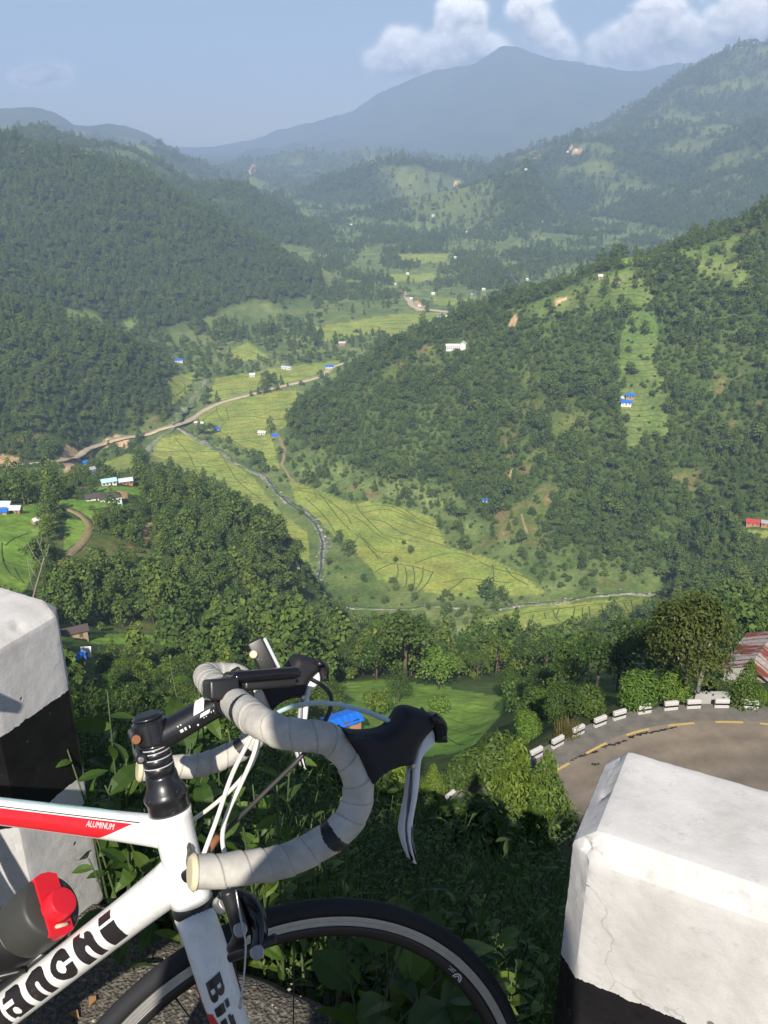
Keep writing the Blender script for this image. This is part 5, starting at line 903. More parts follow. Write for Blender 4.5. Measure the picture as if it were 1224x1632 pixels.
for i, (a, b, dep, n_, lL, lW, per, sp_, lb, mat) in enumerate(((215, 1110, 1.75, 5, .115, .05, 12, .16, 'tall broad-leaved plant rising behind the stem cap', M_nleaf), (160, 1180, 1.8, 5, .11, .048, 12, .16, 'broad-leaved plant beside the banded block', M_nleaf), (325, 1120, 1.9, 4, .12, .05, 11, .12, 'broad-leaved plant just behind the stem', M_nleaf), (405, 1195, 1.6, 4, .085, .036, 10, .09, 'pale green sprig seen between the white cables', M_nleaf2), (330, 1290, 1.6, 4, .08, .03, 11, .14, 'leafy plant behind the head tube', M_nleaf), (205, 1290, 1.65, 5, .09, .04, 11, .16, 'dark leafy plant between the top tube and the block', M_nleaf), (265, 1210, 2.0, 5, .11, .05, 10, .2, 'broad-leaved plant low behind the spacers', M_nleaf))):
    loc, h = rooted(a, b, dep, .02); big_plant(800+i, loc, n_, h, lL, lW, per, sp_, lb, mat, .7, i)
for i, (a, b, dep, lL, lW) in enumerate(((500, 1500, 1.45, .075, .035), (590, 1530, 1.4, .09, .05), (700, 1520, 1.5, .12, .09), (740, 1580, 1.45, .13, .11), (640, 1590, 1.4, .12, .09), (540, 1470, 1.6, .06, .025), (830, 1530, 1.6, .08, .04), (480, 1440, 1.7, .07, .03), (720, 1440, 2.0, .08, .03), (800, 1470, 1.9, .07, .03))):
    loc, h = rooted(a, b, dep, .0); big_plant(840+i, loc, 5, h, lL, lW, 8, .16, ('low weed seen through the top of the wheel', 'weed with toothed leaves seen through the middle of the wheel', 'broad-leaved weed behind the rim mark', 'broadest-leaved weed right of the rim mark', 'broad-leaved weed under the top of the rim at the bottom edge', 'fine-leaved weed behind the crest of the tyre', 'thin weed at the right of the wheel near the block', 'fine-leaved weed under the taped drop', 'small-leaved weed above the tyre, right of its crest', 'small-leaved weed right above the falling side of the tyre')[i], M_nleaf if i % 3 else M_nleaf2, .6, i)
# ------------------------------------------------------------------ the bicycle
BX, BY, YAW, ROLL, STEER = -0.13174, 0.5751, -0.35281, -0.22908, 0.76029
L_HT, H_ST, L_ST, A_ST, W2, FK, TTZ, BROT = 0.11077, 0.08494, 0.09771, 0.22133, 0.18895, 0.36618, -0.06507, 0.0
WR, RAKE, HA = .334, .045, rad(72.5)
def rotm(ax, a):
    ax = np.array(ax, float)/np.linalg.norm(ax); K = np.array([[0, -ax[2], ax[1]], [ax[2], 0, -ax[0]], [-ax[1], ax[0], 0]]); return np.eye(3)+math.sin(a)*K+(1-math.cos(a))*K@K
BW = rotm((0, 0, 1), YAW)@rotm((1, 0, 0), ROLL); BT = np.array([BX, BY, 0])
u_ = np.array([-math.cos(HA), 0, math.sin(HA)]); n_ = np.array([math.sin(HA), 0, math.cos(HA)]); yv = np.array([0, 1.0, 0])
AX = np.array([0, 0, WR]); SB = AX-RAKE*n_; SR = rotm(u_, STEER)
def st(q): return SB+(np.asarray(q, float)-SB)@SR.T           # turn with the steering
def to_local(P): return (np.asarray(P, float)-BT)@BW
def to_world(P): return np.asarray(P, float)@BW.T+BT
def LP(px, py, dep): return to_local(at_depth(px, py, dep))
crown = SB+u_*FK; htb = crown+u_*.012; htt = htb+u_*L_HT; stc = htt+u_*H_ST; clampc = stc+(n_*math.cos(A_ST)+u_*math.sin(A_ST))*L_ST
BF, BU = np.array([math.cos(BROT), 0, math.sin(BROT)]), np.array([-math.sin(BROT), 0, math.cos(BROT)])
def barp(f, l, z): return st(clampc+BF*f+yv*l+BU*z)           # handlebar frame: forward, sideways (left +), up
bike = empty('bicycle', tuple(BT), (ROLL, 0, YAW)); tag(bike, 'white and red road bicycle with pale taped drop handlebar leaning by the verge', 'bicycle')
def paint(name, col, rough=.3, dirt=.38, coat=.4):
    k = N(name); o = k.obj(); f = k.noise(30, 6, .7, o); g = k.noise(140, 3, .7, o); c = k.mix(k.math('MULTIPLY', k.ramp(f, [(.52, 0), (.72, 1)]), dirt), col, tuple(x*.45+.03 for x in col)); c = k.mix(k.math('MULTIPLY', k.ramp(g, [(.66, 0), (.70, 1)]), .35), c, (.16, .13, .10))
    k.bsdf(c, k.ramp(f, [(.3, (rough,)*3), (.8, (rough+.25,)*3)]), None, .5, 0, Coat_Weight=coat, Coat_Roughness=.15); return k.done()
M_white = paint('white_frame_paint', (.80, .80, .775)); M_red = paint('red_paint', (.62, .012, .02)); M_black = paint('black_paint', (.010, .010, .012), .28, .15); M_teal = paint('pale_teal_paint', (.52, .72, .70)); M_print = paint('black_print', (.018, .014, .016), .35, .5, .3)
M_rubber = simple('tyre_rubber', (.022, .022, .024), .75, .3, vs_=60, bump=.3); M_hood = simple('hood_rubber', (.017, .016, .020), .62, .35, vs_=70, bump=.25); M_plastic = simple('black_plastic', (.016, .016, .017), .38, .5); M_gloss = simple('gloss_black', (.008, .008, .009), .12, .6)
M_alu = simple('scuffed_alloy', (.46, .45, .43), .38, .5, .85, .2, 40); M_rim = simple('rim_alloy', (.40, .385, .36), .42, .5, .6, .25, 60); M_rimd = simple('rim_dark', (.020, .018, .018), .4); M_steel = simple('steel', (.42, .40, .38), .35, .5, .9); M_rust = simple('rusty_bolt', (.26, .11, .055), .8, .3, .2, .5, 90)
M_whitep = paint('white_plastic', (.74, .74, .74), .35, .35, .2); M_greyp = simple('grey_plastic', (.50, .51, .53), .4); M_cream = simple('cream_plastic', (.66, .58, .38), .5, .4, 0, .25, 30); M_cable = simple('white_cable', (.72, .70, .62), .4, .5, 0, .15, 30); M_cableb = simple('pale_blue_cable', (.50, .66, .68), .4); M_cblk = simple('black_cable', (.035, .033, .032), .55)
k = N('bar_tape'); o = k.obj(); f = k.noise(38, 6, .65, o); g = k.noise(11, 4, .6, o); c = k.ramp(f, [(.25, (.38, .355, .31)), (.55, (.56, .53, .47)), (.8, (.65, .62, .56))]); c = k.mix(k.ramp(g, [(.42, 0), (.66, .75)]), c, (.30, .285, .265)); at = k.attr('seam').outputs['Fac']; c = k.mix(k.math('MULTIPLY', at, .5), c, (.13, .12, .11))
k.bsdf(c, .78, k.bump(k.math('ADD', k.noise(240, 4, .7, o), k.math('MULTIPLY', f, .7)), .35, .0015), .3); M_tape = k.done()
k = N('bottle_shell'); o = k.obj(); f = k.noise(20, 5, .6, o); k.bsdf(k.ramp(f, [(.3, (.006, .006, .007)), (.7, (.014, .014, .014))]), .42, k.bump(k.noise(90, 3, .6, o), .15, .002), .5); M_bot = k.done()
M_botg = simple('bottle_collar', (.045, .045, .041), .5, .4, 0, .2, 30); M_redp = simple('red_plastic', (.66, .012, .025), .42, .5, 0, .12, 30)
def add(name, vf, mat, parent=bike, sm=True, ang=None):
    V, Fq = vf; me = np_mesh(name, np.asarray(V).tolist(), [tuple(int(i) for i in q) for q in Fq], sm=sm); o = link(name, me, parent, mat)
    if ang: me.set_sharp_from_angle(angle=rad(ang))
    return o
def frame_of(a):
    a = unit(np.asarray(a, float)); r = np.array([0, 1.0, 0]) if abs(a[1]) < .9 else np.array([1.0, 0, 0]); e1 = unit(np.cross(r, a)); return a, e1, np.cross(a, e1)
def loft(centers, ru, rv, uvec, seg=28, cap=True):            # ellipse sections along a path; ru along uvec
    C = np.asarray(centers, float); n = len(C); t = unit(np.gradient(C, axis=0)); V = []; ru = np.broadcast_to(ru, n); rv = np.broadcast_to(rv, n); ang = np.arange(seg)*2*PI/seg
    for i in range(n):
        e = np.asarray(uvec if np.ndim(uvec) == 1 else uvec[i], float); e = unit(e-t[i]*(e@t[i])); w_ = np.cross(t[i], e); V.append(C[i]+ru[i]*np.cos(ang)[:, None]*e+rv[i]*np.sin(ang)[:, None]*w_)
    Fq = [(i*seg+j, i*seg+(j+1) % seg, (i+1)*seg+(j+1) % seg, (i+1)*seg+j) for i in range(n-1) for j in range(seg)]
    if cap: Fq += [tuple(range(seg-1, -1, -1)), tuple(range((n-1)*seg, n*seg))]
    return np.concatenate(V), Fq
def cyl(a, b, r, seg=24, r2=None, bev=.0015):
    a, b = np.asarray(a, float), np.asarray(b, float); d = unit(b-a); r2 = r if r2 is None else r2; bev = min(bev, .45*np.linalg.norm(b-a))
    return tube([a, a+d*1e-5, a+d*bev, b-d*bev, b-d*1e-5, b], [max(r-bev, 1e-4), max(r-bev*.9, 1e-4), r, r2, max(r2-bev*.9, 1e-4), max(r2-bev, 1e-4)], seg)
def spline(P, n):
    P = np.asarray(P, float); s = np.r_[0, np.cumsum(np.linalg.norm(np.diff(P, axis=0), axis=1))]; P = chaikin(P, 3); return resample3(P, n)
def resample3(P, n):
    s = np.r_[0, np.cumsum(np.linalg.norm(np.diff(P, axis=0), axis=1))]; t = np.linspace(0, s[-1], n); return np.stack([np.interp(t, s, P[:, k]) for k in range(P.shape[1])], -1)
# frame
BB = np.array([-.585, 0, .268]); ST = np.array([-.735, 0, .738+TTZ]); t0, t1 = htt-u_*.028, ST; d0, d1 = htb+u_*.035, BB; RA = np.array([-.985, 0, .334])
lin = lambda a, b, n=14: np.asarray(a)+(np.asarray(b)-np.asarray(a))*np.linspace(0, 1, n)[:, None]
tts = np.linspace(0, 1, 24); rt_u = .0165+.0035*np.exp(-tts*9); rt_v = .0165+.002*np.exp(-tts*9)
frp = [loft(lin(htb, htt, 16), .0225+.0022*np.abs(np.linspace(-1, 1, 16))**4, .0225+.0022*np.abs(np.linspace(-1, 1, 16))**4, yv), loft(lin(t0, t1, 24), rt_u, rt_v, (0, 0, 1.0)),
       loft(lin(d0, d1, 24), .0235+.004*np.exp(-tts*14), .0235+.002*np.exp(-tts*14), (0, 0, 1.0)), loft(lin(BB, ST+unit(ST-BB)*.03), .0155, .0155, yv), loft(lin(BB+yv*.036, BB-yv*.036, 4), .021, .021, (0, 0, 1.0))]
for s in (-1, 1):
    frp += [tube([BB+yv*s*.022, BB+[-.06, s*.045, .01], RA+yv*s*.066], [.011, .010, .007], 12), tube([ST+[0, s*.014, -.01], ST*.5+RA*.5+yv*s*.045, RA+yv*s*.066], [.008, .0075, .006], 12)]
fr = add('frame', join(frp), M_white)
def patch(axis0, axis1, radf, uvec, s0f, s1f, a0, a1, lift, ns=40, na_=16):    # decal following a tube: s in metres from axis0, angle about it measured from uvec's side direction
    a, b = np.asarray(axis0), np.asarray(axis1); L = np.linalg.norm(b-a); d = (b-a)/L; V = []
    e = unit(np.asarray(uvec)-d*(np.asarray(uvec)@d)); wv_ = np.cross(d, e)
    for j in range(na_+1):
        al = a0+(a1-a0)*j/na_; 
        for i in range(ns+1):
            s = s0f(j/na_)+(s1f(j/na_)-s0f(j/na_))*i/ns; r_ = radf(s/L)+lift; V.append(a+d*s+r_*(math.cos(al)*e+math.sin(al)*wv_))
    m_ = ns+1; return np.array(V), [(j*m_+i, j*m_+i+1, (j+1)*m_+i+1, (j+1)*m_+i) for j in range(na_) for i in range(ns)]
side = np.array([0, -1.0, 0])
rtt = lambda t: .0165+.0035*math.exp(-t*9)
sgt = 1 if np.cross(unit(t1-t0), side)[2] > 0 else -1          # makes positive angles go upwards
tl = np.linalg.norm(t1-t0)
panel = add('red_panel', patch(t0, t1, rtt, side, lambda q: tl*(.175-.09*q), lambda q: tl*.70, sgt*rad(-32), sgt*rad(44), .0006), M_red, fr)
add('black_line', patch(t0, t1, rtt, side, lambda q: tl*.07, lambda q: tl*.72, sgt*rad(49), sgt*rad(53), .0006, 40, 2), M_print, fr); add('teal_band', patch(t0, t1, rtt, side, lambda q: tl*(.12+.12*q), lambda q: tl*.75, sgt*rad(84), sgt*rad(128), .0005, 40, 10), M_teal, fr)
def text_geo(txt, shear=0.0):
    cu = bpy.data.curves.new('t', 'FONT'); cu.body = txt; cu.size = 1; cu.shear = shear; cu.resolution_u = 3; o = bpy.data.objects.new('t', cu); COL.objects.link(o); dg = bpy.context.evaluated_depsgraph_get(); me = bpy.data.meshes.new_from_object(o.evaluated_get(dg))
    V = np.array([v.co[:] for v in me.vertices]); Fq = [tuple(p.vertices) for p in me.polygons]; bpy.data.objects.remove(o); bpy.data.curves.remove(cu); bpy.data.meshes.remove(me); V[:, 0] -= V[:, 0].min(); V[:, 1] -= V[:, 1].min(); return V, Fq, V[:, 0].max(), V[:, 1].max()
def on_tube(V2, a, b, radf, uvec, lift):                       # (s metres, angle) -> surface
    a, b = np.asarray(a), np.asarray(b); L = np.linalg.norm(b-a); d = (b-a)/L; e = unit(np.asarray(uvec)-d*(np.asarray(uvec)@d)); w_ = np.cross(d, e); return np.array([a+d*s+(radf(s/L)+lift)*(math.cos(al)*e+math.sin(al)*w_) for s, al in V2])
V, Fq, wx, hy = text_geo('ALUMINUM', .15); s_right, s_left = tl*.128, tl*.128+.040
add('lettering', (on_tube([(s_left-(s_left-s_right)*x/wx, sgt*(rad(16)+rad(21)*y/hy)) for x, y, _ in V], t0, t1, rtt, side, .0012), Fq), M_whitep, fr, False)
V, Fq, wx, hy = text_geo('L Λ/ITE', .2)
add('lettering', (on_tube([(tl*.33-.05*x/wx, sgt*(rad(92)+rad(24)*y/hy)) for x, y, _ in V], t0, t1, rtt, side, .0011), Fq), simple('teal_print', (.22, .42, .42), .4), fr, False)
# lettering drawn as filled cells on the tube
def ell(x, y, cx, cy, rx, ry): return ((x-cx)/rx)**2+((y-cy)/ry)**2 < 1
def slot(x, y, x0, x1, y0, y1, r): return (x > x0) & (x < x1) & (y > y0) & (y < y1-r) | ell(x, y, (x0+x1)/2, y1-r, (x1-x0)/2, r)
def glyph(ch, x, y):
    box_ = (x > .02) & (x < .98) & (y > 0) & (y < 1)
    if ch == 'i': x2 = x+.10*(y-.5); return ((x > .10) & (x < .93-.35*np.maximum(0, .25-y)) & (y > 0) & (y < .66)) | ((x > .10) & (x < .80) & (y > .76) & (y < 1.0))
    if ch == 'n': return box_ & ~((x > .62) & (y > .72) & ~ell(x, y, .62, .66, .37, .34)) & ~slot(x, y, .43, .64, -.1, .62, .12) & ~((x < .35) & (y > .78+.6*x))
    if ch == 'h': return box_ & ~((x > .60) & (y > .62) & ~ell(x, y, .60, .56, .39, .36)) & ~slot(x, y, .44, .66, -.1, .55, .12) & ~((x > .36) & (x < .60) & (y > .88-.6*(x-.36)) & (y > .70)) & ~((x > .42) & (y > .93))
    if ch == 'c': return ell(x, y, .5, .5, .50, .50) & ~ell(x, y, .46, .5, .185, .20) & ~((x > .5) & (y > .45) & (y < .57))
    if ch == 'a': return box_ & ~((x > .62) & (y > .72) & ~ell(x, y, .62, .66, .37, .34)) & ~ell(x, y, .40, .27, .15, .15) & ~((x < .52) & (y > .50) & (y < .66)) & ~((x < .16) & ((y > .84) | (y < .10)))
    if ch == 'B': return box_ & ~slot(x, y, .40, .66, .14, .42, .1) & ~slot(x, y, .40, .62, .60, .86, .1) & ~((x > .72) & (~ell(x, y, .70, .27, .29, .27)) & (~ell(x, y, .66, .75, .28, .25)))
def cells(ch, nx=44, ny=44):
    out = []
    for j in range(ny):
        y = (j+.5)/ny; m_ = glyph(ch, (np.arange(nx)+.5)/nx, np.full(nx, y)); i = 0
        while i < nx:
            if m_[i]:
                q = i
                while q < nx and m_[q]: q += 1
                out.append((i/nx, q/nx, j/ny, (j+1)/ny)); i = q
            else: i += 1
    return out
def draw_letter(ch, mapf, mat, parent):
    V, Fq = [], []
    for x0, x1, y0, y1 in cells(ch):
        k_ = max(1, int((x1-x0)*6)); 
        for q in range(k_):
            a_, b_ = x0+(x1-x0)*q/k_, x0+(x1-x0)*(q+1)/k_; o_ = len(V); V += [mapf(a_, y0), mapf(b_, y0), mapf(b_, y1), mapf(a_, y1)]; Fq.append((o_, o_+1, o_+2, o_+3))
    return add('letter', (np.array(V), Fq), mat, parent, False)
dl = np.linalg.norm(d1-d0); dd_ = (d1-d0)/dl; camL = to_local(np.array([0, 0, HC])); rdt = lambda t: .0235+.003*math.exp(-t*14)
def facing(a, b, t): q = a+(b-a)*t; v = camL-q; d = unit(b-a); return unit(v-d*(v@d))
for ch, t_ in (('i', .200), ('h', .278), ('c', .362), ('n', .450), ('a', .536), ('i', .606), ('B', .684)):
    e = facing(d0, d1, t_); w_ = np.cross(dd_, e); up_sign = 1 if w_[2] > 0 else -1; wd = .0415 if ch not in 'i' else .034
    def mf(x, y, t_=t_, e=e, w_=w_, sg=up_sign, wd=wd): s = t_*dl+wd/2-wd*x; al = sg*(rad(-50)+rad(100)*y); return d0+dd_*s+(rdt(s/dl)+.0007)*(math.cos(al)*e+math.sin(al)*w_)
    draw_letter(ch, mf, M_print, fr)
# head badge and shifter boss on the head tube
mid = htb+u_*.052; e = unit(facing(htb, htt, .5)*.45+n_*.9-yv*0.2); e = unit(e-u_*(e@u_)); w_ = np.cross(u_, e)
bdg = []; 
for j in range(13):
    for i in range(9):
        y = -1+2*j/12; x = -1+2*i/8; ww = .62*math.sqrt(max(0, 1-y*y))*(.8+.2*math.cos(y*5)); al = x*ww*.55; bdg.append(mid+u_*y*.024+(.0245+.001+.0012*math.cos(x*6)*math.cos(y*9))*(math.cos(al)*e+math.sin(al)*w_))
add('head_badge', (np.array(bdg), [(j*9+i, j*9+i+1, (j+1)*9+i+1, (j+1)*9+i) for j in range(12) for i in range(8)]), simple('pewter', (.13, .13, .125), .5, .5, .5, .4, 160), bike)
b0 = LP(296, 1398, .985); add('cable_boss', cyl(b0, LP(316, 1384, .975), .0075, 14), M_plastic, bike); add('cable_boss_screw', cyl(LP(313, 1386, .972), LP(322, 1379, .966), .0048, 12), M_rust, bike)
# headset, spacers, stem
def ax(h): return htb+u_*h
add('lower_race', loft(lin(ax(-.016), ax(.0), 5), [.0225, .0245, .0248, .0245, .0235], [.0225, .0245, .0248, .0245, .0235], yv), M_plastic, bike)
hs = np.linspace(L_HT, L_HT+.046, 12); prof = np.interp(np.linspace(0, 1, 12), [0, .28, .34, .45, .52, .75, 1], [.0235, .0238, .0255, .0262, .0240, .0190, .0178]); add('headset_cone', loft([ax(h) for h in hs], prof, prof, yv), M_black, bike)
hz = L_HT+.046
for q, th in enumerate((.010, .010, .0075, .0045, .0045)):
    add('spacer', cyl(ax(hz+.0004), ax(hz+th-.0002), .0171, 28, None, .0007), M_black, bike)
    if q < 4: add('spacer_edge', cyl(ax(hz+th-.0006), ax(hz+th+.0004), .01722, 28, None, .0001), M_greyp, bike)
    hz += th
stp = lambda q: st(q); s0 = htb+u_*hz; s1 = stc+u_*.026; sdir = unit(clampc-stc)
stem = add('stem', join([cyl(st(s0), st(s1), .0195, 32, None, .003), loft([st(stc+sdir*x-u_*0) for x in np.linspace(.004, L_ST-.012, 10)], np.linspace(.0175, .0150, 10), np.linspace(.0165, .0150, 10), SR@yv), cyl(st(clampc-yv*.021), st(clampc+yv*.021), .0215, 36, None, .003), cyl(st(stc-n_*.018+u_*.012-yv*.016), st(stc-n_*.018+u_*.012+yv*.016), .0065, 14), cyl(st(stc-n_*.018-u_*.012-yv*.016), st(stc-n_*.018-u_*.012+yv*.016), .0065, 14)]), M_black, bike, True, 40)
add('stem_cap', cyl(st(s1), st(s1+u_*.006), .0182, 28, .0165, .0025), M_black, stem)
for dz, mt, ln_ in ((.012, M_rust, .0015), (-.012, M_steel, .0005)): add('clamp_bolt', cyl(st(stc-n_*.019+u_*dz-yv*.0165), st(stc-n_*.019+u_*dz-yv*(.0185+ln_)), .0052 if dz > 0 else .0036, 14, None, .0006), mt, stem)
fp = clampc+sdir*.004; add('face_plate', join([cyl(st(clampc+sdir*.006-yv*.0185), st(clampc+sdir*.006+yv*.0185), .0216, 36, None, .003)]+[cyl(st(clampc+sdir*.012+u_*sz*.021+yv*sy*.012), st(clampc+sdir*.024+u_*sz*.021+yv*sy*.012), .0045, 12) for sz in (-1, 1) for sy in (-1, 1)]), M_plastic, stem, True, 40)
# white print on the stem
e = np.array(SR@(-yv)); sa, sb = st(stc), st(clampc); rst = lambda t: .0166; dS = unit(sb-sa)
fc = facing(sa, sb, .55); wS = np.cross(dS, fc); sgS = 1 if wS[2] > 0 else -1
def stem_print(quads): 
    V, Fq = [], []
    for q in quads:
        o_ = len(V); n2 = 5
        for j in range(n2+1):
            for i in (0, 1):
                y = q[2]+(q[3]-q[2])*j/n2; x = (q[0] if i == 0 else q[1])+q[4]*(j/n2); al = sgS*rad(y); V.append(sa+dS*x+(.0166+.0012)*(math.cos(al)*fc+math.sin(al)*wS))
        Fq += [(o_+2*j, o_+2*j+1, o_+2*j+3, o_+2*j+2) for j in range(n2)]
    return np.array(V), Fq
add('logo', stem_print([(.051, .064, 5, 62, .010), (.056, .068, -14, -2, .003), (.030, .034, -28, -16, 0), (.0355, .038, -28, -16, 0), (.041, .0425, -28, -18, 0), (.0295, .031, -3, 2, 0), (.033, .0345, -3, 2, 0), (.050, .052, -38, -30, 0), (.070, .071, -18, -12, 0), (.073, .074, -18, -12, 0), (.060, .061, -22, -18, 0), (.063, .064, -22, -18, 0)]), M_whitep, stem, False)
V, Fq, wx, hy = text_geo('100mm', 0)
# handlebar
half = [(0, .0, 0), (0, .05, 0), (.0, .11, 0), (.003, .150, 0), (.014, .176, -.0015), (.036, W2, -.003), (.060, W2, -.007), (.082, W2, -.024), (.0965, W2, -.052), (.094, W2, -.080), (.075, W2, -.104), (.045, W2, -.1195), (.010, W2, -.1290), (-.030, W2, -.1312), (-.066, W2, -.1312)]
def catmull(P, m=12):
    P = np.asarray(P, float); Q = np.vstack([2*P[0]-P[1], P, 2*P[-1]-P[-2]]); out = []
    for i in range(1, len(Q)-2):
        a, b, c, d = Q[i-1:i+3]
        for t in np.arange(m)/m: out.append(.5*((2*b)+(c-a)*t+(2*a-5*b+4*c-d)*t*t+(3*b-a-3*c+d)*t**3))
    return np.array(out+[P[-1]])
def bar_path(sg, n): return resample3(catmull([barp(f, sg*l, z) for f, l, z in half]), n)
hbar = add('handlebar', tube([st(clampc+yv*y) for y in (-.06, -.02, .02, .06)], [.0158]*4, 24), M_gloss, bike)
M_gap = simple('tape_gap_black', (.012, .012, .013), .5)
for sg in (-1, 1):
    NS = 460; Pb = bar_path(sg, NS); Ls = np.r_[0, np.cumsum(np.linalg.norm(np.diff(Pb, axis=0), axis=1))]; s0_ = .030; keep = Ls > s0_; Pb, Ls = Pb[keep], Ls[keep]; t_ = unit(np.gradient(Pb, axis=0)); seg = 44
    uu = unit(np.cross(t_[0], [0.3, 0, 1.0])); V, seam, mi = [], [], []; total = Ls[-1]
    for i in range(len(Pb)):
        uu = unit(uu-t_[i]*(uu@t_[i])); vv = np.cross(t_[i], uu)
        for j in range(seg):
            a_ = 2*PI*j/seg; ph = (Ls[i]/.0235+sg*a_/(2*PI)+.16*math.sin(Ls[i]*60)); fr_ = ph-math.floor(ph); r_ = .0158+.0013*(1-fr_)**1.4+.0004*math.sin(a_*3+Ls[i]*90)+.0010*(Ls[i] < .12); r_ -= .0008*math.exp(-((fr_-.5)/.5)**2*0)*0
            V.append(Pb[i]+r_*(math.cos(a_)*uu+math.sin(a_)*vv)); seam.append(max(0, 1-min(fr_, 1-fr_)/.035))
    n_p = len(Pb); Fq = []
    for i in range(n_p-1):
        for j in range(seg):
            Fq.append((i*seg+j, i*seg+(j+1) % seg, (i+1)*seg+(j+1) % seg, (i+1)*seg+j)); s = Ls[i]; a_ = 2*PI*j/seg; sk = .008*math.sin(a_+1.0); wdt = .0045*(1+math.cos(a_-.6)); mi.append(1 if (abs(s-.078-sk) < wdt*.8 and s < .1) or abs(s-.348-sk) < wdt*.85 else 0)
    Fq += [tuple(range(seg-1, -1, -1)), tuple(range((n_p-1)*seg, n_p*seg))]; mi += [0, 0]; me = np_mesh('bar_tape', np.array(V).tolist(), Fq, mi, True); a = me.attributes.new('seam', 'FLOAT', 'POINT'); a.data.foreach_set('value', seam)
    o = link('bar_tape', me, hbar, [M_tape, M_gap]); ed = unit(Pb[-1]-Pb[-4]); add('bar_end_plug', cyl(Pb[-1]-ed*.001, Pb[-1]+ed*.0055, .0182, 28, .0165, .0022), M_cream, hbar)
# brake and shift levers: outlines in the plane of each drop
Cc = np.array([0, 0, HC]); MB = BW@SR; OB = to_world(barp(0, 0, 0)); MB = np.c_[BW@SR@BF, BW@SR@yv, BW@SR@BU]
def in_plane(px, py, l):
    a = (px-612)/FPX; b = (py-816)/FPX; d = np.array([a, cp-b*sp, -(sp+b*cp)]); o_ = MB.T@(Cc-OB); q = MB.T@d; t_ = (l-o_[1])/q[1]; r_ = o_+t_*q; return r_[0], r_[2]
def inflate(out, h, rho, sg, lat=0.0, n=72, K=5, taper=None):  # rounded solid from an outline (f, z) about the plane l = sg*(W2+lat)
    P = np.asarray(out, float); P = np.vstack([P, P[:1]]); P = chaikin(P, 2)[:-1]; P = resample(np.vstack([P, P[:1]]), n+1)[:-1]; c_ = P.mean(0); tn = np.roll(P, -1, 0)-np.roll(P, 1, 0); tn /= np.linalg.norm(tn, axis=1)[:, None]; area = np.sum(P[:, 0]*np.roll(P[:, 1], -1)-np.roll(P[:, 0], -1)*P[:, 1]); nin = np.c_[-tn[:, 1], tn[:, 0]]*(1 if area > 0 else -1); V = []
    for kq in range(-K, K+1):
        ph = kq/K*PI/2; ins = rho*(1-math.cos(ph)); Q = P+nin*ins; hh = h*math.sin(ph); hs_ = hh if taper is None else hh*taper(Q); V.append(np.c_[Q[:, 0], np.full(n, sg*(W2+lat))+hs_, Q[:, 1]])
    V = np.concatenate(V); Fq = [(q*n+i, q*n+(i+1) % n, (q+1)*n+(i+1) % n, (q+1)*n+i) for q in range(2*K) for i in range(n)]+[tuple(range(n-1, -1, -1)), tuple(range(2*K*n, 2*K*n+n))]
    return np.array([barp(f, l, z) for f, l, z in V]), Fq
Zb = lambda L: [in_plane(380+x/3.4, 1000+y/3.4, -W2) for x, y in L]
Zl = lambda L: [in_plane(600+x/5.1, 1080+y/5.1, -W2) for x, y in L]
hood_o = Zb([(540, 528), (575, 545), (640, 556), (720, 552), (775, 542), (815, 515), (838, 478), (858, 438), (885, 418), (930, 422), (985, 440), (1030, 458), (1060, 480), (1062, 520), (1040, 550), (1000, 590), (962, 640), (948, 690), (938, 735), (925, 750), (890, 745), (840, 755), (790, 775), (745, 805), (715, 850), (700, 858), (665, 800), (640, 750), (600, 670), (560, 610)])
nose_o = Zb([(1000, 470), (1040, 460), (1075, 462), (1105, 490), (1118, 530), (1112, 565), (1085, 605), (1058, 628), (1056, 590), (1050, 545), (1030, 505)])
lev_o = Zl([(400, 380), (440, 395), (462, 440), (466, 530), (430, 565), (385, 605), (352, 650), (345, 760), (326, 950), (288, 1130), (276, 1250), (292, 1370), (327, 1490), (310, 1512), (290, 1500), (250, 1370), (232, 1270), (230, 1160), (262, 1000), (275, 850), (278, 720), (290, 650), (312, 560), (350, 480)])
lev_b = Zl([(268, 720), (285, 730), (282, 850), (268, 1000), (238, 1140), (238, 1260), (256, 1370), (296, 1495), (275, 1485), (222, 1400), (186, 1280), (180, 1230), (200, 1100), (234, 950), (245, 760)])
for sg in (-1, 1):
    root = add('shift_lever', inflate(hood_o, .0215, .012, sg, 0, 72, 5, lambda Q: 1-.18*sstep(.12, .17, Q[:, 0])), M_hood, bike); md = root.modifiers.new('r', 'REMESH'); md.mode = 'VOXEL'; md.voxel_size = .0022; md.use_smooth_shade = True; md = root.modifiers.new('s', 'SMOOTH'); md.factor = .5; md.iterations = 7
    add('lever_cap', inflate(nose_o, .0178, .008, sg), M_plastic, root); add('lever_blade', inflate(lev_o, .0075, .0035, sg), M_whitep, root); add('lever_blade_back', inflate(lev_b, .0055, .003, sg, .001*sg), M_greyp, root)
    f0, z0 = in_plane(649, 1214, -W2); add('pivot_screw', cyl(barp(f0, -W2*(-sg)-.0185 if sg < 0 else W2-.0185, z0), barp(f0, (sg*W2)-.0165, z0), .0032, 12), M_steel, root)
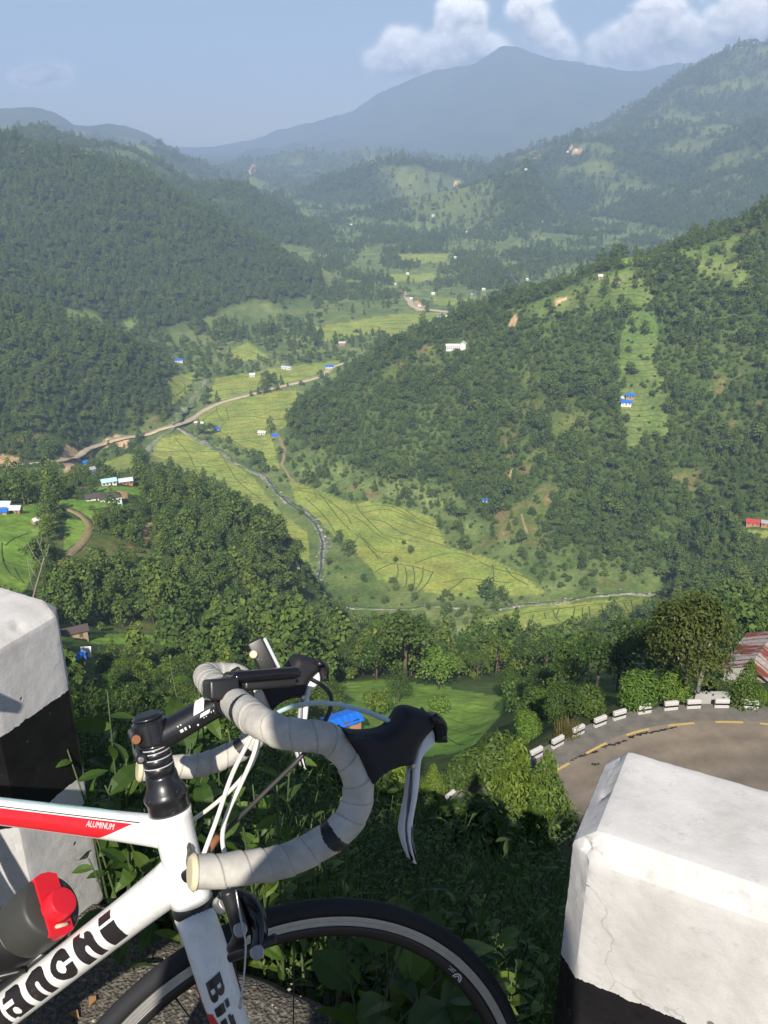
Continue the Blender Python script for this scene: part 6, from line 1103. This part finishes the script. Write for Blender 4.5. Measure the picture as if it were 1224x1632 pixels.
# cables
def cable(name, pts, r, mat): return add(name, tube(spline(np.array([LP(*q) for q in pts]), 44), [r]*44, 10), mat, bike)
cable('cable', [(408, 1160, 1.03), (392, 1190, 1.02), (368, 1236, 1.0), (348, 1300, .985), (328, 1352, .975), (312, 1398, .97)], .0026, M_cable)
cable('cable', [(412, 1160, 1.04), (408, 1196, 1.04), (384, 1250, 1.03), (360, 1300, 1.02), (353, 1335, 1.0), (358, 1362, .985), (366, 1395, .965), (368, 1420, .955)], .0026, M_cable)
cable('cable', [(414, 1165, 1.06), (408, 1210, 1.06), (380, 1248, 1.06), (345, 1280, 1.07), (310, 1306, 1.09), (285, 1318, 1.11)], .0026, M_cable)
cable('cable', [(626, 1152, .93), (590, 1136, .95), (545, 1123, .98), (500, 1119, 1.0), (455, 1128, 1.03), (425, 1146, 1.05), (412, 1160, 1.06)], .0027, M_cableb)
cable('cable', [(497, 1083, 1.19), (514, 1092, 1.17), (529, 1108, 1.15), (527, 1132, 1.13), (512, 1160, 1.12), (482, 1206, 1.12), (440, 1245, 1.10), (395, 1290, 1.08), (350, 1332, 1.05), (325, 1362, 1.02)], .0029, M_cblk)
add('barrel_adjuster', cyl(LP(348, 1333, 1.045), LP(332, 1355, 1.03), .0045, 12), M_rust, bike)
# phone holder on the bar
a_, b_ = LP(372, 1080, 1.03), LP(481, 1071, 1.07); dx = unit(b_-a_); away = to_local(at_depth(420, 1070, 1.3))-to_local(at_depth(420, 1078, 1.03)); away = unit(away-dx*(away@dx)); upv = np.cross(dx, away); upv = upv if upv[2] > 0 else -upv
def rbox(c0, ex, ey, ez, hx, hy, hz, bev, mat, name, parent):
    bm = bmesh.new(); bmesh.ops.create_cube(bm, size=2); 
    for v in bm.verts: v.co = Vector((v.co.x*hx, v.co.y*hy, v.co.z*hz))
    bmesh.ops.bevel(bm, geom=bm.edges[:]+bm.verts[:], offset=bev, segments=4, profile=.5, affect='EDGES')
    for v in bm.verts: v.co = Vector(tuple(np.asarray(c0)+np.asarray(ex)*v.co.x+np.asarray(ey)*v.co.y+np.asarray(ez)*v.co.z))
    me = bpy.data.meshes.new(name); bm.to_mesh(me); bm.free(); smooth(me); return link(name, me, parent, mat)
hl = np.linalg.norm(b_-a_)/2; ph = rbox((a_+b_)/2+away*.022, dx, away, upv, hl, .024, .0068, .006, M_gloss, 'phone_holder', bike)
rbox((a_+b_)/2+away*.024-upv*.011+dx*.006, dx, away, upv, hl*.78, .017, .006, .004, M_plastic, 'holder_bracket', ph); rbox(LP(352, 1098, 1.03), dx, away, upv, .018, .016, .012, .004, M_plastic, 'holder_clamp', ph)
c_, d_ = LP(428, 1066, 1.13), LP(408, 1026, 1.13); lg = unit(d_-c_); sw = unit(np.cross(lg, to_local(Cc)-c_)); nw = np.cross(sw, lg)
arm = rbox((c_+d_)/2, lg, sw, nw, np.linalg.norm(d_-c_)/2+.006, .0115, .005, .0035, M_plastic, 'holder_arm', ph); rbox((c_+d_)/2+sw*(.0125 if (sw@(LP(440, 1045, 1.13)-c_)) > 0 else -.0125)-lg*.002, lg, sw, nw, np.linalg.norm(d_-c_)/2+.004, .0022, .0056, .0018, M_greyp, 'holder_edge', ph)
add('holder_screw', cyl(LP(404, 1043, 1.128), LP(404, 1043, 1.118), .0052, 14), M_cream, ph)
# fork
def bl(sg):
    P = [crown-u_*.004+yv*sg*.006, crown-u_*.03+yv*sg*.020+n_*.002, crown-u_*.07+yv*sg*.033+n_*.003, crown-u_*.13+yv*sg*.040+n_*.007, crown-u_*.22+yv*sg*.046+n_*.018, crown-u_*.30+yv*sg*.050+n_*.032, AX+yv*sg*.052+u_*.004]; return np.array([st(p) for p in spline(P, 26)])
tq = np.linspace(0, 1, 26); fu = np.interp(tq, [0, .1, .25, .6, 1], [.0222, .0228, .0215, .0165, .0095]); fv = np.interp(tq, [0, .1, .25, .6, 1], [.021, .017, .0135, .0105, .008])
fork = add('fork', join([loft([st(crown-u_*x) for x in (-.002, .006, .02, .034)], [.0235, .0238, .022, .017], [.0235, .026, .030, .028], SR@n_)]), M_white, bike)
for sg in (-1, 1):
    B = bl(sg); bo = add('blade', loft(B, fu, fv, SR@n_, 28), M_white, fork)
    V, Fq = [], []
    for i in range(7, 24):
        tdir = unit(B[i+1]-B[i-1]); e1 = unit(SR@n_-tdir*((SR@n_)@tdir)); e2 = np.cross(tdir, e1); sgo = 1 if (e2@(SR@yv))*sg > 0 else -1
        for j in range(11):
            al = rad(118+(248-118)*j/10); al = al+rad(30)*max(0, (9-i)/3)*(1-j/10); V.append(B[i]+(fu[i]+.0006)*math.cos(al)*e1+(fv[i]+.0006)*math.sin(al)*sgo*e2)
    add('red_stripe', (np.array(V), [(i*11+j, i*11+j+1, (i+1)*11+j+1, (i+1)*11+j) for i in range(16) for j in range(10)]), M_red, fork)
    if sg < 0:
        Ls = np.r_[0, np.cumsum(np.linalg.norm(np.diff(B, axis=0), axis=1))]
        def fmap(s, y):                                      # y across the blade: -1 rear .. 1 front
            c0 = np.array([np.interp(s, Ls, B[:, q]) for q in range(3)]); i = int(np.clip(np.searchsorted(Ls, s), 1, 24)); tdir = unit(B[i+1]-B[i-1]); e1 = unit(SR@n_-tdir*((SR@n_)@tdir)); e2 = np.cross(tdir, e1); e2 = e2 if (e2@(SR@yv)) < 0 else -e2; al = math.acos(max(-1, min(1, y))); return c0+(np.interp(s, Ls, fu)+.0009)*math.cos(al)*e1+(np.interp(s, Ls, fv)+.0009)*math.sin(al)*e2
        s_ = .068
        for ch, wd in (('B', .0250), ('i', .0125), ('a', .0235), ('n', .0235), ('c', .0225), ('h', .0235), ('i', .0125)):
            draw_letter(ch, lambda x, y, s_=s_, wd=wd: fmap(s_+wd*x-.006*y, -.58+.80*y), M_print, fork); s_ += wd+.0042
# front wheel, rear wheel
def ring(C, axm, prof, seg=120):                             # lathe about the wheel axis: prof of (radius, offset)
    V, Fq = [], []; m_ = len(prof)
    for i in range(seg):
        a_ = 2*PI*i/seg
        for r_, w_ in prof: V.append(C+axm[0]*r_*math.cos(a_)+axm[2]*r_*math.sin(a_)+axm[1]*w_)
    for i in range(seg):
        q = (i+1) % seg
        for j in range(m_): Fq.append((i*m_+j, q*m_+j, q*m_+(j+1) % m_, i*m_+(j+1) % m_))
    return np.array(V), Fq
tyre_p = [(.3230+.0110*math.cos(a_), .0112*math.sin(a_)) for a_ in np.linspace(-2.2, 2.2, 17)]; tyre_p = [(r_+(.0004 if abs(w_) < .004 else 0), w_) for r_, w_ in tyre_p]
bt_p = [(.3155, -.0098), (.3158, -.0108), (.3140, -.0110), (.3136, -.0104), (.3105, -.0104), (.3101, -.0109), (.3075, -.0109), (.3071, -.0103), (.3052, -.0103), (.3048, -.0108), (.3046, -.009)]; bt_p = bt_p+[(r_, -w_) for r_, w_ in bt_p[::-1]]
ri_p = [(.3044, -.0102), (.300, -.0100), (.292, -.0085), (.2895, -.004), (.2895, .004), (.292, .0085), (.300, .0100), (.3044, .0102)]
def wheel(C, S_, name, nsp):
    axm = (S_@np.array([1.0, 0, 0]), S_@yv, S_@np.array([0, 0, 1.0])); w_ = add(name, ring(C, axm, tyre_p, 160), M_rubber, bike); w_.name = name
    rim = add('rim', ring(C, axm, ri_p, 140), M_rimd, w_); add('braking_track', ring(C, axm, bt_p, 160), M_rim, w_, True, 25); add('hub', join([cyl(C-axm[1]*.036, C+axm[1]*.036, .011, 20), cyl(C-axm[1]*.032, C-axm[1]*.029, .021, 24), cyl(C+axm[1]*.029, C+axm[1]*.032, .021, 24), cyl(C-axm[1]*.050, C+axm[1]*.050, .005, 12)]), M_alu, w_)
    for i in range(nsp):
        a_ = 2*PI*(i+.35)/nsp; s_ = 1 if i % 2 else -1; b_ = a_+(.9 if (i//2) % 2 else -.9); pa = C+axm[0]*.020*math.cos(b_)+axm[2]*.020*math.sin(b_)+axm[1]*.030*s_; pb = C+axm[0]*.2905*math.cos(a_)+axm[2]*.2905*math.sin(a_); add('spoke', tube([pa, pa*.05+pb*.95, pb], [.0009, .0009, .0016], 6), M_rimd, w_)
    return w_, axm
AXS = st(AX); fw, axm = wheel(AXS, SR, 'front_wheel', 24); wheel(RA, np.eye(3), 'rear_wheel', 24)
# print on the rim: small letters and two arcs
f_hit = lambda px, py: (lambda q: q)(to_local(np.array([0, 0, HC])))
def rim_pt(ang, r_, off): return AXS+axm[0]*r_*math.cos(ang)+axm[2]*r_*math.sin(ang)-axm[1]*off
best = min(np.linspace(0, PI, 721), key=lambda a_: sum((np.array(project(*to_world(rim_pt(a_, .297, .0105))))-np.array([726, 1558]))**2))
V, Fq, wx, hy = text_geo('TEC', 0)
add('lettering', (np.array([rim_pt(best+.060-.040*(1-x/wx)+0*y, .3015-.0045*(1-y/hy)*1.0-.0003, .0104+.0004) for x, y, _ in V]), Fq), M_whitep, fw, False)
arc = []
for r0_, r1_ in ((.0, 1.0),):
    for q in range(2):
        V, Fq = [], []; rad_o, rad_i = (.0075, .0058) if q == 0 else (.0042, .0028); c0 = (best-.008)
        for i in range(13):
            t_ = -0.2+PI*1.15*i/12
            for rr in (rad_o, rad_i): V.append(rim_pt(c0-rr*math.cos(t_)/.297, .2945+rr*math.sin(t_)*.9, .0105-.002*(1-min(1, (.0058+rr*math.sin(t_)*.9)/.011))+.0006))
        add('logo', (np.array(V), [(2*i, 2*i+1, 2*i+3, 2*i+2) for i in range(12)]), M_whitep, fw, False)
# front brake
brk = add('brake_caliper', tube(spline([LP(362, 1418, .945), LP(372, 1445, .945), LP(380, 1470, .945), LP(384, 1484, .944)], 14), np.interp(np.linspace(0, 1, 14), [0, 1], [.0085, .0095]), 14), M_plastic, bike)
add('brake_arm', tube(spline([LP(352, 1420, .975), LP(398, 1440, .965), LP(412, 1470, .955), LP(414, 1498, .95), LP(408, 1516, .945)], 16), np.interp(np.linspace(0, 1, 16), [0, .4, 1], [.008, .0125, .008]), 14), M_gloss, brk); add('brake_arm', tube(spline([LP(384, 1484, .95), LP(380, 1500, .965), LP(372, 1512, .975)], 8), [.008]*8, 12), M_plastic, brk)
add('pad_holder', tube([LP(366, 1527, .955), LP(400, 1513, .948), LP(440, 1494, .945)], [.0048, .0058, .0048], 12), M_plastic, brk); add('pivot_bolt', cyl(LP(383, 1482, .938), LP(383, 1482, .928), .0075, 22), M_steel, brk); add('pad_bolt', cyl(LP(410, 1518, .945), LP(410, 1518, .931), .0078, 22), M_steel, brk)
for q in range(3): add('brake_spring', tube(spline([LP(348+q*5, 1435-q*2, .985), LP(360+q*5, 1448, .98), LP(368+q*3, 1470, .975), LP(374, 1492, .97)], 14), [.0014]*14, 8), M_steel, brk)
add('spring_housing', cyl(LP(352, 1442, 1.0), LP(362, 1436, .98), .010, 18), M_alu, brk); cb = add('brake_wire', tube(spline([LP(376, 1418, .938), LP(381, 1450, .932), LP(387, 1480, .926), LP(392, 1500, .922), LP(391, 1530, .918), LP(388, 1565, .912), LP(384, 1594, .908)], 30), [.0011]*30, 8), M_steel, brk); add('wire_tip', cyl(LP(385, 1590, .909), LP(382, 1608, .906), .0021, 10), M_alu, brk)
# the rest of the machine, mostly outside the picture
add('seat_post', cyl(ST, ST+unit(ST-BB)*.17, .0136, 20), M_plastic, bike); sp_ = ST+unit(ST-BB)*.19
sad = spline([sp_+[.145, 0, .005], sp_+[.07, 0, .012], sp_+[0, 0, .014], sp_+[-.07, 0, .020], sp_+[-.125, 0, .026]], 18); add('saddle', loft(sad, np.interp(np.linspace(0, 1, 18), [0, .05, .4, .8, .97, 1], [.008, .018, .030, .068, .060, .03]), np.interp(np.linspace(0, 1, 18), [0, .1, .5, 1], [.010, .018, .022, .020]), yv), M_hood, bike)
cr = add('crankset', join([cyl(BB-yv*.045, BB-yv*.049, .098, 60, None, .001), cyl(BB-yv*.052, BB-yv*.055, .075, 48, None, .001), tube([BB-yv*.062, BB+[.10, -.068, -.06], BB+[.14, -.072, -.09]], [.012, .010, .009], 12), tube([BB+yv*.062, BB+[-.10, .068, .06], BB+[-.14, .072, .09]], [.012, .010, .009], 12)]), M_alu, bike)
for sg, c0 in ((-1, BB+[.14, -.115, -.09]), (1, BB+[-.14, .115, .09])): rbox(c0, (1, 0, 0), (0, 1, 0), (0, 0, 1), .045, .038, .010, .006, M_plastic, 'pedal', bike)
# bottle in its cage
bd = unit(d1-d0); bn = unit(np.cross(bd, yv)); bn = bn if bn[2] > 0 else -bn
fpos = min(np.linspace(.1, .9, 400), key=lambda t_: (np.array(project(*to_world(d0+(d1-d0)*t_+bn*.068)))-np.array([80, 1437]))@(np.array(project(*to_world(d0+(d1-d0)*t_+bn*.068)))-np.array([80, 1437])))
c_top = d0+(d1-d0)*fpos+bn*.068; RB = .0405
bp = lambda s: c_top+bd*s
bot = empty('water_bottle', tuple(to_world(bp(.2)))); Rl = BW; 
def badd(name, vf, mat, parent): V, Fq = vf; return add(name, (to_world(V)-to_world(bp(.2)), Fq), mat, parent, True, 50)
tag(bot, 'grey drinking bottle with a red flip cap held on the down tube of the bicycle', 'bottle')
badd('bottle_body', loft([bp(s) for s in (.060, .062, .12, .128, .15, .158, .24, .246)], [.037, .0392, .0392, .036, .036, .0392, .0385, .034], [.037, .0392, .0392, .036, .036, .0392, .0385, .034], yv, 48), M_bot, bot)
badd('collar', loft([bp(s) for s in (.0, .002, .006, .050, .0595, .061)], [.0355, .0385, .0402, RB, .0395, .037], [.0355, .0385, .0402, RB, .0395, .037], yv, 48), M_botg, bot)
sdv = unit(np.cross(bd, bn)); cv = unit(camL-c_top); x_ax = unit(bn*.9+sdv*.0); y_ax = np.cross(bd, x_ax)
sa_ = rad(62); xa = math.cos(sa_)*bn+math.sin(sa_)*sdv; pxa = np.array(project(*to_world(c_top+xa*.03)))-np.array(project(*to_world(c_top))); 
bestA = max(np.linspace(0, 2*PI, 181), key=lambda q: (lambda d_: (d_[0]*-.30+d_[1]*-.95)/np.linalg.norm(d_))(np.array(project(*to_world(c_top+(math.cos(q)*bn+math.sin(q)*sdv)*.03)))-np.array(project(*to_world(c_top)))))
xa = math.cos(bestA)*bn+math.sin(bestA)*sdv; ya = np.cross(bd, xa)
st_r = []; sF = []
for i in range(21):
    x = -.0405+.081*i/20; lim = math.sqrt(max(0, .0409**2-x*x)); 
    for y, z in ((-.0165, .010), (-.0165, -.0035), (.0165, -.0035), (.0165, .010)): yy = max(-lim, min(lim, y)); st_r.append(c_top+xa*x*.995+ya*(yy)+bd*z)
sF = [(i*4+q, i*4+(q+1) % 4, i*4+4+(q+1) % 4, i*4+4+q) for i in range(20) for q in range(4)]+[(3, 2, 1, 0), (80, 81, 82, 83)]
strap = badd('red_band', (np.array(st_r), sF), M_redp, bot)
badd('flip_cap', loft([c_top-xa*.006-bd*s for s in (.002, .004, .020, .0225, .023)], [.0195, .0195, .0185, .017, .012], [.0195, .0195, .0185, .017, .012], xa, 32), M_redp, bot); badd('hinge', cyl(c_top-xa*.029-ya*.009-bd*.005, c_top-xa*.029+ya*.009-bd*.005, .0025, 10), M_cream, bot)
for s in (-1, 1): add('bottle_cage', tube(spline([d0+(d1-d0)*(fpos+.15)+bn*.026+yv*s*.012, d0+(d1-d0)*(fpos+.2)+bn*.05+yv*s*.042, d0+(d1-d0)*(fpos+.32)+bn*.08+yv*s*.041, d0+(d1-d0)*(fpos+.42)+bn*.03+yv*s*.02], 24), [.0042]*24, 10), M_plastic, bike)
add('cage_rail', tube(lin(d0+(d1-d0)*(fpos+.10)+bn*.0275, d0+(d1-d0)*(fpos+.46)+bn*.0275, 4), [.006]*4, 10), M_plastic, bike)
# ------------------------------------------------------------------ the rider who takes the picture, standing behind the viewpoint (throws the shade on the front wheel)
def capsule(a, b, r0, r1, n=7):
    a, b = np.asarray(a, float), np.asarray(b, float); d = unit(b-a); P = [a-d*r0*.95]+[a-d*r0*.6]+list(lin(a, b, n))+[b+d*r1*.6, b+d*r1*.95]; R_ = [r0*.3, r0*.8]+list(np.linspace(r0, r1, n))+[r1*.8, r1*.3]; return tube(P, R_, 14)
PX, PY = -.10, -.27
body = [capsule((PX-.09, PY, .08), (PX-.085, PY, .5), .05, .062), capsule((PX-.085, PY, .5), (PX-.08, PY, .90), .066, .088), capsule((PX+.09, PY, .08), (PX+.085, PY, .5), .05, .062), capsule((PX+.085, PY, .5), (PX+.08, PY, .90), .066, .088), capsule((PX-.09, PY+.02, .04), (PX-.10, PY+.14, .04), .04, .035), capsule((PX+.09, PY+.02, .04), (PX+.10, PY+.14, .04), .04, .035),
        loft(lin((PX, PY, .86), (PX, PY-.02, 1.46), 9), [.165, .165, .15, .155, .17, .185, .195, .17, .08], [.11, .11, .10, .10, .11, .115, .11, .095, .06], np.array([1.0, 0, 0]), 20), capsule((PX, PY, 1.44), (PX, PY+.01, 1.54), .055, .052), capsule((PX-.19, PY-.01, 1.40), (PX-.20, PY+.10, 1.18), .05, .043), capsule((PX-.20, PY+.10, 1.18), (PX-.03, PY+.22, 1.37), .04, .03), capsule((PX+.19, PY-.01, 1.40), (PX+.22, PY+.10, 1.18), .05, .043), capsule((PX+.22, PY+.10, 1.18), (PX+.12, PY+.22, 1.37), .04, .03), capsule((PX-.03, PY+.22, 1.37), (PX+.0, PY+.25, 1.43), .03, .028), capsule((PX+.12, PY+.22, 1.37), (PX+.11, PY+.25, 1.43), .03, .028)]
hd = loft([(PX, PY+.02, z) for z in (1.50, 1.53, 1.58, 1.64, 1.70, 1.745, 1.765)], [.045, .062, .075, .08, .078, .055, .02], [.055, .078, .092, .098, .095, .07, .025], np.array([1.0, 0, 0]), 20)
hel = loft([(PX, PY+.01, z) for z in (1.66, 1.68, 1.73, 1.78, 1.80)], [.095, .108, .102, .07, .02], [.125, .138, .13, .09, .03], np.array([1.0, 0, 0]), 24)
Vp, Fp = join(body+[hd, hel]); Vp = Vp*np.array([1.0, 1, 1.085]); me = np_mesh('person', Vp, Fp, sm=True); per = link('person', me, mat=simple('dark_clothing', (.05, .06, .09), .9)); md = per.modifiers.new('one_skin', 'REMESH'); md.mode = 'VOXEL'; md.voxel_size = .016; md.use_smooth_shade = True
tag(per, 'person standing just outside the picture whose shadow falls over handlebar and front wheel', 'person')
# ------------------------------------------------------------------ haze and clouds
def haze_box(dens, col):
    V, Fq = boxes([(-13000, 13000, -1500, 12900, float(GZ.min())-2, max(float(GZ.max())+25, 900))]); o = link('haze', np_mesh('haze', V, Fq)); k = N('valley_haze'); k.t.nodes.remove(k.t.nodes[0]) if False else None
    p = k.n('VolumePrincipled'); p.inputs['Color'].default_value = (*col, 1); p.inputs['Density'].default_value = dens; p.inputs['Anisotropy'].default_value = 0.0; k.t.links.new(p.outputs[0], k.out.inputs['Volume']); o.data.materials.append(k.done()); tag(o, kind='stuff'); return o
haze_box(HAZE_D, HAZE_C)
k = N('cloud_vapour'); fd = k.attr('fade').outputs['Fac']; df = k.n('BsdfDiffuse'); k.set(df.inputs[0], (.98, .98, .98)); tl_ = k.n('BsdfTranslucent'); k.set(tl_.inputs[0], (.98, .98, .98)); mx = k.n('MixShader'); mx.inputs[0].default_value = .12; k.t.links.new(df.outputs[0], mx.inputs[1]); k.t.links.new(tl_.outputs[0], mx.inputs[2])
tp = k.n('BsdfTransparent'); m2 = k.n('MixShader'); al = k.math('MULTIPLY', k.math('POWER', fd, 1.4), k.attr('dens').outputs['Fac']); k.t.links.new(al, m2.inputs[0]); k.t.links.new(tp.outputs[0], m2.inputs[1]); k.t.links.new(mx.outputs[0], m2.inputs[2]); k.t.links.new(m2.outputs[0], k.out.inputs[0]); M_cloud = k.done()
def cloud_at(label, puffs, n, dist, seed, dens=.55, size=24):
    g = np.random.default_rng(seed); q = np.array([p[2]*p[3] for p in puffs], float); q /= q.sum(); pick = g.choice(len(puffs), n, p=q); px_, py_, rx, ry = np.array(puffs, float)[pick].T
    a_ = g.random(n)*2*PI; rr = np.sqrt(g.random(n)); X = px_+rx*rr*np.cos(a_); Y = py_+ry*rr*np.sin(a_); nz = fbm(X, Y, 55, 4, .6, seed); keep = nz > -.12-.35*(1-rr); X, Y, rr = X[keep], Y[keep], rr[keep]; n = len(X)
    dep = dist*(1+g.normal(0, .03, n)); C = np.stack([(X-612)/FPX*dep, dep*cp-(Y-816)/FPX*dep*sp, HC-(dep*sp+(Y-816)/FPX*dep*cp)], -1); s = size/FPX*dist*(.35+1.0*g.random(n)**1.5)*np.where(rr > .7, .7, 1)
    nn = unit(np.array([-.05, -.85, .5])+g.normal(size=(n, 3))*.28); e1 = unit(np.cross(nn, g.normal(size=(n, 3)))); e2 = np.cross(nn, e1); K = 10; V = np.empty((n, K+1, 3)); V[:, 0] = C; fade = np.zeros((n, K+1)); fade[:, 0] = 1; dn = np.repeat((dens*(1.1-.7*rr)*(.5+.8*g.random(n)))[:, None], K+1, 1)
    for i in range(K): t_ = 2*PI*i/K; V[:, i+1] = C+(s*(.8+.4*g.random(n)))[:, None]*(math.cos(t_)*e1+math.sin(t_)*e2)
    Fq = [(a0*(K+1), a0*(K+1)+1+i, a0*(K+1)+1+(i+1) % K) for a0 in range(n) for i in range(K)]; me = np_mesh('cloud', V.reshape(-1, 3).tolist(), Fq); a = me.attributes.new('fade', 'FLOAT', 'POINT'); a.data.foreach_set('value', fade.ravel()); a = me.attributes.new('dens', 'FLOAT', 'POINT'); a.data.foreach_set('value', dn.ravel()); o = link('cloud', me, mat=M_cloud); tag(o, label, 'cloud'); return o
CD = 17500
cloud_at('long white cloud rising into a tower left of the mountain peak', [(620, 95, 38, 20), (660, 92, 55, 22), (700, 85, 60, 26), (735, 60, 42, 34), (735, 20, 38, 30), (760, 78, 45, 26), (790, 88, 40, 14), (640, 65, 28, 18), (815, 95, 30, 9)], 2600, CD, 3)
cloud_at('slanting white cloud just right of the mountain peak', [(840, 15, 26, 22), (858, 40, 26, 24), (880, 68, 30, 22), (895, 82, 22, 14), (850, -5, 28, 16)], 1100, CD, 4)
cloud_at('broad pale cloud bank in the upper right corner', [(960, 85, 40, 22), (1000, 70, 60, 34), (1050, 50, 70, 40), (1110, 40, 80, 40), (1170, 25, 80, 36), (1215, 35, 60, 40), (1060, 15, 60, 20), (1080, 95, 60, 14), (1170, 80, 70, 20), (1260, 20, 60, 50)], 4200, CD, 5, .33)
cloud_at('faint small cloud low in the sky on the left', [(70, 120, 34, 10), (88, 118, 22, 14), (45, 124, 30, 9)], 420, CD, 6, .10, 26)
